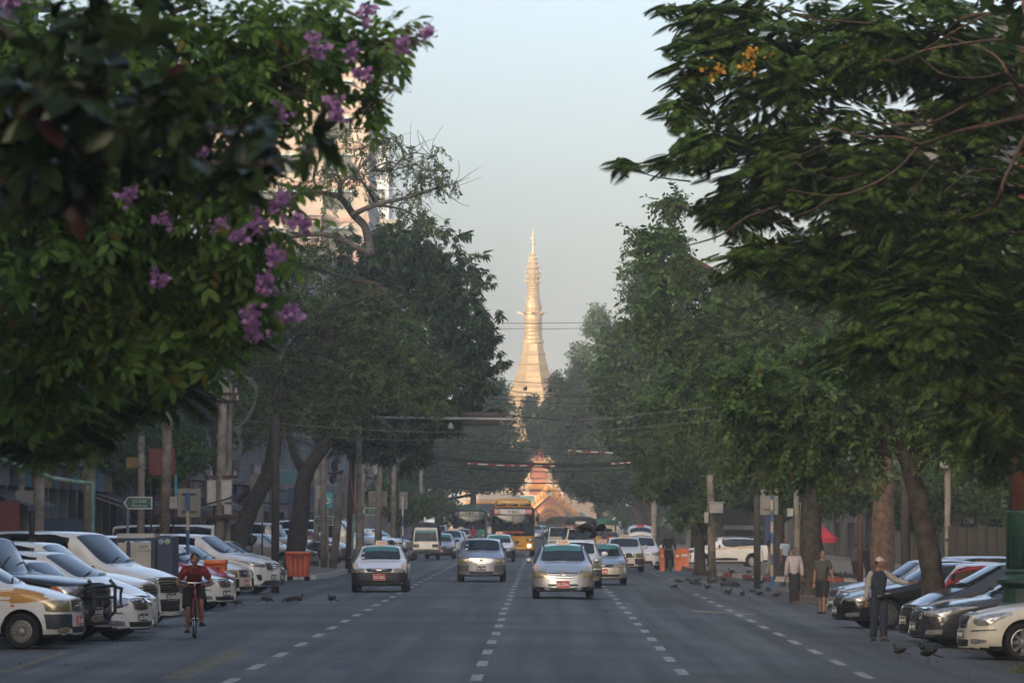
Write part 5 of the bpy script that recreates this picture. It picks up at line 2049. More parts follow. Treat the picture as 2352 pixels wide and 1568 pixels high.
for kb, (yy0, yy1, hh) in enumerate(((-90, 30, 34), (32, 120, 36), (122, 215, 36), (217, 330, 36), (332, 448, 34))):  # unseen blocks added behind the shop row to shade the street
    tb_ = thing('shade_block', ['', '', '', '', ''][kb] or 'unseen %s block added for shade behind the left row, %s' % (('grey', 'buff', 'ochre', 'brownish', 'pale')[kb], ('over the near corner', 'behind the nearest parked cars', 'behind the cyclist', 'behind the mango tree', 'before the cream tower')[kb]), 'apartment block', (-33, (yy0 + yy1) / 2, 0))
    hl = (yy1 - yy0) / 2
    MB().bx(-14, 0, -hl, hl, 0, hh).build('wall', WALLS[kb], tb_)
    for f_ in range(2, int(hh / 3.6)): MB().bx(.002, .25, -hl + .1, hl - .1, f_ * 3.6, f_ * 3.6 + .25).build('floor_band', M_SLAB, tb_)
rl = random.Random(5)
y = -70.0  # starts behind the viewer: unseen houses added there to shade the near trees
k = 0
BD = ['soot-stained buff', 'grey rendered', 'pale ochre', 'slate-grey', 'brownish', 'off-white']
while y < 770:
    L = rl.choice((11.0, 13.5, 15.0, 18.0))
    if 470 < y + L < 500: L += 12
    fl = rl.choice((7, 7, 8, 8, 9))
    if y < 190: fl = rl.choice((4, 4, 5))
    if 190 < y + L and y < 486: fl = max(2, int((2.15 + 640 * y / F - 5.4) / 3.6))
    near = 110 < y < 420
    building('%s shop building of %d floors on the left side, fronted by %s' % (BD[k % 6], fl + 1, 'shutters and awnings' if near else 'the far pavement'), -17.0, y, y + L - .05, 14, fl, WALLS[k % 6], 1,
             windows=near, shops=near, seed=k, group='shop buildings along the left pavement', upto=5 if near else -1)
    y += L
    k += 1
y = -70.0  # starts behind the viewer: unseen houses added there to block low sky light
while y < 760:
    L = rl.choice((12.0, 15.0, 18.0))
    if y < 180 < y + L: L = 180 - y
    if 180 <= y < 210:
        y = 210.0
        continue
    fl = rl.choice((3, 4, 5))
    near = 140 < y < 330
    building('%s street building of %d floors behind the right-hand trees' % (BD[(k + 2) % 6], fl + 1), 18.5, y, y + L - .05, 12, fl, (M_DARKW if y >= 205 and y < 240 else WALLD[k % 3]), -1,
             windows=near, shops=near, seed=k, group='buildings behind the right-hand trees', upto=2)
    y += L
    k += 1

for (x0, x1, hh, lab) in ((-34, -12, 17, 'buff'), (-11, 9, 14, 'grey'), (10, 34, 19, 'ochre')):  # unseen blocks added to stop low sky light coming up the street
    tb_ = thing('shade_block', 'unseen %s block added behind the viewer to cut low sky light' % lab, 'apartment block', ((x0 + x1) / 2, -240, 0))
    MB().bx(-(x1 - x0) / 2, (x1 - x0) / 2, -12, 0, 0, hh).build('wall', WALLS[2 if lab == 'ochre' else (1 if lab == 'grey' else 0)], tb_)
    for f_ in range(1, int(hh / 3.6)): MB().bx(-(x1 - x0) / 2 + .1, (x1 - x0) / 2 - .1, .002, .25, f_ * 3.6, f_ * 3.6 + .25).build('floor_band', M_SLAB, tb_)
# tall apartment tower above the trees on the left
TY = 485.0
M_TW = pbr('tower_cream', (.28, .235, .19), .85, 0, .10, .15)
M_TP = pbr('tower_pink', (.27, .18, .15), .85, 0, .12, .15)
M_TS = pbr('tower_teal', (.22, .33, .34), .7, 0, .12)
tw = thing('apartment_tower', 'tall cream apartment tower with pink bands rising behind the trees on the left', 'tower', (-27.0, TY, 0), 0)
fhT = 84 * TY / F
z0 = VZ(505, TY)       # a pink band
X0, X1 = UX(520, TY) + 27.0, UX(846, TY) + 27.0
MB().bx(X0, X1, .02, 22, 0, VZ(95, TY)).build('wall', M_TW, tw)
fmT, pmT = window_mesh(2.5, 1.4)
for f_ in range(-9, 7):
    z = z0 + f_ * fhT
    if z > VZ(100, TY): break
    MB().bx(X0 - .1, X1 + .1, -.14, .018, z - .22, z + .16).build('pink_band', M_TP, tw)
    MB().bx(X1 + .002, X1 + .10, .03, 22, z - .12, z + .12).build('pink_band', M_TP, tw)
    for uc in (775, 655, 590):
        wo = obj('window', fmT, tw, (UX(uc, TY) + 27.0, -.02, z + .35 + fhT * .40), (0, 0, -PI / 2))
        obj('pane', pmT, wo, (.04, 0, 0))
        MB().bx(UX(uc, TY) + 27 - 1.45, UX(uc, TY) + 27 + 1.45, -.75, -.01, z + .35 + fhT * .40 + .80, z + .35 + fhT * .40 + .92).build('sun_hood', M_TS, wo).matrix_parent_inverse = wo.matrix_basis.inverted()
    for yy in (5, 11, 17):
        wo = obj('window', fmT, tw, (X1 + .02, yy, z + .35 + fhT * .40), (0, 0, 0))
        obj('pane', pmT, wo, (.03, 0, 0))
bay = MB()
bx0, bx1 = UX(655, TY) + 27, UX(740, TY) + 27
bay.bx(bx0, bx1, -2.6, -.15, VZ(700, TY), VZ(500, TY))
bay.build('bay', M_TP, tw)
rf = MB()
n = 9
vs = []
for k in range(n):
    a = PI * k / (n - 1)
    for yy in (-2.9, -.15): vs.append(((bx0 + bx1) / 2 - (bx1 - bx0) * .55 * math.cos(a), yy, VZ(500, TY) + .05 + 1.1 * math.sin(a)))
rf.add(vs, [(2 * i, 2 * i + 1, 2 * i + 3, 2 * i + 2) for i in range(n - 1)] + [tuple(2 * i for i in range(n))])
rf.build('bay_roof', M_TW, tw)
for k in range(3):
    xx = lerp(bx0, bx1, (k + .5) / 3)
    MB().bx(xx - .35, xx + .35, -2.66, -2.61, VZ(560, TY), VZ(515, TY)).build('bay_window', M_PANE, tw)

T2 = 740.0
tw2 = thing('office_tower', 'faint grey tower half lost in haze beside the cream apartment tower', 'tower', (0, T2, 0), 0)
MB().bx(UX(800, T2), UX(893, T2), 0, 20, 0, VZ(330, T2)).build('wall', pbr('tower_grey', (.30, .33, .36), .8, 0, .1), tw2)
MB().bx(UX(850, T2), UX(878, T2), 3, 16, VZ(330, T2) + .002, VZ(312, T2)).build('roof_plant', M_SLAB, tw2)
fm2 = MB().bx(-1.5, 1.5, -.06, .0, -.9, .9).mesh('window', M_PANE)
for f_ in range(14):
    for kx in range(3):
        obj('window', fm2, tw2, (UX(862 + kx * 12 - 6, T2), -.005, VZ(345, T2) - f_ * 3.2)).scale = (.18, 1, 1)

# ------------------------------------------------------------------ pagoda
PY = 900.0
M_GOLD = pbr('pagoda_gold', (.25, .175, .085), .45, .2, .12, .5)
M_GOLD2 = pbr('pagoda_gold_leaf', (.30, .205, .10), .42, .25, .10, .8)
pg = thing('pagoda', 'golden tiered stupa rising at the far end of the road', 'pagoda', (UX(1224.6, PY), PY, 0), 0)


def pz(y): return 2.15 + (757 - y / 1.984) / 15.01


def pr_(hw): return hw / 29.8


def ring_part(name, prof, mat=M_GOLD, n=16, ph=PI / 16):
    b = MB().lathe([(pr_(r), pz(yv)) for r, yv in prof], n, (0, 0, 0), 'z', ph)
    return b.build(name, mat, pg, False)


MB().lathe([(15, 0), (15, 2.0), (14.2, 2.1), (14.2, 4.5), (13.0, 4.6), (13.0, 7.0), (11.8, 7.1), (11.8, 9.2)], 8, (0, 0, 0), 'z', PI / 8).build('plinth', pbr('plinth_cream', (.34, .24, .17), .8, 0, .1), pg)
prof = [(330, 1300), (300, 1180), (262, 1120), (262, 1095), (235, 1085), (232, 1050), (205, 1040), (200, 1010), (178, 1000), (172, 960), (158, 950), (150, 915), (140, 905), (136, 880), (126, 872), (122, 850)]
ring_part('terrace', prof, M_GOLD, 8, PI / 8)
ring_part('bell', [(122, 850), (112, 845), (104, 825), (101, 800), (95, 797), (88, 770), (84, 765), (78, 742), (80, 738), (74, 732), (66, 700), (63, 690), (66, 686), (66, 676), (58, 672), (55, 650), (52, 632)], M_GOLD, 8, PI / 8)
for (a, b_, r) in ((632, 612, 55), (612, 590, 47), (590, 572, 45), (572, 552, 47), (552, 536, 45), (536, 524, 46)):
    ring_part('moulding_ring', [(r - 5, a), (r, a - 3), (r, b_ + 4), (r - 4, b_)], M_GOLD2, 16)
ring_part('lotus', [(43, 524), (46, 510), (46, 490), (50, 484), (50, 478), (44, 474), (42, 470)], M_GOLD2, 16)
lf = MB()
for k in range(8):
    a = 2 * PI * k / 8
    d = Vector((math.cos(a), math.sin(a), 0))
    s_ = Vector((-math.sin(a), math.cos(a), 0))
    for (r0, r1, zz0, zz1) in ((44, 66, 492, 480), (62, 78, 482, 478)):
        p0, p1 = d * pr_(r0) + Vector((0, 0, pz(zz0))), d * pr_(r1) + Vector((0, 0, pz(zz1)))
        lf.add([p0 - s_ * .25, p0 + s_ * .25, p1 + s_ * .12, p1 - s_ * .12, p0 - s_ * .25 + Vector((0, 0, .12)), p0 + s_ * .25 + Vector((0, 0, .12)), p1 + s_ * .12 + Vector((0, 0, .16)), p1 - s_ * .12 + Vector((0, 0, .16))],
               [(0, 1, 2, 3), (4, 7, 6, 5), (0, 3, 7, 4), (1, 5, 6, 2), (2, 6, 7, 3)])
lf.build('ornament_leaf', M_GOLD2, pg)
ring_part('banana_bud', [(40, 474), (43, 455), (42, 440), (36, 420), (33, 410), (30, 400)], M_GOLD, 16)
for k in range(5):
    yv = 404 - k * 14
    r = 36 - k * 1.2
    ring_part('spire_ring', [(r - 5, yv), (r, yv - 3), (r, yv - 6), (r - 4, yv - 10), (r - 5, yv - 13)], M_GOLD2, 16)
for k, (yv, r, h) in enumerate(((335, 38, 24), (312, 35, 22), (290, 37, 26), (262, 30, 24), (240, 23, 22), (220, 17, 20), (200, 11, 22))):
    ring_part('umbrella_tier', [(r * .70, yv), (r, yv - 2), (r, yv - 5), (r * .86, yv - h * .5), (r * .66, yv - h)], M_GOLD2 if k % 2 else M_GOLD, 12)
    bb_ = MB()
    for i in range(12):
        a = 2 * PI * i / 12
        c = Vector((pr_(r * 1.02) * math.cos(a), pr_(r * 1.02) * math.sin(a), pz(yv - 6)))
        bb_.lathe([(.10, 0), (.16, .12), (.05, .35), (.01, .55)], 5, c)
    bb_.build('tier_ornament', M_GOLD2, pg)
ring_part('spire_tip', [(7, 182), (5, 160), (4, 142), (9, 136), (9, 126), (4, 118), (3, 100), (5, 94), (5, 88), (2, 82), (1.2, 60)], M_GOLD2, 8)
MB().bx(-.5, .1, -.03, .03, pz(112), pz(104)).build('vane', M_GOLD2, pg)
# gate hall in front of the stupa
GY = 838.0
M_GW = pbr('gate_terracotta', (.28, .10, .055), .75, 0, .2, .4)
M_GG = pbr('gate_gilding', (.40, .19, .05), .45, .2, .15, 1)
M_GR = pbr('gate_roof_green', (.10, .19, .17), .7, 0, .15, .5)
gcx = UX(1263, GY)
gt = thing('gate_hall', 'ornate terracotta gate hall with arched gable in front of the golden stupa', 'temple gate', (gcx, GY, 0), 0)


def gs(px): return px * GY / F     # photo units (2352 wide) to metres


def gzv(v): return VZ(v, GY)


MB().bx(-gs(60), gs(60), .5, 8, 0, gzv(1180)).build('wall', M_GW, gt)
ar = MB()
n = 14
ro, ri = gs(38), gs(30)
zb_ = gzv(1197)
vs = []
for k in range(n + 1):
    a = PI * k / n
    for rr_ in (ro, ri):
        for yy in (-.45, .6): vs.append((rr_ * math.cos(a), yy, zb_ + rr_ * 1.0 * math.sin(a)))
ar.add(vs, [f for k in range(n) for f in ((4 * k, 4 * k + 2, 4 * k + 6, 4 * k + 4), (4 * k + 1, 4 * k + 5, 4 * k + 7, 4 * k + 3), (4 * k, 4 * k + 4, 4 * k + 5, 4 * k + 1), (4 * k + 2, 4 * k + 3, 4 * k + 7, 4 * k + 6))])
for s_ in (1, -1): ar.bx(s_ * (ro + ri) / 2 - gs(4.5), s_ * (ro + ri) / 2 + gs(4), -.45, .6, 0, zb_ - .003)
ar.build('arch', M_GG, gt)
ty = MB()
vs = [(ri * .98 * math.cos(PI * k / n), -.20, zb_ + ri * .98 * math.sin(PI * k / n)) for k in range(n + 1)]
ty.add(vs, [tuple(range(n + 1))])
ty.build('tympanum', pbr('tympanum_buff', (.36, .21, .10), .7, 0, .25, 1.2), gt)
MB().bx(-ri * .98, ri * .98, -.18, -.10, 0, zb_ - .01).build('gateway', M_DOOR, gt)
for k in range(4):
    rr_ = ri * (.82 - k * .2)
    b = MB()
    pts = [(rr_ * math.cos(PI * i / 12), .0 - .26, zb_ + .05 + rr_ * math.sin(PI * i / 12)) for i in range(13)]
    b.tube(pts, .16, 5)
    b.build('carved_rib', M_GG if k % 2 else M_GW, gt)


def gable(cx, w, z0, z1, y0, y1, nm='gable_roof', tr=True):
    b = MB()
    vs = [(cx - w, y0, z0), (cx + w, y0, z0), (cx, y0, z1), (cx - w, y1, z0), (cx + w, y1, z0), (cx, y1, z1)]
    b.add(vs, [(0, 1, 2), (5, 4, 3), (0, 2, 5, 3), (1, 4, 5, 2), (0, 3, 4, 1)])
    ro_ = b.build(nm, M_GR, gt)
    if tr:
        bb_ = MB()
        for s_ in (1, -1):
            for i in range(9):
                t0 = i / 9
                c = Vector((cx + s_ * w * (1.04 - t0), y0 - .25, lerp(z0, z1, t0)))
                bb_.tube([c, c + Vector((-s_ * w / 9, 0, (z1 - z0) / 9))], .30, 5)
                bb_.lathe([(.24, 0), (.30, .25), (.1, .7), (.02, 1.0)], 5, c + Vector((0, 0, .2)))
        bb_.build('bargeboard', M_GG, ro_)
    return ro_


gable(0, gs(62), gzv(1190), gzv(1136), .1, 6)
gable(0, gs(44), gzv(1176), gzv(1120), 3, 9)
pb = MB()
pb.add([(-gs(40), .02, gzv(1178)), (gs(40), .02, gzv(1178)), (0, .02, gzv(1141)), (-gs(40), -.05, gzv(1178)), (gs(40), -.05, gzv(1178)), (0, -.05, gzv(1141))], [(0, 1, 2), (5, 4, 3), (0, 3, 4, 1), (1, 4, 5, 2), (2, 5, 3, 0)])
pb.build('pediment', M_GW, gt)
for (cx, w, zt, zbm, d) in ((-gs(70), gs(40), 1138, 1165, 4), (gs(72), gs(30), 1186, 1200, 2), (gs(50), gs(34), 1176, 1192, 3)):
    MB().bx(cx - w, cx + w, d, d + 6, 0, gzv(zbm) - .01).build('wing_wall', M_GW, gt)
    b = MB()
    z0_, z1_ = gzv(zbm), gzv(zt)
    b.add([(cx - w * 1.1, d - 1, z0_), (cx + w * 1.1, d - 1, z0_), (cx + w * 1.1, d + 7, z0_), (cx - w * 1.1, d + 7, z0_), (cx - w * .8, d + 2, z1_), (cx + w * .8, d + 2, z1_), (cx + w * .8, d + 4, z1_), (cx - w * .8, d + 4, z1_)],
          [(0, 1, 5, 4), (1, 2, 6, 5), (2, 3, 7, 6), (3, 0, 4, 7), (4, 5, 6, 7), (3, 2, 1, 0)])
    b.build('wing_roof', M_GR, gt)
    MB().bx(cx - w * 1.12, cx + w * 1.12, d - 1.15, d - 1.01, z0_ - .3, z0_ + .25).build('eaves_trim', M_GG, gt)
# tiered spire of the hall
tx_ = UX(1238, GY) - gcx
zc_ = [1135, 1122, 1110, 1096, 1083, 1070, 1056, 1044, 1030, 1016, 1000, 985]
for i in range(len(zc_) - 1):
    w = gs(30 - i * 2.3)
    za, zb2 = gzv(zc_[i]), gzv(zc_[i + 1])
    b = MB()
    if i % 2 == 0:
        b.bx(tx_ - w * .72, tx_ + w * .72, 9 - w * .72, 9 + w * .72, za, zb2)
        b.build('tier_wall', M_GW, gt)
    else:
        b.add([(tx_ - w * 1.15, 9 - w * 1.15, za), (tx_ + w * 1.15, 9 - w * 1.15, za), (tx_ + w * 1.15, 9 + w * 1.15, za), (tx_ - w * 1.15, 9 + w * 1.15, za),
               (tx_ - w * .6, 9 - w * .6, zb2), (tx_ + w * .6, 9 - w * .6, zb2), (tx_ + w * .6, 9 + w * .6, zb2), (tx_ - w * .6, 9 + w * .6, zb2)],
              [(0, 1, 5, 4), (1, 2, 6, 5), (2, 3, 7, 6), (3, 0, 4, 7), (4, 5, 6, 7), (3, 2, 1, 0)])
        b.build('tier_roof', M_GG if i % 4 == 1 else M_GW, gt)
# white hall beside the stupa
wh = thing('shrine_hall', 'whitewashed hall with a wavy gilt eaves line left of the gate', 'temple hall', (UX(1130, 820), 820, 0), 0)
def w8(px): return px * 820 / F
MB().bx(-w8(52), w8(62), 0, 10, 0, VZ(1152, 820)).build('wall', pbr('whitewash', (.34, .31, .28), .8, 0, .12, .4), wh)
b = MB()
for i in range(16):
    x = lerp(-w8(58), w8(64), i / 16)
    b.lathe([(.5, 0), (.62, .3), (.30, 1.0), (.05, 1.5)], 6, (x, -.4, VZ(1150, 820)))
b.build('crest', pbr('crest_cream', (.36, .31, .25), .7, 0, .12), wh)
MB().bx(-w8(60), w8(66), -.9, .0 - .003, VZ(1156, 820), VZ(1150, 820)).build('eaves', M_GG, wh)
for i in range(5):
    x = lerp(-w8(44), w8(54), i / 4)
    MB().bx(x - .8, x + .8, -.06, -.004, 1, 5.2).build('window', M_PANE, wh)
# ------------------------------------------------------------------ trees
def leaf_shape(w, droop=.12, fold=.05):
    v = np.array([(0, 0, 0), (-.42 * w, .30, fold * w * 2), (.42 * w, .30, fold * w * 2), (0, .42, 0), (-.40 * w, .68, fold * w * 2 - droop * .35), (.40 * w, .68, fold * w * 2 - droop * .35), (0, 1, -droop)], dtype=np.float64)
    f = np.array([(0, 3, 1), (0, 2, 3), (1, 3, 4), (3, 2, 5), (3, 6, 4), (3, 5, 6)])
    return v, f


def leaf_low(w, droop=.15):
    v = np.array([(0, 0, 0), (-.5 * w, .48, .03), (.5 * w, .48, .03), (0, 1, -droop)], dtype=np.float64)
    return v, np.array([(0, 3, 1), (0, 2, 3)])


def pinna(w):
    return leaf_low(w, .14)


def pinna_old(w):
    v = np.array([(0, 0, 0), (-.5 * w, .25, 0), (.5 * w, .25, 0), (-.45 * w, .8, -.05), (.45 * w, .8, -.05), (0, 1, -.12)], dtype=np.float64)
    return v, np.array([(0, 2, 1), (1, 2, 4), (1, 4, 3), (3, 4, 5)])


def mats(pos, yax, roll, size):
    """leaf frames: y along the leaf"""
    y = yax / np.linalg.norm(yax, axis=1, keepdims=True)
    up = np.tile(np.array([0, 0, 1.0]), (len(y), 1))
    x = np.cross(y, up)
    nx = np.linalg.norm(x, axis=1, keepdims=True)
    x = np.where(nx < 1e-3, np.array([1.0, 0, 0]), x / np.maximum(nx, 1e-6))
    z = np.cross(x, y)
    c, s = np.cos(roll)[:, None], np.sin(roll)[:, None]
    x2 = x * c + z * s
    z2 = -x * s + z * c
    M = np.zeros((len(y), 4, 4))
    M[:, :3, 0] = x2 * size[:, None]
    M[:, :3, 1] = y * size[:, None]
    M[:, :3, 2] = z2 * size[:, None]
    M[:, :3, 3] = pos
    M[:, 3, 3] = 1
    return M


def spray(kind, r):
    """leaf matrices of one spray, twig along +y, unit length 1"""
    P, Y, R, S = [], [], [], []
    if kind == 'alternate':
        for k in range(9):
            t = .12 + .86 * k / 8
            sd = 1 if k % 2 else -1
            P.append((0, t, -.10 * t * t)); Y.append((sd * .9, .55, -.35)); R.append(r.normal(0, .3)); S.append(.42 * r.uniform(.75, 1.1))
        P.append((0, 1, -.1)); Y.append((0, 1, -.4)); R.append(0); S.append(.42)
    elif kind == 'big':
        for k in range(7):
            a = 2 * PI * k / 7
            P.append((.02, .85, 0)); Y.append((math.cos(a), .55, math.sin(a) * .8 - .25)); R.append(r.normal(0, .4)); S.append(.62 * r.uniform(.75, 1.1))
    elif kind == 'frond':
        for k in range(13):
            t = .10 + .88 * k / 12
            L = .50 * math.sin(PI * (.25 + .65 * t))
            for sd in (1, -1):
                P.append((0, t, -.22 * t * t)); Y.append((sd * .9, .50, -.18)); R.append(sd * .12); S.append(L)
    elif kind == 'rosette':
        for k in range(14):
            a = 2 * PI * k / 14 + r.uniform(-.2, .2)
            P.append((0, .55 + .4 * (k % 3) / 3, 0)); Y.append((math.cos(a) * .8, .45, math.sin(a) * .8 - .55)); R.append(r.normal(0, .4)); S.append(.52 * r.uniform(.7, 1.1))
    elif kind == 'small':
        for k in range(16):
            t = .05 + .93 * k / 15
            sd = 1 if k % 2 else -1
            P.append((0, t, -.12 * t * t)); Y.append((sd * .8, .6, r.normal(-.3, .3))); R.append(r.normal(0, .5)); S.append(.205 * r.uniform(.7, 1.15))
    elif kind == 'clump':
        for k in range(18):
            d = r.normal(0, 1, 3); d /= np.linalg.norm(d)
            P.append(tuple(d * .55 * r.uniform(.2, 1) + np.array([0, .4, 0]))); Y.append(tuple(r.normal(0, 1, 3) + np.array([0, .2, -.5]))); R.append(r.uniform(0, 6)); S.append(.31 * r.uniform(.6, 1.1))
    return mats(np.array(P, float), np.array(Y, float), np.array(R, float), np.array(S, float))


SHAPE = {'alternate': leaf_shape(.46), 'big': leaf_shape(.52, .18), 'frond': pinna(.17), 'rosette': leaf_low(.26, .25), 'small': leaf_low(.55, .1), 'clump': leaf_low(.6, .1)}
UPV = np.array([0, 0, 1.0])


def scatter(blobs, n, size, r, droop=.35, shell=.45, lump=.18, flat=False):
    """spray frames spread through ellipsoids (centre, radii)"""
    w = np.array([(b[1][0] * b[1][2] + b[1][0] * b[1][1] + b[1][1] * b[1][2]) for b in blobs])
    cnt = np.maximum(3, (n * w / w.sum()).astype(int))
    Ms = []
    for (c, rad), m in zip(blobs, cnt):
        d = r.normal(0, 1, (m, 3))
        d /= np.linalg.norm(d, axis=1, keepdims=True)
        k = r.normal(0, 1, (4, 3)) * 2.2
        ph = r.uniform(0, 6, 4)
        bump = 1 + lump * np.sum(np.sin(d @ k.T + ph), axis=1) / 2
        t = r.uniform(0, 1, m) ** shell
        pos = np.array(c) + d * np.array(rad) * (t * bump)[:, None]
        ax = d * np.array([1, 1, .8]) + r.normal(0, .45, (m, 3)) - UPV * droop
        roll = r.normal(0, .5, m)
        if flat:      # foliage held in level layers
            ax[:, 2] = ax[:, 2] * .22 - .12
            roll *= .4
        Ms.append(mats(pos - ax / np.linalg.norm(ax, axis=1, keepdims=True) * size * .5, ax, roll, size * r.uniform(.7, 1.25, m)))
    return np.concatenate(Ms)


LEAFOBJ = {}


def leaf_object_mesh(kind, mat):
    k = (kind, mat.name)
    if k not in LEAFOBJ:
        v, f = SHAPE[kind]
        LEAFOBJ[k] = mesh_np('frond' if kind == 'frond' else 'leaf', v, f, mat)
    return LEAFOBJ[k]


def foliage(parent, name, M, kind, mat, r, nparts=0, whole=False):
    """sprays -> joined foliage (stuff) plus the leaves nearest the camera as parts of their own"""
    variants = [spray(kind, r) for _ in range(5)]
    v, f = SHAPE[kind]
    v4 = np.c_[v, np.ones(len(v))]
    order = np.argsort(M[:, 1, 3])
    Vs, Fs, base = [], [], 0
    part_n = 0
    per = len(variants[0])
    if nparts:
        npk = max(1, nparts // per)
        cand = order[:max(npk * 5, npk)]
        chosen = set(r.choice(cand, min(npk, len(cand)), replace=False).tolist())
        me = leaf_object_mesh(kind, mat)
        for i in chosen:
            for L in variants[i % 5]:
                o = obj(me.name, me, parent)
                o.matrix_local = Matrix((M[i] @ L).tolist())
        keep = np.array([i for i in range(len(M)) if i not in chosen])
    else:
        keep = np.arange(len(M))
    for q in range(5):
        idx = keep[keep % 5 == q]
        if not len(idx): continue
        T = np.einsum('nij,ljk->nlik', M[idx], variants[q]).reshape(-1, 4, 4)
        co = np.einsum('nij,vj->nvi', T, v4)[:, :, :3].reshape(-1, 3)
        fa = (f[None] + (np.arange(len(T)) * len(v))[:, None, None]).reshape(-1, 3) + base
        base += len(co)
        Vs.append(co); Fs.append(fa)
    me = mesh_np(name, np.concatenate(Vs), np.concatenate(Fs), mat)
    return tag(obj(name, me, parent), kind='stuff')


def lm2(name, dark, light, trans=.35, odd=None, rough=.5):
    m = leaf_mat(name, dark, light, trans, odd, rough)
    nt = m.node_tree
    if 'objrnd' not in nt.nodes:
        geo = [n for n in nt.nodes if n.type == 'NEW_GEOMETRY'][0]
        oi = nt.nodes.new('ShaderNodeObjectInfo'); oi.name = 'objrnd'
        ad = nt.nodes.new('ShaderNodeMath'); ad.operation = 'ADD'
        fr = nt.nodes.new('ShaderNodeMath'); fr.operation = 'FRACT'
        rmp = [n for n in nt.nodes if n.type == 'VALTORGB'][0]
        nt.links.new(geo.outputs['Random Per Island'], ad.inputs[0])
        nt.links.new(oi.outputs['Random'], ad.inputs[1])
        nt.links.new(ad.outputs[0], fr.inputs[0])
        nt.links.new(fr.outputs[0], rmp.inputs[0])
    return m


L_FLOW = lm2('leaf_broad', (0.032, 0.070, 0.014), (0.140, 0.260, 0.048), .40, (.14, .12, .02))
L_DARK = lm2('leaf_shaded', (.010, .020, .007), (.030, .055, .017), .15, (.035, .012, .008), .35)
L_FERN = lm2('leaf_feather', (0.022, 0.050, 0.012), (0.100, 0.180, 0.034), .38, (.12, .09, .015))
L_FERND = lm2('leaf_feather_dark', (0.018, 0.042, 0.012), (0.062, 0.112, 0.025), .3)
L_MANGO = lm2('leaf_mango', (0.012, 0.030, 0.016), (0.066, 0.118, 0.046), .22, (.12, .08, .02), .4)
L_OLIVE = lm2('leaf_olive', (0.028, 0.050, 0.016), (0.108, 0.165, 0.046), .3, (.15, .10, .03))
L_MID = lm2('leaf_mid', (0.020, 0.044, 0.010), (0.082, 0.152, 0.030), .3, (.10, .08, .02))
L_FARM = lm2('leaf_far_hazed', (0.034, 0.060, 0.036), (0.095, 0.145, 0.080), .25)  # distance haze put into the leaf colour: lightened for the far crowns
L_BUSH = lm2('leaf_bush', (0.027, 0.060, 0.015), (0.101, 0.171, 0.037), .3, (.13, .12, .03))
BARK = pbr('bark_dark', (.050, .040, .032), .95, 0, .4, 6, bump=.8)
BARKB = pbr('bark_brown', (.115, .070, .042), .95, 0, .35, 6, bump=.8)
BARKG = pbr('bark_grey', (.13, .115, .095), .95, 0, .35, 6, bump=.8)
BARKR = pbr('bark_reddish', (.105, .062, .042), .9, 0, .3, 8, bump=.6)


def img_curve(pts, Y, dys=None):
    return [IP(u, v, Y + (dys[i] if dys else 0)) for i, (u, v) in enumerate(pts)]


def limb(mb, pts, r0, r1, n=7, sub=4):
    c = curve_pts(pts, sub)
    m = len(c)
    mb.tube(c, [lerp(r0, r1, (i / (m - 1)) ** .8) for i in range(m)], n)


def tree(name, label, Y, trunk, tr, blobs, kind, n, size, mat, bark=BARK, branches=True, parts=0, seed=1, depth=1.0, limbs=(), cat='tree', group=None,
         droop=.35, shell=.45, over=None, flat=False, lump=.28):
    r = np.random.default_rng(seed)
    bl = []
    for i, b in enumerate(blobs):
        u, v, ru, rv = b[:4]
        dy = b[4] if len(b) > 4 else r.uniform(-1, 1) * depth * .8
        yy = Y + dy
        rad = np.array([ru * Y / F, max(ru, rv) * Y / F * .9 * depth if depth < 1 else (ru + rv) / 2 * Y / F * .95, rv * Y / F])
        bl.append((np.array(IP(u, v, yy)), rad))
    tp = img_curve(trunk, Y)
    base = tp[0].copy()
    t = thing(name, label, cat, (base.x, base.y, gz(base.x)), 0, group)
    off = Vector((base.x, base.y, gz(base.x)))
    tb = MB()
    tp2 = [p - off for p in tp]
    tp2[0].z = -.1
    fl = curve_pts(tp2, 5)
    m = len(fl)
    tb.tube(fl, [tr * (1.0 - .55 * (i / (m - 1))) * (1.35 if i == 0 else (1.12 if i == 1 else 1)) * (1 + .06 * math.sin(i * 2.7 + seed)) for i in range(m)], 10)
    tb.build('trunk', bark, t, True)
    ends = [tp2[-1], tp2[max(0, len(tp2) - 2)]]
    if branches:
        bb_ = MB()
        for (c, rad) in bl:
            c0 = Vector(c) - off
            s_ = ends[r.integers(0, 2)]
            mid = s_.lerp(c0, .5) + Vector((r.normal(0, .15), r.normal(0, .15), r.normal(.15, .15))) * (c0 - s_).length * .5
            limb(bb_, [s_, mid, c0], tr * .38, tr * .12, 6, 4)
            for _ in range(4):
                d = Vector(r.normal(0, 1, 3)).normalized()
                e = c0 + Vector((d.x * rad[0], d.y * rad[1], d.z * rad[2])) * .95
                limb(bb_, [c0, c0.lerp(e, .5) + Vector(r.normal(0, .1, 3)) * rad[0], e], tr * .11, tr * .03, 5, 3)
        bb_.build('branch', bark, t, True)
    for (pts, r0, r1, bm_) in limbs:
        lb = MB()
        limb(lb, [p - off for p in pts], r0, r1, 6, 5)
        lb.build('branch', bm_ or bark, t, True)
    if n:
        M = scatter([(c - np.array(off), rad) for c, rad in bl], n, size, r, droop, shell, lump, flat)
        foliage(t, 'foliage', M, kind, mat, r, parts)
    if over:      # unseen crown added above the frame to shade what hangs below it
        ob = [(np.array(IP(b[0], b[1], Y + b[4])) - np.array(off), np.array([b[2], (b[2] + b[3]) / 2, b[3]]) * (Y + b[4]) / F) for b in over]
        foliage(t, 'shade_foliage', scatter(ob, 700, 1.0, r, .3, .5), 'clump', mat, r, 0)
    return t, off, r


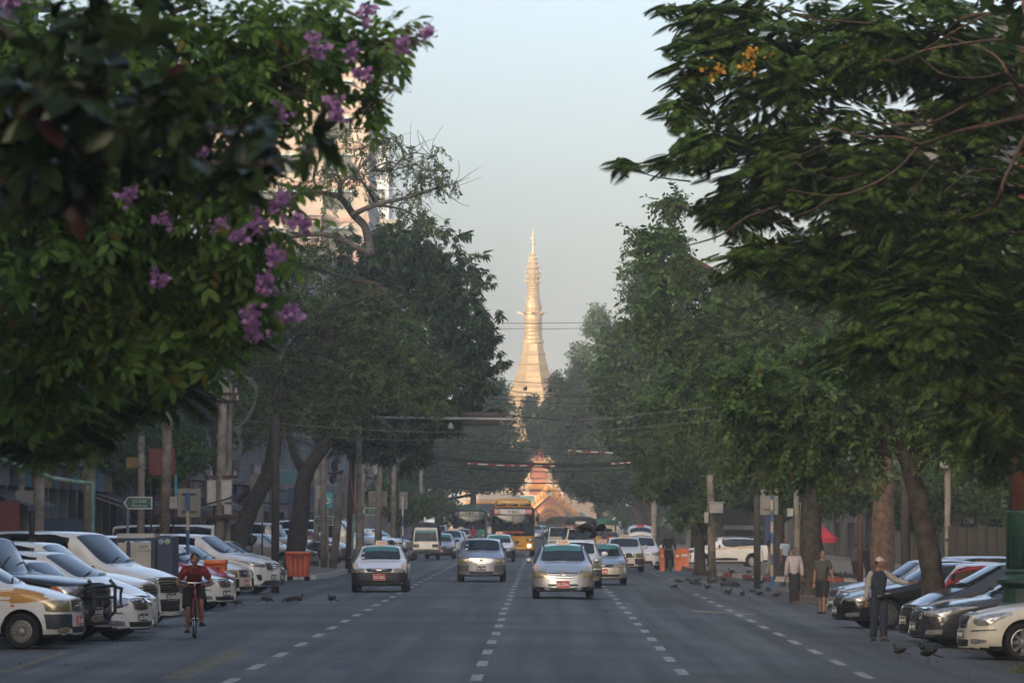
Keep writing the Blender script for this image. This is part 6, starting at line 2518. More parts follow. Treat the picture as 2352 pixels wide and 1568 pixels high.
# --- near left: shaded broad leaves close to the lens
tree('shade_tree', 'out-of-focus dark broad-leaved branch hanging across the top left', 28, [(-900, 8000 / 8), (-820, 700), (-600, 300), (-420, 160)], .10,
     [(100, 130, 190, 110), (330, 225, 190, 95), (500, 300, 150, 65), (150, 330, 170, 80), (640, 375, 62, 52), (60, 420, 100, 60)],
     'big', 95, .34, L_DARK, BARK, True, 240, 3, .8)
# --- near left: flowering tree
t, off, r = tree('flowering_tree', 'broad-leaved tree with purple flower clusters filling the upper left', 50, [(-560, 1640), (-540, 1300), (-460, 1000), (-200, 700), (60, 520)], .26,
     [(700, 85, 170, 95), (850, 105, 85, 50), (855, 225, 42, 60), (560, 150, 220, 170), (300, 140, 290, 190), (100, 250, 220, 260), (300, 450, 290, 190), (530, 470, 130, 190),
      (120, 560, 220, 200), (400, 640, 200, 170), (180, 740, 230, 150), (560, 640, 80, 140), (330, 790, 200, 90), (90, 880, 120, 90), (930, 95, 45, 30), (650, 240, 80, 60)],
     'alternate', 2200, .35, L_FLOW, BARKG, True, 300, 5, 1.0, droop=.45, over=[(200, -420, 600, 220, -9), (-420, 200, 330, 600, -5), (-100, -700, 600, 200, -20)])
M_PET = lm2('petal_purple', (.25, .10, .28), (.48, .27, .48), .3)
FL = [(380, 690), (375, 880), (560, 850), (715, 960), (1360, 180), (1390, 225), (1530, 230), (1855, 145), (1570, 330), (1215, 490), (1480, 500), (1120, 600), (1120, 680), (870, 650),
      (1200, 900), (1240, 860), (1290, 960), (1330, 985), (1125, 985), (1050, 1030), (1190, 1130), (1140, 1230), (1080, 1370), (1240, 1370), (1110, 1450), (695, 1220), (960, 985), (1750, 200),
      (1090, 870), (1210, 1120), (1160, 1250), (1100, 1365), (1270, 1365), (40, 10), (1590, 60), (1460, 450)]
fv, ff = leaf_low(.9, .2)
fv4 = np.c_[fv, np.ones(4)]
for (x, y_) in FL:
    c = np.array(IP(x / 1.896, y_ / 1.896, 48.4 + r.uniform(-.3, .3))) - np.array(off)
    m = int(r.integers(22, 34))
    pos = c + r.normal(0, 1, (m, 3)) * np.array([.036, .036, .036])
    M = mats(pos, r.normal(0, 1, (m, 3)) + np.array([0, -.4, .2]), r.uniform(0, 6, m), r.uniform(.05, .085, m))
    co = np.einsum('nij,vj->nvi', M, fv4)[:, :, :3].reshape(-1, 3)
    fa = (ff[None] + (np.arange(m) * 4)[:, None, None]).reshape(-1, 3)
    tag(obj('flower_cluster', mesh_np('flower_cluster', co, fa, M_PET), t), kind='stuff')
pn = MB()
for (u0, v0, u1, v1) in ((850, 90, 905, 35), (880, 95, 950, 60), (900, 100, 985, 70), (860, 120, 930, 100), (880, 230, 930, 205), (840, 60, 845, 20), (905, 110, 990, 95), (870, 190, 915, 215)):
    p, q = IP(u0, v0, 49.5) - off, IP(u1, v1, 49.5) - off
    limb(pn, [p, p.lerp(q, .5) + Vector((0, 0, .04)), q], .006, .003, 4, 3)
    for _ in range(9):
        s_ = p.lerp(q, r.uniform(.4, 1))
        e = s_ + Vector(r.normal(0, .05, 3))
        pn.tube([s_, e], [.003, .002], 3)
        pn.ell(e, (.007, .007, .007), 5, 4)
tag(pn.build('seed_panicle', pbr('panicle', (.12, .10, .07), .9, 0, .3), t), kind='stuff')
# --- near left: feathery branches hanging below the flowers
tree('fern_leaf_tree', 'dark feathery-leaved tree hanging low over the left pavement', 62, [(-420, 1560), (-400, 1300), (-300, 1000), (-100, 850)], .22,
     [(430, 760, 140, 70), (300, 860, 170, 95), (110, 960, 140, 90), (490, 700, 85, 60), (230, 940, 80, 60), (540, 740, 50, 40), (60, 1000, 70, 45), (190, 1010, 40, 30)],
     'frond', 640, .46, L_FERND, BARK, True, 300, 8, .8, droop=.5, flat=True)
# --- leaning tree with bare top
def z3(x, y_): return ((x / 2.613 + 600) / 1.0884, (y_ / 2.613 + 100) / 1.0884)
LB = []
Y2 = 195
for pts, r0, r1 in (([(850, 1400), (820, 1230), (740, 1140), (655, 1030), (540, 1000), (380, 970), (220, 930)], .15, .04),
                    ([(740, 1140), (890, 1075), (1130, 1020), (1300, 960), (1400, 940)], .09, .015), ([(655, 1030), (665, 930), (760, 860), (880, 720), (950, 640), (1040, 670)], .08, .012),
                    ([(890, 1075), (830, 970), (760, 900), (600, 880)], .06, .012), ([(860, 850), (980, 850), (1110, 740), (1260, 765)], .04, .010),
                    ([(850, 1400), (600, 1280), (380, 1280), (200, 1330)], .10, .03), ([(900, 1075), (1100, 1120), (1240, 1230)], .05, .012), ([(540, 1000), (480, 900), (560, 700), (640, 640)], .05, .010),
                    ([(665, 930), (600, 800), (520, 690)], .04, .008), ([(1130, 1020), (1180, 900), (1240, 840)], .04, .008), ([(760, 860), (800, 740), (760, 600)], .03, .006), ([(860, 850), (960, 800), (1100, 830), (1240, 900)], .03, .008)):
    LB.append(([IP(*z3(*p), Y2 + 1.5 * math.sin(i + r0 * 40)) for i, p in enumerate(pts)], r0 * 1.25, r1 * 1.6, BARKG))
tl2, off2, r2 = tree('leaning_tree', 'leaning tree with a bare, thinly leaved top above the parked cars', Y2, [(528, 1345), (545, 1250), (577, 1165), (615, 1090), (635, 1000), (660, 880), (760, 760), (880, 660)], .36,
     [(640, 860, 105, 110), (760, 850, 130, 100), (890, 830, 120, 100), (700, 720, 95, 70), (840, 720, 100, 70), (980, 880, 80, 75), (620, 960, 80, 55), (760, 950, 110, 60), (590, 800, 60, 60), (690, 610, 75, 50), (640, 700, 60, 60)],
     'small', 2600, .80, L_OLIVE, BARK, True, 300, 21, 1.0, limbs=LB, droop=.3, shell=.55)
MB().tube([IP(548, 1245, Y2) - off2, IP(575, 1165, Y2) - off2], .2, 5)
tips = []
for pts, r0, r1, _ in LB:
    for p in pts[-3:]: tips.append((np.array(p - off2), np.array([.75, .6, .55])))
M = scatter(tips, 420, .62, r2, .5, .6)
foliage(tl2, 'sparse_leaves', M, 'small', L_OLIVE, r2, 0)
tw_ = MB()
for (c, rad) in tips:
    for _ in range(6):
        d = Vector(r2.normal(0, 1, 3)) * .7
        limb(tw_, [Vector(c), Vector(c) + d * .5 + Vector(r2.normal(0, .1, 3)), Vector(c) + d], .018, .007, 4, 3)
tw_.build('twigs', BARKG, tl2)
tag(tw_ and [o for o in tl2.children if o.name.startswith('twigs')][0], kind='stuff')
# --- mango tree
tree('mango_tree', 'round dense dark mango tree standing left of the road', 215, [(672, 1318), (690, 1180), (702, 1090), (748, 1020), (820, 920)], .42,
     [(935, 570, 105, 85), (850, 630, 105, 100), (1010, 680, 105, 110), (1075, 780, 70, 85), (900, 740, 170, 130), (1050, 880, 75, 75), (960, 920, 150, 95), (820, 900, 120, 100), (880, 1005, 110, 42),
      (950, 1040, 38, 36), (1092, 800, 44, 60), (780, 990, 80, 45), (990, 620, 60, 60), (995, 955, 42, 38), (760, 800, 90, 110)],
     'rosette', 2900, .72, L_MANGO, BARK, True, 300, 31, 1.0, droop=.6, shell=.40,
     limbs=[([IP(702, 1090, 215), IP(672, 1030, 215), IP(655, 930, 215.5)], .24, .12, None), ([IP(545, 1150, 208), IP(600, 1100, 208), IP(622, 1070, 208)], .14, .10, None)])
# --- background left
tree('background_tree', 'dark tree behind the utility poles on the left', 245, [(500, 1310), (500, 1150), (490, 1000)], .3, [(430, 930, 95, 85), (560, 950, 80, 75), (480, 860, 90, 60), (370, 990, 60, 50), (640, 930, 60, 60)], 'clump', 1000, 1.0, L_MID, seed=41)
tree('background_tree', 'dark tree before the shutters behind the brown pole with the meter box', 192, [(345, 1300), (345, 1150), (350, 1060)], .22, [(340, 1000, 80, 45), (420, 1040, 70, 40), (270, 1040, 60, 40), (340, 1080, 90, 30)], 'clump', 620, .8, L_MID, seed=47)
tree('roadside_tree', 'hazy dark tree mass over the left lane beyond the mango tree', 400, [(1010, 1262), (1010, 1150), (1030, 1050)], .4,
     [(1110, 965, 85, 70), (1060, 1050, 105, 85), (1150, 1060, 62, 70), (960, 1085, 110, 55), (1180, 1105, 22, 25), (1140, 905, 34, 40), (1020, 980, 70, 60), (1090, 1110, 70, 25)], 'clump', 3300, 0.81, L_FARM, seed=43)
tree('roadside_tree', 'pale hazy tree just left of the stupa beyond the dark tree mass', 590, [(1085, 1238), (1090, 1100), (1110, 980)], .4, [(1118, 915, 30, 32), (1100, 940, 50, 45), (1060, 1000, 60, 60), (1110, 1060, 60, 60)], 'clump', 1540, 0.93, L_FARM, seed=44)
tree('small_tree', 'low bushy bright green tree beside the grey back of a road sign', 330, [(915, 1278), (915, 1230), (912, 1180)], .16, [(905, 1150, 52, 34), (965, 1163, 40, 28), (858, 1140, 34, 26), (930, 1185, 50, 18)], 'clump', 520, .75, L_BUSH, seed=45)
tree('small_tree', 'low bushy green tree further along the left pavement', 430, [(1010, 1260), (1008, 1220), (1005, 1180)], .16, [(1000, 1160, 40, 26), (1040, 1180, 30, 22)], 'clump', 240, .9, L_BUSH, seed=46)

# --- near right: feathery tree with sinuous branches
def z2(x, y_): return ((x / 1.742 + 1450) / 1.0884, y_ / 1.742 / 1.0884)
LB = []
YR = 75
rr2 = random.Random(3)
for pts, r0, r1 in (([(2100, 330), (1934, 380), (1860, 370), (1700, 450), (1540, 530), (1400, 545), (1290, 530)], .07, .02), ([(2100, 480), (1934, 510), (1800, 540), (1640, 575), (1480, 630), (1400, 600), (1200, 590), (1060, 540)], .08, .02),
                    ([(1480, 630), (1350, 760), (1130, 850), (900, 825)], .045, .015), ([(2100, 60), (1934, 60), (1700, 70), (1540, 160), (1300, 110), (1000, 80), (870, 30)], .06, .02),
                    ([(1934, 420), (1870, 330), (1790, 230), (1560, 150)], .05, .02), ([(1934, 600), (1850, 780), (1800, 900), (1690, 945), (1580, 880)], .05, .015), ([(1870, 740), (1700, 750), (1560, 860)], .035, .012),
                    ([(1934, 170), (1750, 180), (1500, 220), (1380, 265), (1240, 255)], .04, .014), ([(1120, 580), (1000, 660), (880, 690)], .025, .010), ([(1120, 850), (1000, 920), (840, 970)], .035, .012),
                    ([(860, 900), (720, 950), (600, 1030), (420, 1080)], .040, .014), ([(1260, 740), (1130, 780), (1000, 750), (920, 690)], .028, .010), ([(480, 790), (330, 770), (240, 740)], .022, .010), ([(1480, 230), (1700, 100), (1900, 20)], .035, .02),
                    ([(1934, 250), (1800, 330), (1600, 330), (1480, 250)], .028, .012), ([(1600, 575), (1500, 480), (1290, 520)], .03, .012), ([(1640, 600), (1500, 760), (1420, 900)], .03, .012)):
    LB.append(([IP(*z2(*p), YR - 1.7 + 1.3 * math.sin(i * 1.3 + r0 * 60)) for i, p in enumerate(pts)], r0 * .62, r1 * .55, BARKR))
tr1, offr, rr_ = tree('rain_tree', 'feathery-leaved tree with sinuous brown branches filling the upper right', YR, [(2830, 1570), (2820, 1250), (2760, 900), (2600, 620), (2420, 480)], .38,
     [(1650, 60, 120, 85), (1600, 160, 80, 50), (1570, 250, 70, 42), (1620, 330, 95, 50), (1800, 150, 210, 160), (2050, 100, 240, 140), (2250, 200, 190, 190), (1800, 380, 210, 110), (2000, 400, 240, 160), (2250, 500, 210, 210),
      (1700, 480, 130, 60), (1900, 600, 190, 110), (2150, 720, 220, 150), (2280, 850, 140, 150), (1565, 105, 34, 16), (1430, 375, 30, 22, 0), (1535, 372, 45, 22), (1730, 590, 100, 50), (2000, 810, 110, 70), (1540, 20, 40, 20), (2250, 700, 220, 200, 4), (2300, 950, 150, 130, 5), (2050, 600, 200, 160, 5)],
     'frond', 8500, .34, L_FERN, BARKR, False, 300, 51, 1.0, limbs=LB, droop=.25, shell=.5, flat=True, over=[(1950, -330, 520, 200, -14), (2500, -250, 500, 260, -12), (2300, -500, 500, 200, -28), (2750, 300, 260, 400, -8)])
yf = lm2('petal_yellow', (.45, .22, .02), (.60, .34, .04), .3)
for (x, y_) in ((745, 235), (600, 300), (735, 300)):
    c = np.array(IP(*z2(x, y_), YR - 1.6)) - np.array(offr)
    pos = c + rr_.normal(0, 1, (26, 3)) * np.array([.075, .05, .05])
    M = mats(pos, rr_.normal(0, 1, (26, 3)), rr_.uniform(0, 6, 26), rr_.uniform(.05, .09, 26))
    co = np.einsum('nij,vj->nvi', M, fv4)[:, :, :3].reshape(-1, 3)
    tag(obj('flower_cluster', mesh_np('flower_cluster', co, (ff[None] + (np.arange(26) * 4)[:, None, None]).reshape(-1, 3), yf), tr1), kind='stuff')
# --- right, behind
tree('street_tree', 'dark-trunked tree leaning left among the parked cars by the white estate car', 109, [(2150, 1440), (2140, 1310), (2110, 1150), (2080, 1050), (2045, 960)], .275,
     [(1900, 940, 170, 95), (2050, 950, 160, 85), (2200, 990, 150, 85), (1780, 980, 115, 70), (1850, 1060, 90, 36), (2300, 1040, 90, 70), (1980, 850, 190, 100), (2150, 880, 170, 110), (1730, 900, 90, 80), (2330, 930, 80, 120)],
     'small', 2900, .72, L_MID, BARK, True, 300, 61, 1.0, shell=.5)
tree('street_tree', 'thick brown-trunked tree right of the striped sign post', 190, [(2026, 1330), (2028, 1200), (2030, 1050), (2005, 900)], .50,
     [(1800, 800, 155, 110), (1650, 800, 115, 105), (1700, 690, 120, 80), (1555, 630, 80, 62), (1525, 555, 55, 45), (1478, 555, 32, 32), (1600, 900, 120, 80), (1500, 735, 65, 65), (1545, 470, 40, 35), (1750, 620, 110, 70), (1880, 720, 110, 90)],
     'small', 3200, 1.05, L_MID, BARKB, True, 300, 62, 1.0, shell=.5)
tree('street_tree', 'nearly black tree trunk beside the man in the pale shirt', 160, [(1872, 1392), (1864, 1260), (1858, 1130), (1835, 1000)], .42,
     [(1760, 1075, 90, 38), (1935, 1085, 95, 42), (1830, 1020, 130, 55), (1690, 1040, 60, 45)], 'small', 1000, .80, L_OLIVE, BARK, True, 120, 63, 1.0)
tree('bushy_tree', 'low bushy bright green tree overhanging the right kerb', 228, [(1608, 1322), (1605, 1200), (1600, 1100)], .26,
     [(1560, 1110, 66, 52), (1600, 1165, 58, 42), (1520, 1060, 60, 38), (1660, 1100, 66, 52), (1580, 1020, 90, 55), (1492, 1120, 34, 26), (1640, 1040, 60, 40)], 'rosette', 1300, .60, L_BUSH, BARK, True, 300, 64, 1.0, droop=.5)
tree('street_tree', 'tall dark green tree at the right edge of the open sky', 290, [(1650, 1302), (1640, 1150), (1560, 1000)], .4,
     [(1480, 680, 62, 80), (1450, 800, 75, 95), (1520, 860, 120, 115), (1430, 930, 78, 85), (1500, 1010, 100, 65), (1400, 860, 46, 55), (1600, 980, 100, 75), (1560, 760, 90, 80)], 'clump', 1900, 1.05, L_MID, seed=65)
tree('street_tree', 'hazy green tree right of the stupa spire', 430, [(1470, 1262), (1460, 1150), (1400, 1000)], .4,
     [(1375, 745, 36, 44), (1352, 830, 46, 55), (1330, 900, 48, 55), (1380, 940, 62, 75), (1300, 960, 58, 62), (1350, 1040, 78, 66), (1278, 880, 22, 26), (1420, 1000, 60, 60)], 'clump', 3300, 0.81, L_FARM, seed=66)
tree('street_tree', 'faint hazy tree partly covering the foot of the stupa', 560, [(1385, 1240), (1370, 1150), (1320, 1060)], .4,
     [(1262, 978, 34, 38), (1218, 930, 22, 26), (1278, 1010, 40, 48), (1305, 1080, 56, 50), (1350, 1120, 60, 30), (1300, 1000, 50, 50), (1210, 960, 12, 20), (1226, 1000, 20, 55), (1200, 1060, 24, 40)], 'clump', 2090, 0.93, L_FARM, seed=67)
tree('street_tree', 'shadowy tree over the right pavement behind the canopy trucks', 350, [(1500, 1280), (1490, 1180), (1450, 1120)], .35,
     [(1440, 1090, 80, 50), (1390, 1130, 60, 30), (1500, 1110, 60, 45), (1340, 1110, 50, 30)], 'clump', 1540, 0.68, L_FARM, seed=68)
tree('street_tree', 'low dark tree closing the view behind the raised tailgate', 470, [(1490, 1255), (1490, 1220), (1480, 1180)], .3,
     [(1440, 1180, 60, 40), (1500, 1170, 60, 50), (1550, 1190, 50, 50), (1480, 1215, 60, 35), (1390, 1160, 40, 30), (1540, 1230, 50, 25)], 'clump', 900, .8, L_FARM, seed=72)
tree('background_tree', 'dark tree behind the right pavement between the trunks', 222, [(1790, 1318), (1790, 1200), (1795, 1130)], .3, [(1790, 1120, 110, 55), (1720, 1090, 80, 50), (1880, 1140, 90, 50)], 'clump', 800, .9, L_MID, seed=69)
tree('background_tree', 'dark tree behind the fence at the right edge', 205, [(2200, 1330), (2200, 1200), (2210, 1130)], .3, [(2000, 1130, 120, 65), (2200, 1120, 130, 75), (2330, 1150, 90, 70), (2100, 1180, 80, 40)], 'clump', 1100, .9, L_MID, seed=70)
# ------------------------------------------------------------------ vehicles on the road
GT = 'vehicles coming up the street'
FACE = -PI / 2


def drive(key, u, Y, paint_m, label, name='car', cat='car', rz=FACE, **k):
    c = car(key)
    x = UX(u, Y)
    yc = Y + (c.xf - (c.xf - c.wx[0]))
    t = spawn(c, name, paint_m, label, cat, (x, Y + c.wx[0], gz(x) + .003), rz, GT, **k)
    if key in ('succeed', 'corona') and Y < 200:
        for (yy, zf, w_, h_) in ((-c.w * .62, .16, .10, .09), (-c.w * .60, .45, .07, .06)):
            z_ = lerp(c.cowl[1], c.H, zf)
            h1, n1 = c.front(yy, z_, 9)
            MB().box(h1 + n1 * .012, (.006, w_, h_), n1.to_track_quat('X', 'Z').to_matrix()).build('windscreen_sticker', M_STICK, t)
    return t


drive('fielder', 1293, 147, P_SILVER, 'silver estate taxi with roof rails and red plate leading the traffic', 'taxi', 'taxi', plate=('EE-7096', 'red'), taxi=True, yellow=M_YEL, rails=True)
drive('corona', 873, 160, P_WHITE, 'old white taxi with black bumper and plate DD-6882 in the left lane', 'taxi', 'taxi', plate=('DD-6882', 'red'), taxi=True, yellow=M_YEL)
drive('succeed', 1106, 186, P_GREYM, 'silver boxy estate car with black plate between two lane lines', 'estate_car', 'car', plate=('7H-2748', 'black'))
drive('succeed', 1322, 171, P_WHITE, 'white estate car half hidden behind the leading silver taxi', 'estate_car', 'car', plate=('5K-3312', 'black'))
drive('corona', 1383, 182, P_GREYM, 'grey saloon taxi right of the leading silver taxi', 'taxi', 'taxi', plate=('3H-8180', 'red'), taxi=True, swap={'bumper': P_BEIGE}, sign_mat=pbr('taxi_sign_grey', (.35, .33, .28), .4, 0, .1))
drive('succeed', 1434, 231, P_WHITE, 'white boxy taxi with yellow wings on the right-hand lane', 'taxi', 'taxi', plate=('8F-2210', 'red'), taxi=True, yellow=M_YEL, swap={'bumper_corner': M_BLACK, 'grille': M_BLACK})
t16 = drive('hatch', 1474, 246, P_WHITE, 'white hatchback taxi with its tailgate raised', 'taxi', 'taxi', plate=('4D-6120', 'red'), yellow=M_YEL)
tg = MB()
n = 8
vs = []
for k in range(n + 1):
    y = lerp(-.56, .56, k / n)
    bow = .10 * (1 - (y / .56) ** 2)
    for (x, z) in ((-1.50, 1.50), (-1.72, 1.62), (-2.05, 1.80), (-2.30, 1.95)):
        vs.append((x + bow * .5, y * (1.0 if z < 1.9 else .94), z + bow))
for k in range(n + 1): vs += [(v[0] - .01, v[1], v[2] - .05) for v in vs[4 * k:4 * k + 4]]
m = 4 * (n + 1)
fs = [(4 * k + j, 4 * k + 4 + j, 4 * k + 5 + j, 4 * k + 1 + j) for k in range(n) for j in range(3)]
fs += [(m + 4 * k + j, m + 4 * k + 1 + j, m + 4 * k + 5 + j, m + 4 * k + 4 + j) for k in range(n) for j in range(3)]
fs += [(4 * k, m + 4 * k, m + 4 * k + 4, 4 * k + 4) for k in range(n)] + [(4 * k + 3, 4 * k + 7, m + 4 * k + 7, m + 4 * k + 3) for k in range(n)]
fs += [(0, 1, m + 1, m), (1, 2, m + 2, m + 1), (2, 3, m + 3, m + 2)] + [(4 * n + j, m + 4 * n + j, m + 4 * n + j + 1, 4 * n + j + 1) for j in range(3)]
tg.add(vs, fs)
tgo = tg.build('tailgate', P_WHITE, t16, True)
g2 = MB()
vs2 = [(v[0] + .02, v[1] * .86, v[2] + .03) for i, v in enumerate(vs[:m]) if i % 4 in (1, 2)]
g2.add(vs2, [(2 * k, 2 * k + 2, 2 * k + 3, 2 * k + 1) for k in range(n)])
g2.build('rear_window', M_GLASS, tgo, True)
MB().box((-2.15, 0, 1.98), (.14, .34, .10), Matrix.Rotation(.5, 3, 'Y')).build('number_plate', M_PL_RED, tgo)
b = MB()
for s_ in (1, -1): b.tube([(-1.62, s_ * .56, 1.25), (-1.95, s_ * .54, 1.72)], .014, 5)
b.build('gas_strut', M_BLACK, tgo)
drive('corona', 1146, 274, P_WHITE, 'white taxi tucked behind the silver boxy estate car', 'taxi', 'taxi', plate=('2K-1450', 'red'), taxi=True, yellow=M_YEL)
drive('corona', 1011, 293, P_GREYM, 'grey taxi with yellow wing half behind the small cream truck', 'taxi', 'taxi', plate=('6C-3391', 'red'), yellow=M_YEL)
drive('hatch', 1036, 322, P_BLUEG, 'pale blue hatchback taxi right of the small cream truck', 'taxi', 'taxi', plate=('9E-7714', 'red'), taxi=True)
drive('corona', 1046, 352, P_WHITE, 'white taxi whose roof shows over the pale blue hatchback', 'taxi', 'taxi', plate=('1F-2046', 'red'), taxi=True)
drive('succeed', 1058, 384, P_WHITE, 'white boxy taxi with yellow wings in front of the teal bus', 'taxi', 'taxi', plate=('5G-9021', 'red'), taxi=True, yellow=M_YEL)
drive('kia', 1000, 372, P_BLUEG, 'pale blue people carrier above the roof of the small cream truck', 'people_carrier', 'car')
drive('hatch', 1397, 335, P_RED, 'red hatchback behind the canopy trucks', 'hatchback', 'car', plate=('7D-5520', 'black'))
drive('corona', 1243, 640, P_WHITE, 'distant white saloon on the open lane before the gate hall', 'saloon_car', 'car')
drive('hatch', 1231, 560, P_GREYM, 'distant grey hatchback showing beside the yellow bus', 'hatchback', 'car')
bus('yellow YBS bus on route 89 with a black front', (UX(1179, 315), 315 + 2.8, .002), FACE, pbr('bus_yellow', (.52, .27, .025), .32, 0, .12, 1, coat=.4), pbr('bus_yellow', (.52, .27, .025)), '89')
bus('hazy teal YBS bus on route 21 left of the yellow bus', (UX(1079, 404), 404 + 2.8, .002), FACE, pbr('bus_green', (.045, .22, .19), .4, 0, .12, 1, coat=.3), pbr('bus_green', (.045, .22, .19)), '21', True, True)
TARP = pbr('tarp_dark', (.030, .034, .034), .8, 0, .3, 4, bump=.4)
TARPO = pbr('tarp_olive', (.060, .058, .044), .85, 0, .3, 4, bump=.4)
canopy_truck('small cream truck with a black arched canopy in the left lane', (UX(978, 285), 286.2, .002), FACE, P_CREAM, TARP, True, False, GT)
canopy_truck('white pick-up bus under a dark tarpaulin beside the yellow bus', (UX(1334, 300), 301.7, gz(2.1)), FACE, P_WHITE, TARP, False, True, GT)
canopy_truck('olive canopy truck behind the dark tarpaulin pick-up', (UX(1288, 345), 346.7, gz(1.2)), FACE, P_CREAM, TARPO, False, False, GT)
canopy_truck('far pick-up bus with a green canopy behind the red hatchback', (UX(1385, 372), 373.7, gz(4)), FACE, P_WHITE, pbr('tarp_green', (.03, .12, .08), .8, 0, .2, 3), False, False, GT)

# ------------------------------------------------------------------ parked cars
GL, GR = 'cars parked nose-out on the left', 'cars parked nose-out on the right'


def park(key, u, Y, th, paint_m, label, name='parked_car', side=-1, z=0.0, cat='car', **k):
    """u, Y: where the nearer front wheel stands"""
    c = car(key)
    th = math.radians(th)
    rz = -th if side < 0 else PI + th
    lw = Vector((c.wx[0], (-1 if side < 0 else 1) * (c.w - .12), 0))
    w = Matrix.Rotation(rz, 3, 'Z') @ lw
    x, y = UX(u, Y) - w.x, Y - w.y
    return spawn(c, name, paint_m, label, cat, (x, y, gz(UX(u, Y)) + .003 + z), rz, GL if side < 0 else GR, **k)


park('succeed', 52, 89.5, 8, P_WHITE, 'white taxi with an orange-yellow wing, nearest car on the left', 'parked_taxi', cat='taxi', yellow=M_YEL, plate=('1L-5522', 'red'), swap={'bumper_corner': pbr('bumper_slate', (.035, .042, .055), .5, 0, .2)})
park('cruiser', 76, 92.6, 19, P_BLACK, 'black off-roader with a bull bar beside the nearest white taxi', plate=('4H-9081', 'black'))
park('sedan', 172, 95.6, 22, P_WHITE, 'white saloon mostly hidden behind the black off-roader', plate=('3B-7702', 'black'))
park('wish', 192, 98.4, 24, P_PEARL, 'pearl-white people carrier with slanted headlamps next to the hidden saloon', plate=('6E-1187', 'black'))
park('kia', 205, 102.2, 14, P_PEARL, 'white people carrier just before the tall white van', plate=('8C-4410', 'black'), skip=('fog_recess',))
park('elgrand', 255, 108, 25, P_PEARL, 'tall pearl-white van with a chrome barred grille', plate=('2F-3560', 'black'))
park('sedan', 300, 121.5, 24, P_NAVY, 'navy saloon hidden behind the cyclist', plate=('9A-6001', 'black'))
park('sedan', 402, 127, 25, P_PEARL, 'pearl-white saloon with a barred grille just behind the cyclist', plate=('1D-8830', 'black'))
park('hatch', 428, 132.5, 22, P_RED, 'red hatchback behind the pearl-white saloon', plate=('5M-2295', 'black'))
park('kia', 380, 139.5, 16, P_WHITE, 'white van whose long roof shows above the red hatchback')
park('succeed', 478, 143, 20, P_CREAM, 'dusty cream taxi with a black bumper left of the sleek white van', 'parked_taxi', cat='taxi', yellow=M_YEL, plate=('7G-0937', 'red'), swap={'bumper_corner': M_BLACK})
park('kia', 528, 154, 21, P_WHITE, 'sleek white people carrier with a black grille by the leaning tree', plate=('3K-6642', 'black'))
park('sedan', 553, 162, 20, P_DGREY, 'dark saloon tucked behind the sleek white people carrier', plate=('2C-1178', 'black'))
park('succeed', 566, 170, 18, P_WHITE, 'white taxi with a yellow bonnet side left of the orange skip', 'parked_taxi', cat='taxi', yellow=M_YEL, plate=('6J-4408', 'red'))
park('hiace', 500, 180, 6, P_CREAM, 'cream box van behind the leaning tree')
park('sedan', 655, 216, 20, P_SILVER, 'silver saloon nosing out from behind the orange skip', z=.14)
park('cruiser', 668, 229, 20, P_BEIGE, 'beige off-roader behind the orange skip', z=.14)
park('wish', 752, 247, 16, P_BROWN, 'maroon people carrier between the utility poles', z=.14)
park('hiace', 785, 262, 12, P_CREAM, 'cream van with brown-tinted windows behind the maroon people carrier', z=.14)
park('kia', 848, 277, 18, P_BLUEG, 'pale silver people carrier above the roof of the old white taxi', z=.14)
park('hatch', 880, 296, 18, P_WHITE, 'white hatchback beyond the pale silver people carrier', z=.14)
park('sedan', 905, 318, 18, P_SILVER, 'small distant silver saloon at the end of the left row', z=.14)
park('hatch', 690, 262, 10, P_SILVER, 'silver hatchback deep behind the poles on the left pavement', z=.14)
# right-hand side
park('oldlux', 2349, 92.3, 9, P_CREAM, 'cream-white saloon with oval headlamps, nearest car on the right', side=1, plate=('2D-3307', 'black'))
park('sedan', 2238, 100.6, 12, P_DGREY, 'dark grey saloon with bright multi-spoke wheels beside the cream-white saloon', side=1, plate=('4L-7219', 'black'))
park('wish', 2205, 104.6, 14, P_DGREY, 'charcoal people carrier squeezed behind the dark grey saloon', side=1, plate=('8B-9930', 'black'))
park('sedan', 2037, 118, 12, P_BLACK, 'glossy black saloon behind the man in the cap', side=1, plate=('6A-2284', 'black'))
park('sedan', 2090, 124.6, 12, P_WHITE, 'white saloon deep between the black and the silver saloons', side=1)
park('sedan', 2018, 131.5, 15, P_SILVER, 'silver saloon at the far end of the right-hand row', side=1, plate=('9C-5146', 'black'))
park('hatch', 2120, 138, 12, P_BLUEG, 'pale hatchback roof behind the silver saloon', side=1)
c6 = car('streamer')
spawn(c6, 'parked_car', P_WHITE, 'white estate car facing away with a tall red tail lamp', 'car', (UX(2153, 112) + c6.xf, 113, gz(9)), math.radians(-6), GR, glass=pbr('glass_brown', (.13, .10, .075), .12, 0, .2, 2))
c7 = car('kwid')
spawn(c7, 'parked_taxi', P_WHITE, 'white crossover taxi with a yellow waist stripe on the far right pavement', 'taxi', (UX(1576, 262) + c7.xf, 262, gz(8.8) + .09), PI + .10, GR, yellow=M_YEL, rails=True)
c8 = car('sedan')
spawn(c8, 'parked_car', P_WHITE, 'white saloon nosing out left of the crossover taxi', 'car', (UX(1556, 274) + c8.xf, 274, gz(9.2) + .12), PI + .12, GR)

# ------------------------------------------------------------------ people
def stand(label, u, vb, vt, rz=0.0, dx=0.0, z=0.0, Y=None, **k):
    x, y = GP(u, vb)
    if Y is not None: x, y = UX(u, Y), Y
    h = (vb - vt) * y / F if Y is None else k.pop('h', 1.66)
    k.pop('h', None)
    return person(label, (x, y, gz(x) + z), rz, h=h / 1.0, **k)


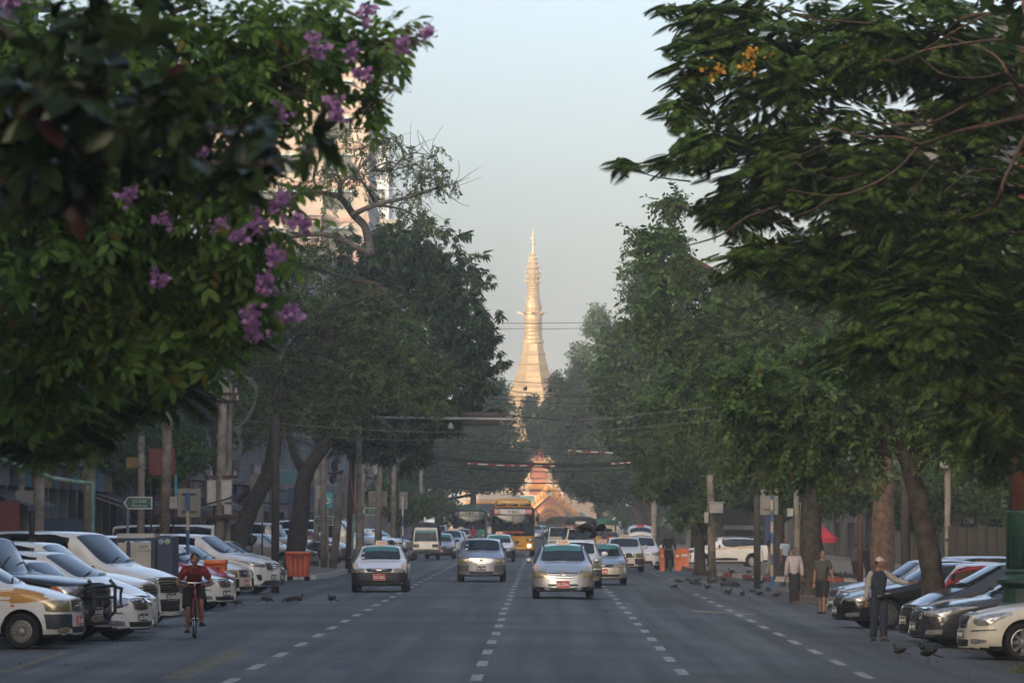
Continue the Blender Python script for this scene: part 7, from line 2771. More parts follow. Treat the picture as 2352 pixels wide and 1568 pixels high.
C_RED = cloth('maroon', (.16, .010, .012))
C_BLACK = cloth('black', (.014, .014, .016))
C_NAVY = cloth('navy', (.018, .024, .042))
C_PALE = cloth('pale', (.42, .38, .38))
C_OLIVE = cloth('olive', (.065, .064, .052))
C_KHAKI = cloth('khaki', (.32, .27, .20))
C_TURQ = cloth('turquoise', (.10, .36, .42))
C_LBLUE = cloth('light_blue', (.36, .46, .54))
C_GREY = cloth('grey', (.10, .10, .11))
C_ORG = cloth('orange', (.55, .14, .02))
C_YLW = cloth('mustard', (.42, .26, .05))
# cyclist
bx_, by_ = UX(446, 98), 98.0
bicycle('road bicycle ridden by the person in the maroon shirt', (bx_, by_, .004), .10, pbr('bike_red', (.22, .02, .02), .3, 0, .1, coat=.5))
person('cyclist in a maroon shirt bent over the handlebar of a red bicycle', (bx_ - .02, by_ + .16, 0), .10, h=1.70, shirt=C_RED, trousers=C_BLACK, legs='short', hipz=.56, lean=.98,
       arms={1: ((.50, .10, -.85), (-.42, -.85, -.12)), -1: ((-.50, .10, -.85), (.42, -.85, -.12))}, head=(.0, .32),
       legpose={1: ((.10, -.80, -.58), (.02, .22, -1)), -1: ((-.06, -.42, -.9), (0, .26, -.96))})
stand('man in a pale long-sleeved shirt and dark longyi facing the road', 1824, 1386, 1255, 0.05, shirt=C_PALE, trousers=C_BLACK, sleeves='long', longyi=True, stride=.10,
      arms={1: ((.20, .02, -1), (.10, -.05, -1)), -1: ((-.20, .02, -1), (-.10, -.05, -1))}, head=(0, -.12), shoes=pbr('sandal', (.16, .09, .06), .7, 0, .2))
stand('man in an olive T-shirt, black shorts and glasses walking by the kerb', 1889, 1409, 1262, -.35, shirt=C_OLIVE, trousers=C_BLACK, legs='short', glasses=True, stride=.16, skin=M_SKIN2,
      arms={1: ((.30, .10, -1), (.35, -.55, -.65)), -1: ((-.16, .08, -1), (-.08, -.1, -1))}, head=(.5, 0))
stand('parking attendant in a cap and dark vest with one arm stretched out', 2017, 1471, 1278, .28, shirt=C_NAVY, vest=cloth('grey_sleeve', (.34, .32, .29)), trousers=C_NAVY, stride=.10,
      arms={1: ((.80, -.10, -.55), (.98, -.15, -.10)), -1: ((-.22, .0, -1), (-.10, -.08, -1))}, head=(.75, .08), cap=pbr('cap_pale', (.42, .38, .36), .8, 0, .2, 30), bag=True)
stand('person in a navy shirt and khaki trousers stepping onto the far kerb', 1772, 1328, 1231, 1.0, shirt=C_NAVY, trousers=C_KHAKI, stride=.22, head=(.4, 0), z=.12)
stand('person in a light blue shirt behind the nearly black tree trunk', 1803, 1330, 1240, .4, shirt=C_LBLUE, trousers=C_BLACK, longyi=True, z=.12)
stand('person in a grey jacket and maroon trousers standing under the thick brown trunk', 1966, 1337, 1252, PI - .3, shirt=C_GREY, trousers=cloth('plum', (.05, .012, .020)), sleeves='long', z=.10, stride=.12)
stand('person in black standing beside the grey jacket', 1992, 1338, 1256, 2.4, shirt=C_BLACK, trousers=C_BLACK, sleeves='long', z=.10)
stand('person in dark clothes standing at the fence on the right', 2187, 1352, 1256, .2, shirt=C_BLACK, trousers=C_GREY, sleeves='long', z=.14, skin=M_SKIN2)
for (u, sh, lab, hl) in ((2226, C_LBLUE, 'person in a light blue shirt sitting behind the white estate car', False), (2256, C_BLACK, 'long-haired person in black sitting behind the white estate car', True)):
    Ys = 138.0
    person(lab, (UX(u, Ys), Ys, gz(13) + .14), .1, h=1.62, shirt=sh, trousers=C_GREY, hipz=.29, hairlong=hl, legpose={1: ((.1, -1, -.12), (0, .05, -1)), -1: ((-.1, -1, -.12), (0, .05, -1))})
    MB().box((UX(u, Ys), Ys + .06, gz(13) + .14 + .17), (.36, .34, .34)).build('stool', pbr('stool_blue', (.05, .10, .22), .5, 0, .1))
for o in COL.objects:
    if o.name.startswith('stool') and not o.get('label'):
        tag(o, 'blue plastic stool under the %s seated person behind the white estate car' % ('light-blue-shirted' if o.name == 'stool' else 'long-haired'), 'stool')
person('person in a turquoise top on the left pavement above the white van roof', (UX(176, 150), 150, .14), .8, h=1.66, shirt=C_TURQ, trousers=C_GREY, lean=.35, arms=None)
person('person in a red top among the stalls at the far left', (UX(122, 154), 154, .14), -.5, h=1.60, shirt=C_RED, trousers=C_GREY, skin=M_SKIN2)
# far figures
person('rider in a red shirt in front of the teal bus', (UX(1086, 366), 366.3, 0), 0, h=1.70, shirt=cloth('crimson', (.28, .012, .03)), trousers=C_GREY, hipz=.52, lean=.12, arms={1: ((.2, -.5, -.8), (-.1, -.9, -.2)), -1: ((-.2, -.5, -.8), (.1, -.9, -.2))},
       legpose={1: ((.2, -.8, -.5), (0, .1, -1)), -1: ((-.2, -.8, -.5), (0, .1, -1))})
bicycle('bicycle under the rider in red before the teal bus', (UX(1086, 366), 366.1, .004), 0, M_BLACK)
bicycle('dark bicycle on the right by the orange barriers', (UX(1539, 238), 238, gz(5.6)), .05, M_BLACK)
person('dark-clothed cyclist by the orange barriers on the right', (UX(1536, 238), 238.2, gz(5.6)), .05, h=1.68, shirt=C_BLACK, trousers=C_BLACK, sleeves='long', hipz=.56, lean=.35,
       arms={1: ((.3, -.45, -.8), (0, -.75, -.55)), -1: ((-.3, -.45, -.8), (0, -.75, -.55))}, legpose={1: ((.10, -.80, -.58), (.02, .22, -1)), -1: ((-.06, -.42, -.9), (0, .26, -.96))})
hp_, hd_ = person('person in a mustard top and wide straw hat beside the grey saloon taxi', (UX(1373, 283), 283, gz(2.9)), .2, h=1.62, shirt=C_YLW, trousers=C_GREY)
MB().lathe([(.30, -.04), (.28, -.02), (.10, .10), (.02, .16)], 16, hd_ + Vector((0, 0, .06))).build('straw_hat', pbr('straw', (.10, .085, .065), .9, 0, .2, 20), hp_)
person('person in orange robes on the right-hand lane near the red hatchback', (UX(1404, 276), 276, gz(3.5)), -.3, h=1.64, shirt=C_ORG, trousers=C_ORG, longyi=True, bald=True)
for (u, Y, c, lab) in ((1020, 348, C_RED, 'pedestrian in dark red between the far taxis'), (1455, 300, C_GREY, 'pedestrian in grey by the far right kerb'), (1470, 318, C_PALE, 'pedestrian in a pale shirt by the far right kerb')):
    person(lab, (UX(u, Y), Y, gz(UX(u, Y))), .1, h=1.64, shirt=c, trousers=C_BLACK)

# ------------------------------------------------------------------ birds
G1 = 'pigeons feeding on the road by the right kerb'
PL = [(295, 835), (430, 820), (480, 865), (550, 835), (562, 872), (705, 850), (775, 840), (905, 825), (245, 920), (690, 920), (885, 890), (935, 885), (1000, 885), (1045, 872), (1090, 890), (965, 990), (1160, 1015),
      (1215, 815), (1242, 820), (1282, 815), (1400, 850), (1440, 820), (1505, 955), (1380, 1010), (1290, 970), (1010, 760), (1240, 755), (1560, 800), (1700, 955), (1615, 1030), (1020, 895), (1065, 892)]
rb2 = random.Random(4)
for (x, y_) in PL:
    gx, gy = GP((x / 5.345 + 1640) / 1.0884, (y_ + 22) / 5.345 / 1.0884 + 1300 / 1.0884)
    zz = 0
    if gx > 7.75 and 150 < gy < 179: zz = .15
    if gy > 214 and gx > 7.2: zz = .15
    pigeon('grey pigeon feeding on the road by the right kerb', (gx, gy, gz(gx) + zz), rb2.uniform(0, 2 * PI), G1, rb2.random() < .5, rb2.uniform(.95, 1.15))
for k in range(12):
    gx, gy = GP(1912 + k * 5.2 + rb2.uniform(-3, 3), 1337 + rb2.uniform(-2, 4))
    pigeon('dark pigeon in the flock behind the man in the olive T-shirt', (gx, gy, gz(gx) + .15 if gx > 8 else gz(gx)), rb2.uniform(0, 2 * PI), 'pigeons behind the man in the olive T-shirt', rb2.random() < .3, 1.1)
for (x, y_, d, lab) in ((1560, 1240, True, 'pigeon pecking nearest the dusty cream taxi'), (1900, 1245, True, 'pigeon pecking beside the raised-wing pigeon on the left'), (2030, 1232, False, 'pigeon with a raised tail right of two others on the left'), (1110, 1285, True, 'small pigeon in front of the pearl-white saloon')):
    gx, gy = GP((x / 5.88 + 400) / 1.0884, (y_ / 5.88 + 1300) / 1.0884)
    pigeon(lab, (gx, gy, .004), 1.8 if x != 1900 else -1.5, None, d, 1.1)
gx, gy = GP(762, 1386)
pigeon('lone pigeon standing on the open road left of the old white taxi', (gx, gy, .004), -2.2, None, False, 1.05)
gx, gy = GP(2066, 1511)
pigeon('plump grey pigeon on the road at the lower right', (gx, gy, gz(gx)), 1.0 + PI, None, False, 1.0)
gx, gy = GP(2132, 1521)
t_ = pigeon('slim black crow beside the plump pigeon at the lower right', (gx, gy, gz(gx)), .9 + PI, None, False, 1.35, 'crow', 'crow')
for ch in t_.children:
    if ch.name.startswith(('body', 'wing')):
        for s_ in ch.material_slots:
            s_.link = 'OBJECT'; s_.material = pbr('crow_black', (.012, .012, .013), .5, 0, .2, 30)
flying_bird('pigeon in flight with one wing down above the parked cars on the left', IP(770, 1086, 150), -PI / 2 - .3, (.25, 1.15), (.25, .35), 1.1)
flying_bird('pigeon in flight with both wings raised above the grey saloon taxi', IP(1365, 1215, 140), .2, (-1.0, .05), (.50, .42), 1.1)
# ------------------------------------------------------------------ street furniture
M_CONC = pbr('concrete_pole', (.24, .215, .18), .9, 0, .25, 3, bump=.4)
M_WOOD = pbr('weathered_pole', (.20, .165, .125), .95, 0, .35, 4, bump=.5)
M_RUST = pbr('rusty_steel', (.085, .045, .030), .8, .2, .35, 5)
M_DKP = pbr('dark_pole', (.045, .038, .032), .8, 0, .3, 4)
M_PIPE = pbr('pipe_teal', (.17, .30, .27), .6, 0, .25, 3)
M_BLUEP = pbr('pole_blue', (.035, .12, .28), .5, 0, .2, 3)
M_CREAMP = pbr('pole_cream', (.46, .40, .28), .6, 0, .2, 3)
M_BOX = pbr('cabinet_grey', (.36, .36, .33), .7, 0, .2, 3)
M_SIGNB = pbr('sign_back', (.21, .21, .19), .7, .2, .15, 2)
M_CABLE = pbr('cable_black', (.012, .013, .014), .7, 0, .2)
M_CABLEG = pbr('cable_pale', (.14, .14, .135), .6, 0, .2)
M_SIGNG = pbr('sign_green', (.010, .10, .065), .5, 0, .12, 4)
M_WHITEP = pbr('sign_white', (.55, .55, .52), .5, 0, .05)


def pole(label, ut, vt, ub, vb, Y, r0, r1, mat, name='utility_pole', cat='utility pole', group='utility poles'):
    a, b = IP(ut, vt, Y), IP(ub, vb, Y)
    zg = gz(b.x)
    # carry the line of the pole down to the ground
    if b.z > zg - .1:
        k = (a.z - (zg - .1)) / (a.z - b.z)
        b = a + (b - a) * k
    t = thing(name, label, cat, (b.x, b.y, zg), 0, group)
    o = t.location
    MB().tube([b - o, (a + b) / 2 - o, a - o], [r0, (r0 + r1) / 2, r1], 12).build('shaft', mat, t, True)
    return t, o


def L(t, o, u, v, Y):
    return IP(u, v, Y) - o


# transformer pole
Y = 176
t, o = pole('thick concrete pole with a rusty platform and white boxes behind the cyclist', 513, 866, 501, 1350, Y, .19, .13, M_CONC)
b = MB()
p = L(t, o, 503, 1187, Y)
for dy in (-.28, .28): b.box(p + Vector((.05, dy, 0)), (1.15, .10, .12))
for dx in (-.42, .52): b.box(p + Vector((dx, 0, -.02)), (.09, .62, .09))
b.build('platform', M_RUST, t)
for (u, v, w, h) in ((487, 1131, .30, .85), (521, 1131, .36, .85), (524, 1166, .26, .42)):
    c = L(t, o, u, v, Y)
    bo = MB().box(c + Vector((0, -.12, 0)), (w, .30, h)).build('switch_box', M_BOX, t)
    MB().box(c + Vector((0, -.285, 0)), (w * .82, .02, h * .88)).build('box_door', pbr('cabinet_pale', (.46, .45, .42), .6, 0, .1), bo)
for v, w in ((905, .95), (922, 1.05), (1095, .9)):
    c = L(t, o, 513, v, Y)
    xo = MB().box(c + Vector((0, -.10, 0)), (w, .09, .09)).build('crossarm', M_RUST, t)
    for k in range(4):
        b = MB().lathe([(.035, 0), (.05, .05), (.03, .09), (.045, .13), (.02, .16)], 8, c + Vector((lerp(-w / 2 + .06, w / 2 - .06, k / 3), -.10, .05)))
        b.build('insulator', pbr('porcelain', (.40, .36, .32), .3, 0, .1), xo)
for k in range(3):
    b = MB().tube(curve_pts([L(t, o, 527 + k * 2, 850 + k * 4, Y), L(t, o, 572 + k * 5, 872, Y), L(t, o, 588 + k, 910, Y), L(t, o, 566 + k * 3, 958, Y), L(t, o, 543, 985, Y)], 6), .018, 5)
    b.build('cable_loop', M_CABLEG, t)
    MB().tube(curve_pts([L(t, o, 543, 990, Y), L(t, o, 552 + k * 2, 1020, Y), L(t, o, 548 + k * 2, 1055, Y), L(t, o, 536, 1080, Y)], 6), .014, 5).build('cable_loop', M_CABLEG, t)
b = MB()
for k in range(9): b.tube([L(t, o, 536 + k * 2.0, 976 + (k * 7) % 9, Y), L(t, o, 546 + k, 998 - (k * 5) % 8, Y)], .022, 5)
b.build('junction', M_CABLEG, t)
MB().tube([L(t, o, 527, 880, Y + .6), L(t, o, 520, 1345, Y + .6)], .11, 8).build('back_post', M_CONC, t)
# other poles, left
spec = [('square-cut weathered pole with a teal pipe arch at the far left', 208, 1000, 203, 1250, 148, .18, .16, M_WOOD),
        ('grey concrete pole behind the street-name sign', 325, 1000, 323, 1240, 168, .13, .10, M_CONC),
        ('brown pole carrying a white meter box and a blue conduit', 387, 830, 378, 1240, 160, .17, .14, M_WOOD),
        ('dark brown post in front of the parked yellow-striped taxi', 633, 950, 632, 1310, 158, .12, .115, M_DKP),
        ('slim concrete pole left of a pair behind the mango tree', 728, 1060, 726, 1290, 232, .13, .11, M_CONC),
        ('concrete pole with clamps right of the mango trunk', 742, 1040, 744, 1290, 226, .15, .12, M_CONC),
        ('leaning grey concrete pole beside the teal shop sign', 788, 1090, 764, 1306, 222, .17, .14, M_CONC),
        ('reddish pole wrapped by a brown cable', 812, 985, 800, 1306, 216, .14, .12, M_RUST),
        ('blue-grey pole behind the reddish pole', 832, 1040, 829, 1290, 250, .14, .12, M_CONC),
        ('tall pale concrete pole above the old white taxi', 872, 985, 868, 1290, 236, .17, .13, M_CONC),
        ('hazy concrete pole beyond the bushy trees', 968, 1030, 965, 1270, 345, .16, .12, M_CONC),
        ('hazy brown pole behind the tall pale pole', 905, 1050, 903, 1275, 300, .15, .13, M_WOOD),
        ('thin dark post at the far left in front of the shops', 50, 1030, 46, 1240, 165, .12, .10, M_WOOD),
        ('pale square pole at the far left edge', 92, 1010, 88, 1240, 158, .17, .15, M_CONC),
        ('weathered pole with junction boxes left of the crossover taxi', 1631, 1090, 1636, 1322, 214, .17, .13, M_WOOD),
        ('slim grey pole with two cabinets beside the nearly black trunk', 1826, 1040, 1834, 1345, 176, .10, .075, M_CONC),
        ('dark post in front of the crossover taxi', 1739, 1120, 1739, 1348, 186, .125, .12, M_DKP),
        ('pale grey pole beside the bushy tree', 1502, 1150, 1502, 1295, 275, .16, .14, M_CONC),
        ('grey pole rising behind the man in the cap', 2076, 960, 2082, 1350, 146, .14, .11, M_DKP),
        ('white square post among the trees at the right', 2177, 1000, 2177, 1340, 160, .10, .09, M_CONC),
        ('maroon and white post behind the two dark figures', 1976, 1180, 1976, 1340, 172, .10, .10, M_RUST)]
PO = {}
for s_ in spec:
    PO[s_[0]] = pole(*s_) + (s_[5],)


def cabinet(key, u, v, w, h, dy=-.25, mat=None, name='cabinet', lid=True):
    t, o, Y = [PO[k] for k in PO if k.startswith(key)][0]
    c = L(t, o, u, v, Y) + Vector((0, dy, 0))
    bo = MB().box(c, (w, .26, h)).build(name, mat or M_BOX, t)
    MB().box(c + Vector((0, -.14, 0)), (w * .86, .02, h * .86)).build('cabinet_door', mat or M_BOX, bo)
    if lid: MB().box(c + Vector((0, -.02, h / 2 + .022)), (w * 1.15, .36, .04)).build('cabinet_lid', mat or M_BOX, bo)


cabinet('weathered pole with junction', 1645, 1166, .52, .40)
cabinet('weathered pole with junction', 1622, 1188, .16, .42, lid=False)
cabinet('slim grey pole with two', 1850, 1176, .36, .52)
cabinet('slim grey pole with two', 1814, 1176, .20, .26, lid=False)
cabinet('brown pole carrying', 400, 1154, .22, .36, lid=False)
cabinet('concrete pole with clamps', 735, 1130, .30, .55, dy=.1, lid=False)
cabinet('tall pale concrete', 862, 1079, .22, .38, lid=False)
cabinet('white square post', 2168, 1065, .25, .25, lid=False)
t, o, Y = PO['brown pole carrying a white meter box and a blue conduit']
MB().tube([L(t, o, 404, 1090, Y - .25), L(t, o, 404, 1160, Y - .25)], .035, 6).build('conduit', pbr('conduit_blue', (.10, .30, .42), .5, 0, .1), t)
t, o, Y = PO['reddish pole wrapped by a brown cable']
MB().tube(curve_pts([L(t, o, 812, 1000, Y - .2), L(t, o, 805, 1080, Y - .25), L(t, o, 812, 1150, Y - .3), L(t, o, 824, 1230, Y - .3), L(t, o, 826, 1290, Y - .2)], 5), .035, 6).build('cable', pbr('cable_brown', (.22, .09, .06), .7, 0, .2), t)
MB().tube([L(t, o, 812, 1180, Y - .2), L(t, o, 808, 1290, Y - .2)], .05, 6).build('conduit', M_PIPE, t)
t, o, Y = PO['slim grey pole with two cabinets beside the nearly black trunk']
MB().tube(curve_pts([L(t, o, 1836, 1200, Y - .1), L(t, o, 1844, 1240, Y - .1), L(t, o, 1852, 1262, Y - .1), L(t, o, 1858, 1230, Y - .1), L(t, o, 1857, 1200, Y - .1)], 6), .025, 5).build('cable_loop', M_CABLEG, t)
MB().tube([L(t, o, 1826, 1100, Y), L(t, o, 1800, 1108, Y - .3), L(t, o, 1775, 1112, Y - .5)], .03, 6).build('lamp_arm', M_CONC, t)
MB().ell(L(t, o, 1768, 1108, Y - .6), (.18, .22, .10), 10, 6, Matrix.Rotation(.7, 3, 'Y')).build('lamp_head', M_BOX, t, True)
# square-cut pole's pipe arch is a thing of its own
a0 = [IP(-60, 1030, 139), IP(0, 1052, 139), IP(60, 1076, 139), IP(120, 1096, 139), IP(170, 1105, 139), IP(205, 1109, 139), IP(212, 1113, 139), IP(212.5, 1125, 139), IP(213, 1200, 139)]
e_ = a0[-1].copy(); e_.z = .10
t = thing('pipe_arch', 'bent teal pipe arching over the pavement at the far left', 'pipe', (e_.x, e_.y, 0))
MB().tube([p - t.location for p in curve_pts(a0, 4) + [e_]], .055, 8).build('pipe', M_PIPE, t, True)
lft = a0[0].copy()
MB().tube([lft - t.location, Vector((lft.x - .5, lft.y, 0)) - t.location], .055, 8).build('pipe', M_PIPE, t, True)
t = thing('thin_post', 'thin black post standing in front of the tall white van', 'post', (UX(70, 104.8), 104.8, 0))
MB().tube([(0, 0, 0), (.03, 0, VZ(1172, 104.8))], .055, 8).build('shaft', M_BLACK, t)
MB().box((.03, 0, VZ(1240, 104.8)), (.13, .12, .05)).build('collar', M_RUST, t)


def striped_sign(label, u, vt, vb, Y, bu0, bu1, bv0, bv1, cols, z=0.0, r=.045, arms=True):
    x = UX(u, Y)
    zg = gz(x) + z
    t = thing('sign_post', label, 'road sign', (x, Y, zg))
    zt = VZ(vt, Y) - zg
    n = len(cols)
    for k, m in enumerate(cols):
        MB().tube([(0, 0, zt * k / n), (0, 0, zt * (k + 1) / n)], r, 10).build('post_band', m, t)
    bo = rbox('sign_panel', UX(bu0, Y) - x, UX(bu1, Y) - x, .055, .085, VZ(bv1, Y) - zg, VZ(bv0, Y) - zg, .012, M_SIGNB, t, 1)
    for f in (.2, .8):
        zz = lerp(VZ(bv1, Y), VZ(bv0, Y), f) - zg
        MB().box(((UX(bu0, Y) + UX(bu1, Y)) / 2 - x, .04, zz), ((UX(bu1, Y) - UX(bu0, Y)) * .6, .03, .04)).build('bracket', M_RUST, bo)
    return t


B_, C_ = M_BLUEP, M_CREAMP
striped_sign('blue and cream striped post with a grey sign back by the blue generator', 431, 1130, 1300, 134, 407, 461, 1121, 1188, [B_, C_, B_, B_, C_, B_])
striped_sign('blue and cream striped post with a dark sign back near the pigeons', 1773, 1122, 1356, 181, 1746, 1788, 1120, 1182, [B_, C_, B_, C_, B_, C_, B_, C_, B_], .14)
striped_sign('grey sign back on a white post beside the tall pale pole', 869, 1128, 1270, 242, 846, 889, 1128, 1162, [M_WHITEP, B_, M_WHITEP, B_, M_WHITEP, M_WHITEP, M_WHITEP], .14)
striped_sign('far striped post with a narrow sign back among the bushy trees', 925, 1140, 1255, 300, 917, 936, 1130, 1168, [M_WHITEP, B_, M_WHITEP, B_, M_WHITEP, M_WHITEP], .14)


def street_sign(label, u0, u1, v0, v1, Y, lines, post_u, z=.14):
    x0, x1 = UX(u0, Y), UX(u1, Y)
    xp = UX(post_u, Y)
    t = thing('street_name_sign', label, 'street sign', (xp, Y, gz(xp) + z))
    o = t.location
    z0, z1 = VZ(v1, Y) - o.z, VZ(v0, Y) - o.z
    zc, hh = (z0 + z1) / 2, (z1 - z0) / 2
    def arrow(e, y0, y1, nm, mat, par):
        pts = [(x0 - xp - e * 1.6, zc), (x0 - xp + hh * .55, zc + hh + e), (x1 - xp + e, zc + hh + e), (x1 - xp + e, zc - hh - e), (x0 - xp + hh * .55, zc - hh - e)]
        b = MB()
        vs = [(x, y0, z_) for x, z_ in pts] + [(x, y1, z_) for x, z_ in pts]
        b.add(vs, [(4, 3, 2, 1, 0), (5, 6, 7, 8, 9)] + [(i, (i + 1) % 5, 5 + (i + 1) % 5, 5 + i) for i in range(5)])
        return b.build(nm, mat, par)
    fr = arrow(.035, .0, .05, 'sign_border', M_WHITEP, t)
    pa = arrow(0, -.006, .02, 'sign_face', M_SIGNG, t)
    for k, (tx, sz, w, dz) in enumerate(lines):
        me = text_mesh(tx, sz, .001, 'lettering', M_WHITEP, w)
        obj('lettering', me, pa, ((x0 + x1) / 2 - xp + hh * .25, -.010, zc + dz), (PI / 2, 0, 0))
    MB().tube([(0, .08, 0), (0, .08, z1)], .045, 8).build('post', pbr('post_grey', (.20, .23, .25), .6, 0, .2), t)


street_sign('green arrow sign lettered 41st Street above the blue generator', 288, 347, 1143, 1166, 158, [('၄၁ လမ်း', .17, .40, .06), ('41st Street', .10, .44, -.085)], 293)
street_sign('green two-line arrow sign left of the leaning pole', 721, 763, 1187, 1204, 226, [('မဟာဗန္ဓုလလမ်း', .12, .60, .06), ('Mahabandoola Road', .085, .58, -.07)], 766)
street_sign('green arrow sign half behind the tall pale pole', 836, 872, 1167, 1181, 246, [('၄၀ လမ်း', .12, .36, .05), ('40th Street', .08, .38, -.06)], 874)

# generator in a blue frame
Y = 118.0
gx0, gx1 = UX(262, Y), UX(397, Y)
t = thing('generator', 'blue-framed generator cabinet with cream panels beside the tall white van', 'generator', ((gx0 + gx1) / 2, Y, 0))
w = gx1 - gx0
hT = VZ(1242, Y)
M_GB = pbr('frame_blue', (.018, .035, .085), .5, 0, .15, 3)
M_GC = pbr('panel_cream', (.48, .46, .40), .6, 0, .15, 2)
MB().bx(-w / 2 + .03, w / 2 - .37, .04, 1.9, .25, hT - .04).build('housing', M_GB, t)
fr = MB()
for x in (-w / 2, -w / 2 + .28, w / 2 - .46): fr.bx(x, x + .07, -.02, .05, .12, hT)
fr.bx(-w / 2, w / 2 - .34, -.022, .048, hT + .002, hT + .07).bx(-w / 2, w / 2 - .34, -.022, .048, .10, .20)
fr.build('frame', M_GB, t)
MB().bx(w / 2 - .34, w / 2, -.06, 1.9, .12, VZ(1233, Y)).build('end_cabinet', M_GB, t)
p1 = MB().bx(-w / 2 + .36, w / 2 - .48, .0, .035, .24, hT - .03).build('side_panel', M_GC, t)
p0 = MB().bx(-w / 2 + .08, -w / 2 + .27, .0, .035, .24, hT - .03).build('side_panel', M_GC, t)
MB().bx(-w / 2 + .05, w / 2 - .40, .1, 1.8, hT + .075, hT + .16).build('top_panel', M_GC, t)
dk = pbr('ink_grey', (.10, .10, .10), .6, 0, .1)
pcx = (-w / 2 + .36 + w / 2 - .48) / 2
obj('lettering', text_mesh('ZORDAN', .075, .001, 'lettering', dk, .23, bold=.001), p1, (pcx + .05, -.004, hT - .12), (PI / 2, 0, 0))
obj('lettering', text_mesh('SOLUTIONS', .05, .001, 'lettering', dk, .30), p1, (pcx + .02, -.004, hT - .22), (PI / 2, 0, 0))
MB().box((w / 2 - .50, -.03, hT - .17), (.07, .05, .05)).build('latch', M_CHROME, p1)
for k, c in enumerate(((.20, .34, .38), (.34, .40, .28))):
    MB().lathe([(.062, 0), (.062, -.008), (.02, -.012), (.002, -.012)], 16, (w / 2 - .25 + k * .135, -.062, VZ(1243, Y)), 'y').build('sticker', pbr('sticker_%d' % k, c, .5, 0, .2, 20), t)
for x in (-w / 2 + .2, w / 2 - .2):
    MB().lathe([(.12, -.04), (.12, .04)], 12, (x, .1, .12), 'y').build('castor', M_RUB, t)

# skips
def skip(label, u0, u1, vt, vb, Y, mat, z=0.0, depth=1.1):
    x0, x1 = UX(u0, Y), UX(u1, Y)
    xc = (x0 + x1) / 2
    t = thing('rubbish_skip', label, 'rubbish bin', (xc, Y, gz(xc) + z))
    w = (x1 - x0) / 2
    ht = VZ(vt, Y) - gz(xc) - z
    b = MB()
    z0 = .16
    b.add([(-w * .84, .05, z0), (w * .84, .05, z0), (w * .84, depth, z0), (-w * .84, depth, z0), (-w, -.05, ht - .12), (w, -.05, ht - .12), (w, depth + .1, ht - .12), (-w, depth + .1, ht - .12)],
          [(3, 2, 1, 0), (0, 1, 5, 4), (1, 2, 6, 5), (2, 3, 7, 6), (3, 0, 4, 7), (4, 5, 6, 7)])
    b.build('bin', mat, t)
    rbox('lid', -w * 1.06, w * 1.06, -.12, depth + .15, ht - .115, ht, .035, mat, t, 2)
    rb = MB()
    for x in (-w * .62, -w * .2, w * .2, w * .62): rb.box((x, -.03, ht * .52), (.05, .06, ht * .66), Matrix.Rotation(-.09, 3, 'X'))
    rb.build('rib', mat, t)
    for x in (-w * .7, w * .7):
        for y in (.18, depth - .1):
            MB().lathe([(.09, -.03), (.09, .03)], 10, (x, y, .09), 'y').build('castor', M_RUB, t)
    MB().tube([(-w * .5, -.13, ht - .2), (-w * .5, -.20, ht - .2), (w * .5, -.20, ht - .2), (w * .5, -.13, ht - .2)], .018, 5).build('handle', M_BLACK, t)


M_OR = pbr('bin_orange', (.45, .075, .015), .45, 0, .15, 2)
skip('large orange-red skip at the corner of the left kerb', 656, 712, 1266, 1334, 188, M_OR)
skip('bright orange bin behind the cyclist', 470, 518, 1285, 1350, 133.5, pbr('bin_orange_bright', (.62, .13, .015), .4, 0, .12, 2), depth=.7)
# orange barriers on the right
for k, (u, Y, w) in enumerate(((1521, 243, .20), (1556, 247, .26), (1572, 254, .40))):
    x = UX(u, Y)
    t = thing('barrier', ['orange plastic barrier left of the dark bicycle', 'orange plastic barrier right of the dark bicycle', 'orange plastic barrier nearest the parked white saloon'][k], 'barrier', (x, Y, gz(x)), 0, 'orange barriers on the right')
    bmt = pbr('barrier_orange', (.60, .12, .02), .5, 0, .15, 2)
    b = MB()
    b.add([(-w / 2, -.22, .0), (w / 2, -.22, .0), (w / 2, .22, .0), (-w / 2, .22, .0), (-w / 2, -.10, .45), (w / 2, -.10, .45), (w / 2, .10, .45), (-w / 2, .10, .45), (-w / 2, -.08, 1.0), (w / 2, -.08, 1.0), (w / 2, .08, 1.0), (-w / 2, .08, 1.0)],
          [(3, 2, 1, 0), (0, 1, 5, 4), (1, 2, 6, 5), (2, 3, 7, 6), (3, 0, 4, 7), (4, 5, 9, 8), (5, 6, 10, 9), (6, 7, 11, 10), (7, 4, 8, 11), (8, 9, 10, 11)])
    b.build('body', bmt, t)
    MB().bx(-w / 2 + .06, w / 2 - .06, -.115, -.085, .62, .74).build('reflector', M_WHITEP, t)
# lamp column, right foreground
Y = 96.4
x = 8.70
t = thing('lamp_column', 'massive cast-iron lamp column with a green base and red-brown shaft at the right edge', 'lamp post', (x, Y, gz(x)))
o = t.location
M_LG = pbr('column_green', (.012, .050, .032), .45, 0, .25, 4)
M_LR = pbr('column_red_brown', (.135, .050, .030), .6, 0, .25, 3)
def zz(v): return VZ(v, Y) - o.z
MB().lathe([(.62, 0), (.62, .28), (.58, .30), (.56, zz(1405)), (.60, zz(1400)), (.60, zz(1392)), (.50, zz(1382)), (.47, zz(1350)), (.50, zz(1345)), (.58, zz(1338)), (.58, zz(1330)), (.46, zz(1322)), (.44, zz(1318)), (.47, zz(1312)), (.43, zz(1306))], 20).build('base', M_LG, t, False)
MB().lathe([(.415, zz(1306)), (.40, zz(1180)), (.405, zz(1176)), (.38, zz(1172))], 20).build('lower_shaft', M_LG, t, True)
MB().lathe([(.37, zz(1172) + .002), (.32, zz(850)), (.22, 9.0), (.14, 12.0)], 16).build('shaft', M_LR, t, True)
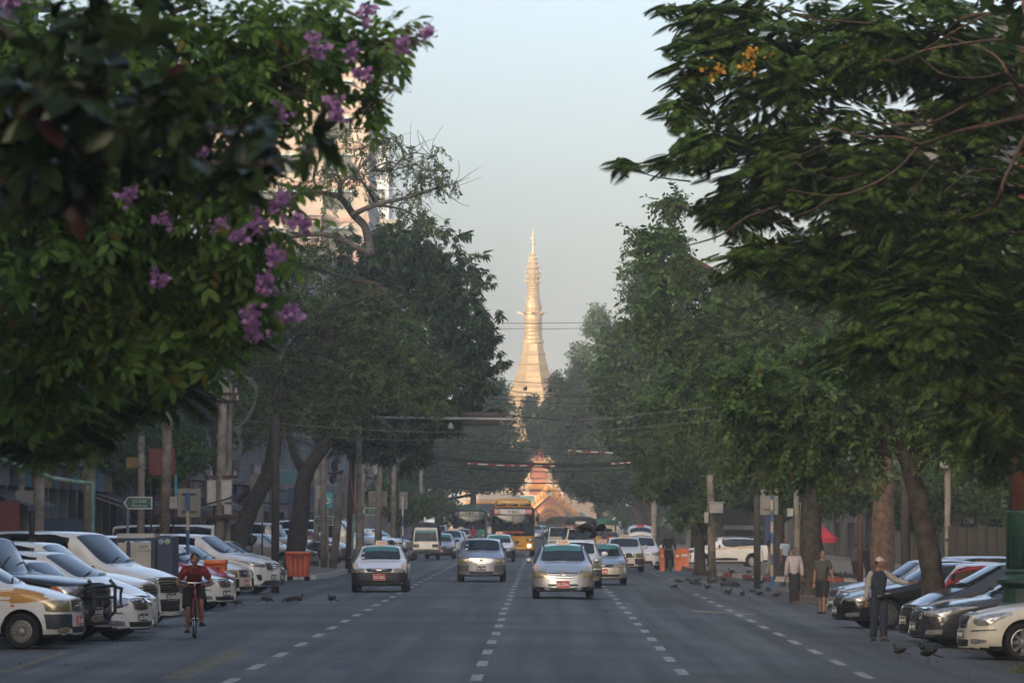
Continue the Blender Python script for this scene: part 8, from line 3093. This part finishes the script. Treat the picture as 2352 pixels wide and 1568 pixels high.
for k in range(12):
    a = 2 * PI * k / 12
    MB().tube([(.412 * math.cos(a), .412 * math.sin(a), zz(1300)), (.398 * math.cos(a), .398 * math.sin(a), zz(1182))], .018, 5).build('flute', M_LG, t)
MB().tube([(0, 0, 11.9), (-.6, -.1, 12.5), (-1.6, -.3, 12.6)], .06, 8).build('arm', M_LR, t)
MB().ell((-1.8, -.32, 12.55), (.35, .2, .12), 12, 7).build('lamp_head', M_BOX, t, True)
# gantry with a board seen from behind
Y = 200
bl_, br_ = IP(1062, 946, Y), IP(1147, 977, Y)
px = UX(824, Y)
t = thing('gantry_sign', 'brown-backed overhead sign board on a white arm across the left lanes', 'road sign', (px, Y + .35, 0))
o = t.location
MB().tube([(0, 0, .1), (0, 0, VZ(952, Y))], [.14, .10], 12).build('post', M_CONC, t)
MB().tube([(0, 0, VZ(958, Y)), (0, -.46, VZ(958, Y)), Vector((UX(1186, Y), Y - .11, VZ(963, Y))) - o], .05, 10).build('arm', M_BOX, t)
bd = rbox('board', bl_.x - o.x, br_.x - o.x, -.14, -.06, br_.z, bl_.z, .02, pbr('board_brown', (.085, .068, .066), .7, 0, .15, 1), t, 1)
for k in range(3):
    zz_ = lerp(br_.z, bl_.z, (k + .5) / 3)
    MB().bx(bl_.x - o.x + .04, br_.x - o.x - .04, -.175, -.141, zz_ - .02, zz_ + .02).build('stiffener', pbr('board_brown', (.055, .042, .040)), bd)
c = IP(1176, 951, Y) - o
ca = MB().tube([(c.x, 0, c.z - .15), (c.x, 0, c.z)], .02, 6).build('camera_stem', M_BOX, t)
MB().box((c.x, -.1, c.z + .05), (.16, .30, .12)).build('traffic_camera', M_BOX, ca)
# hanging white lamp on the wires
Y = 205
c = IP(1035, 980, Y)
t = thing('hanging_lamp', 'small white lantern hanging from the overhead wires', 'lantern', c)
MB().lathe([(.03, .16), (.05, .15), (.09, .03), (.12, -.03), (.11, -.06), (.04, -.10), (.01, -.11)], 12).build('shade', M_BOX, t, True)
MB().tube([(0, 0, .2), (0, 0, .42)], .01, 5).build('hook', M_CABLE, t)

# overhead wires
def wire(label, pts, Y0, Y1, r, mat, n=14, sag=0.0, name='overhead_wire', cat='cable'):
    P = [IP(u, v, lerp(Y0, Y1, i / (len(pts) - 1))) for i, (u, v) in enumerate(pts)]
    c = curve_pts(P, max(2, n // (len(pts) - 1)))
    o = MB().tube(c, r, 4, False).build(name, mat, None)
    return tag(o, label, cat, 'overhead wires across the street')


W = [('pair of thin wires crossing the open sky, upper one', [(1120, 742), (1260, 742), (1440, 740)], 330, 330, .022, M_CABLE), ('pair of thin wires crossing the open sky, lower one', [(1100, 754), (1260, 755), (1440, 752)], 330, 330, .022, M_CABLE),
     ('thin wire passing just above the branches before the stupa', [(1090, 868), (1240, 879), (1420, 880), (1700, 860)], 260, 260, .016, M_CABLE),
     ('wire on which two pigeons perch', [(900, 870), (1100, 886), (1207, 902), (1300, 908), (1700, 910)], 230, 230, .018, M_CABLE),
     ('wire just below the perched pigeons', [(900, 893), (1100, 903), (1250, 912), (1700, 905)], 231, 231, .018, M_CABLE), ('third wire below the perched pigeons', [(900, 906), (1100, 914), (1300, 926), (1700, 930)], 232, 232, .018, M_CABLE),
     ('pale wire running from the concrete pole across the lane', [(370, 946), (520, 962), (800, 984), (1000, 992), (1250, 984), (1480, 950), (1700, 930)], 176, 182, .013, M_CABLEG),
     ('lower pale wire from the concrete pole', [(380, 970), (520, 985), (800, 1006), (1050, 1010), (1300, 995), (1700, 960)], 177, 183, .011, M_CABLEG),
     ('dark sagging wire at the height of the sign board', [(900, 930), (1100, 945), (1250, 962), (1400, 965), (1700, 950)], 214, 214, .028, M_CABLE),
     ('pale wire rising to the right over the lane', [(1200, 978), (1350, 962), (1480, 955), (1640, 940)], 205, 205, .014, M_CABLEG),
     ('thick cable bundle sagging across the street', [(830, 1040), (950, 1048), (1080, 1060), (1200, 1068), (1330, 1070), (1450, 1064), (1600, 1050)], 240, 240, .105, M_CABLE),
     ('second cable strand just above the thick bundle', [(830, 1034), (950, 1041), (1080, 1056), (1200, 1063), (1330, 1066), (1450, 1060), (1600, 1046)], 241, 241, .05, M_CABLE),
     ('dark cable below the thick bundle', [(830, 1058), (1000, 1070), (1200, 1082), (1400, 1080), (1600, 1066)], 243, 243, .03, M_CABLE),
     ('far dark cable at mid height before the gate', [(980, 1096), (1150, 1108), (1300, 1108), (1450, 1100)], 330, 330, .05, M_CABLE), ('far dark cable low before the gate', [(1000, 1118), (1180, 1126), (1300, 1126), (1420, 1122)], 350, 350, .04, M_CABLE),
     ('thin dark cable between the gantry and the bundle', [(960, 1000), (1150, 1020), (1300, 1030), (1500, 1020)], 250, 250, .02, M_CABLE), ('thin dark cable just over the thick bundle', [(980, 1025), (1150, 1036), (1300, 1044), (1500, 1036)], 252, 252, .02, M_CABLE),
     ('black cable running left from the transformer pole', [(270, 1195), (350, 1185), (440, 1165), (505, 1150), (540, 1138)], 170, 176, .03, M_CABLE),
     ('tangled wire at the brown pole, upper', [(300, 1010), (350, 985), (400, 960), (520, 925)], 162, 174, .012, M_CABLE), ('tangled wire at the brown pole, middle', [(280, 1030), (350, 1010), (410, 985), (510, 960)], 162, 174, .012, M_CABLE),
     ('tangled wire at the brown pole, lower', [(260, 1060), (340, 1030), (390, 1000), (430, 940)], 162, 166, .012, M_CABLE), ('tangled wire at the brown pole, long', [(210, 1080), (300, 1075), (390, 1050), (505, 1020)], 150, 174, .012, M_CABLE)]
for w_ in W: wire(*w_)
# striped sleeves on the cables
def sleeve(label, pts, Y, n):
    P = curve_pts([IP(u, v, Y) for u, v in pts], 8)
    t = thing('cable_marker', label, 'cable marker', P[0], 0, 'red and white cable markers')
    m = len(P) - 1
    for k in range(n):
        a, b = P[int(m * k / n)], P[int(m * (k + 1) / n)]
        MB().tube([a - P[0], b - P[0]], .032, 6).build('sleeve_band', M_WHITEP if k % 2 == 0 else pbr('sleeve_red', (.32, .03, .03), .6, 0, .1), t)


sleeve('long red and white sleeve hanging under the thick cable bundle', [(1074, 1064), (1150, 1068), (1210, 1069), (1275, 1070)], 239, 13)
sleeve('short red and white sleeve high over the right lane', [(1305, 1034), (1350, 1037), (1408, 1040)], 239, 7)
sleeve('short red and white sleeve at the right end of the thick bundle', [(1404, 1065), (1430, 1063), (1448, 1062)], 238.6, 5)
for k, u in enumerate((1207, 1263)):
    p = IP(u, 901 + k * 4, 230)
    pigeon(['pigeon perched on the wire over the stupa, left one', 'pigeon perched on the wire over the stupa, right one'][k], (p.x, p.y, p.z + .01), PI * .9, None, False, 1.1)
# fence on the right
t = thing('fence', 'dark board fence along the right pavement', 'fence', (13.6, 150, gz(13) + .14))
nb_ = 54
fme = MB().box((0, 0, 1.05), (.26, .04, 2.1)).mesh('board', pbr('fence_board', (.040, .036, .032), .85, 0, .35, 2))
for k in range(nb_):
    o = obj('board', fme, t, (-1.6 + k * .285, 8.0 + random.uniform(-.02, .02), random.uniform(-.06, .06)), (0, 0, random.uniform(-.05, .05)))
for z in (.4, 1.7): MB().box((6, 8.08, z), (15.6, .06, .10)).build('rail', M_DKP, t)
# dark shop front under a worn lintel, behind the crossover taxi
Y = 300
t = thing('open_shop', 'dark open shop front under a pale worn lintel behind the crossover taxi', 'shop front', (UX(1690, Y), Y, gz(10) + .14))
o = t.location
MB().bx(-2.6, 1.6, .5, .7, 0, 3.2).build('back_wall', M_DOOR, t)
MB().bx(-2.4, 1.5, 0, .4, VZ(1216, Y) - o.z, VZ(1206, Y) - o.z).build('lintel', M_SLAB, t)
MB().bx(-2.4, 1.5, .02, .38, VZ(1236, Y) - o.z, VZ(1230, Y) - o.z).build('shelf', M_GREYPL, t)
MB().bx(1.62, 1.9, 0, .4, 0, 3.4).build('column', pbr('column_blue', (.03, .05, .16), .6, 0, .1, 3), t)
MB().bx(-2.75, -2.5, 0, .4, 0, 3.2).build('column', M_SLAB, t)
# red parasol
Y = 196
c = IP(1890, 1228, Y)
t = thing('parasol', 'red stall parasol behind the man in the pale shirt', 'parasol', (c.x, Y, gz(c.x) + .12))
hz_ = c.z - t.location.z
b = MB()
n = 8
ring = [(.55 * math.cos(2 * PI * k / n), .55 * math.sin(2 * PI * k / n), hz_ - .12) for k in range(n)]
b.add(ring + [(0, 0, hz_ + .32)] + [(x, y, z - .16) for x, y, z in ring], [(k, (k + 1) % n, n) for k in range(n)] + [(k, n + 1 + k, n + 1 + (k + 1) % n, (k + 1) % n) for k in range(n)])
b.build('canopy', pbr('parasol_red', (.50, .035, .06), .7, 0, .1, 3), t)
MB().tube([(0, 0, 0), (0, 0, hz_ + .36)], .025, 6).build('pole', M_BOX, t)
# teal shop sign
Y = 246
a, b_ = IP(744, 1130, Y), IP(761, 1165, Y)
t = thing('shop_sign', 'teal shop sign with a pale curved emblem behind the left poles', 'shop sign', ((a.x + b_.x) / 2, Y, b_.z))
w, h = b_.x - a.x + .12, a.z - b_.z
MB().bx(-w / 2, w / 2, 0, .1, 0, h).build('panel', pbr('sign_teal', (.03, .28, .33), .5, 0, .1, 2), t)
pts = curve_pts([(-.10, -.02, h * .82), (-.02, -.02, h * .60), (.10, -.02, h * .48), (.06, -.02, h * .30), (-.12, -.02, h * .26)], 5)
MB().tube(pts, .045, 6).build('emblem', M_WHITEP, t)
MB().tube([(0, .06, -b_.z), (0, .06, 0)], .05, 6).build('post', M_CONC, t)
# stalls, crates and boards on the left pavement
rs = random.Random(12)
for k, (u, v0, v1, Y, w, mi, lab) in enumerate(((10, 1150, 1230, 158, .9, 0, 'red painted kiosk side at the far left edge'), (62, 1126, 1200, 163, .7, 2, 'pale hanging banner behind the far left poles'), (372, 1030, 1090, 170, .8, 0, 'red hanging banner behind the brown pole'),
                                                (312, 1050, 1075, 172, .6, 4, 'mustard cloth hanging above the street-name sign'), (150, 1190, 1232, 166, 1.4, 1, 'dark blue stall shutter on the left pavement'), (700, 1120, 1168, 262, 1.6, 1, 'blue shop board behind the mango trunk'),
                                                (650, 1080, 1110, 262, 1.4, 3, 'teal shop board left of the mango trunk'), (805, 1190, 1240, 275, 1.0, 2, 'pale notice board behind the reddish pole'), (590, 1090, 1200, 205, .5, 2, 'white vertical hoarding behind the leaning tree'))):
    x = UX(u, Y)
    z0, z1 = VZ(v1, Y), VZ(v0, Y)
    t = thing('hoarding', lab, 'hoarding', (x, Y, .14))
    MB().bx(-w / 2, w / 2, 0, .06, z0 - .14, z1 - .14).build('panel', SIGNC[mi], t)
    for s_ in (-1, 1): MB().tube([(s_ * (w / 2 - .05), .10, 0), (s_ * (w / 2 - .05), .10, z1 - .14)], .03, 6).build('post', M_DKP, t)
# planting by the kerb, bottom right
gr = MB()
gx, gy = GP(2345, 1545)
for k in range(160):
    a = random.uniform(0, 2 * PI)
    p = Vector((gx + random.gauss(.25, .22), gy + random.gauss(0, .25), gz(gx)))
    q = p + Vector((math.cos(a) * .09, math.sin(a) * .09, random.uniform(.08, .22)))
    sdv = Vector((.012, 0, 0))
    gr.add([p - sdv, p + sdv, q], [(0, 1, 2)])
tag(gr.build('grass', pbr('grass_dry', (.10, .11, .035), .9, 0, .3, 10)), kind='stuff')
# ------------------------------------------------------------------ haze
hz_m = bpy.data.materials.new('haze_air')
hz_m.use_nodes = True
hn = hz_m.node_tree
for n_ in list(hn.nodes):
    if n_.type != 'OUTPUT_MATERIAL': hn.nodes.remove(n_)
pv = hn.nodes.new('ShaderNodeVolumePrincipled')
pv.inputs['Color'].default_value = (0.80, 0.90, 0.98, 1)
pv.inputs['Density'].default_value = HAZE
pv.inputs['Anisotropy'].default_value = 0.0
hn.links.new(pv.outputs[0], hn.nodes['Material Output'].inputs['Volume'])
hb_ = MB().bx(-2600, 2600, -700, 3600, -1.4, 57)
tag(hb_.build('haze', hz_m), kind='stuff')
bpy.data.scenes.remove(TMP)
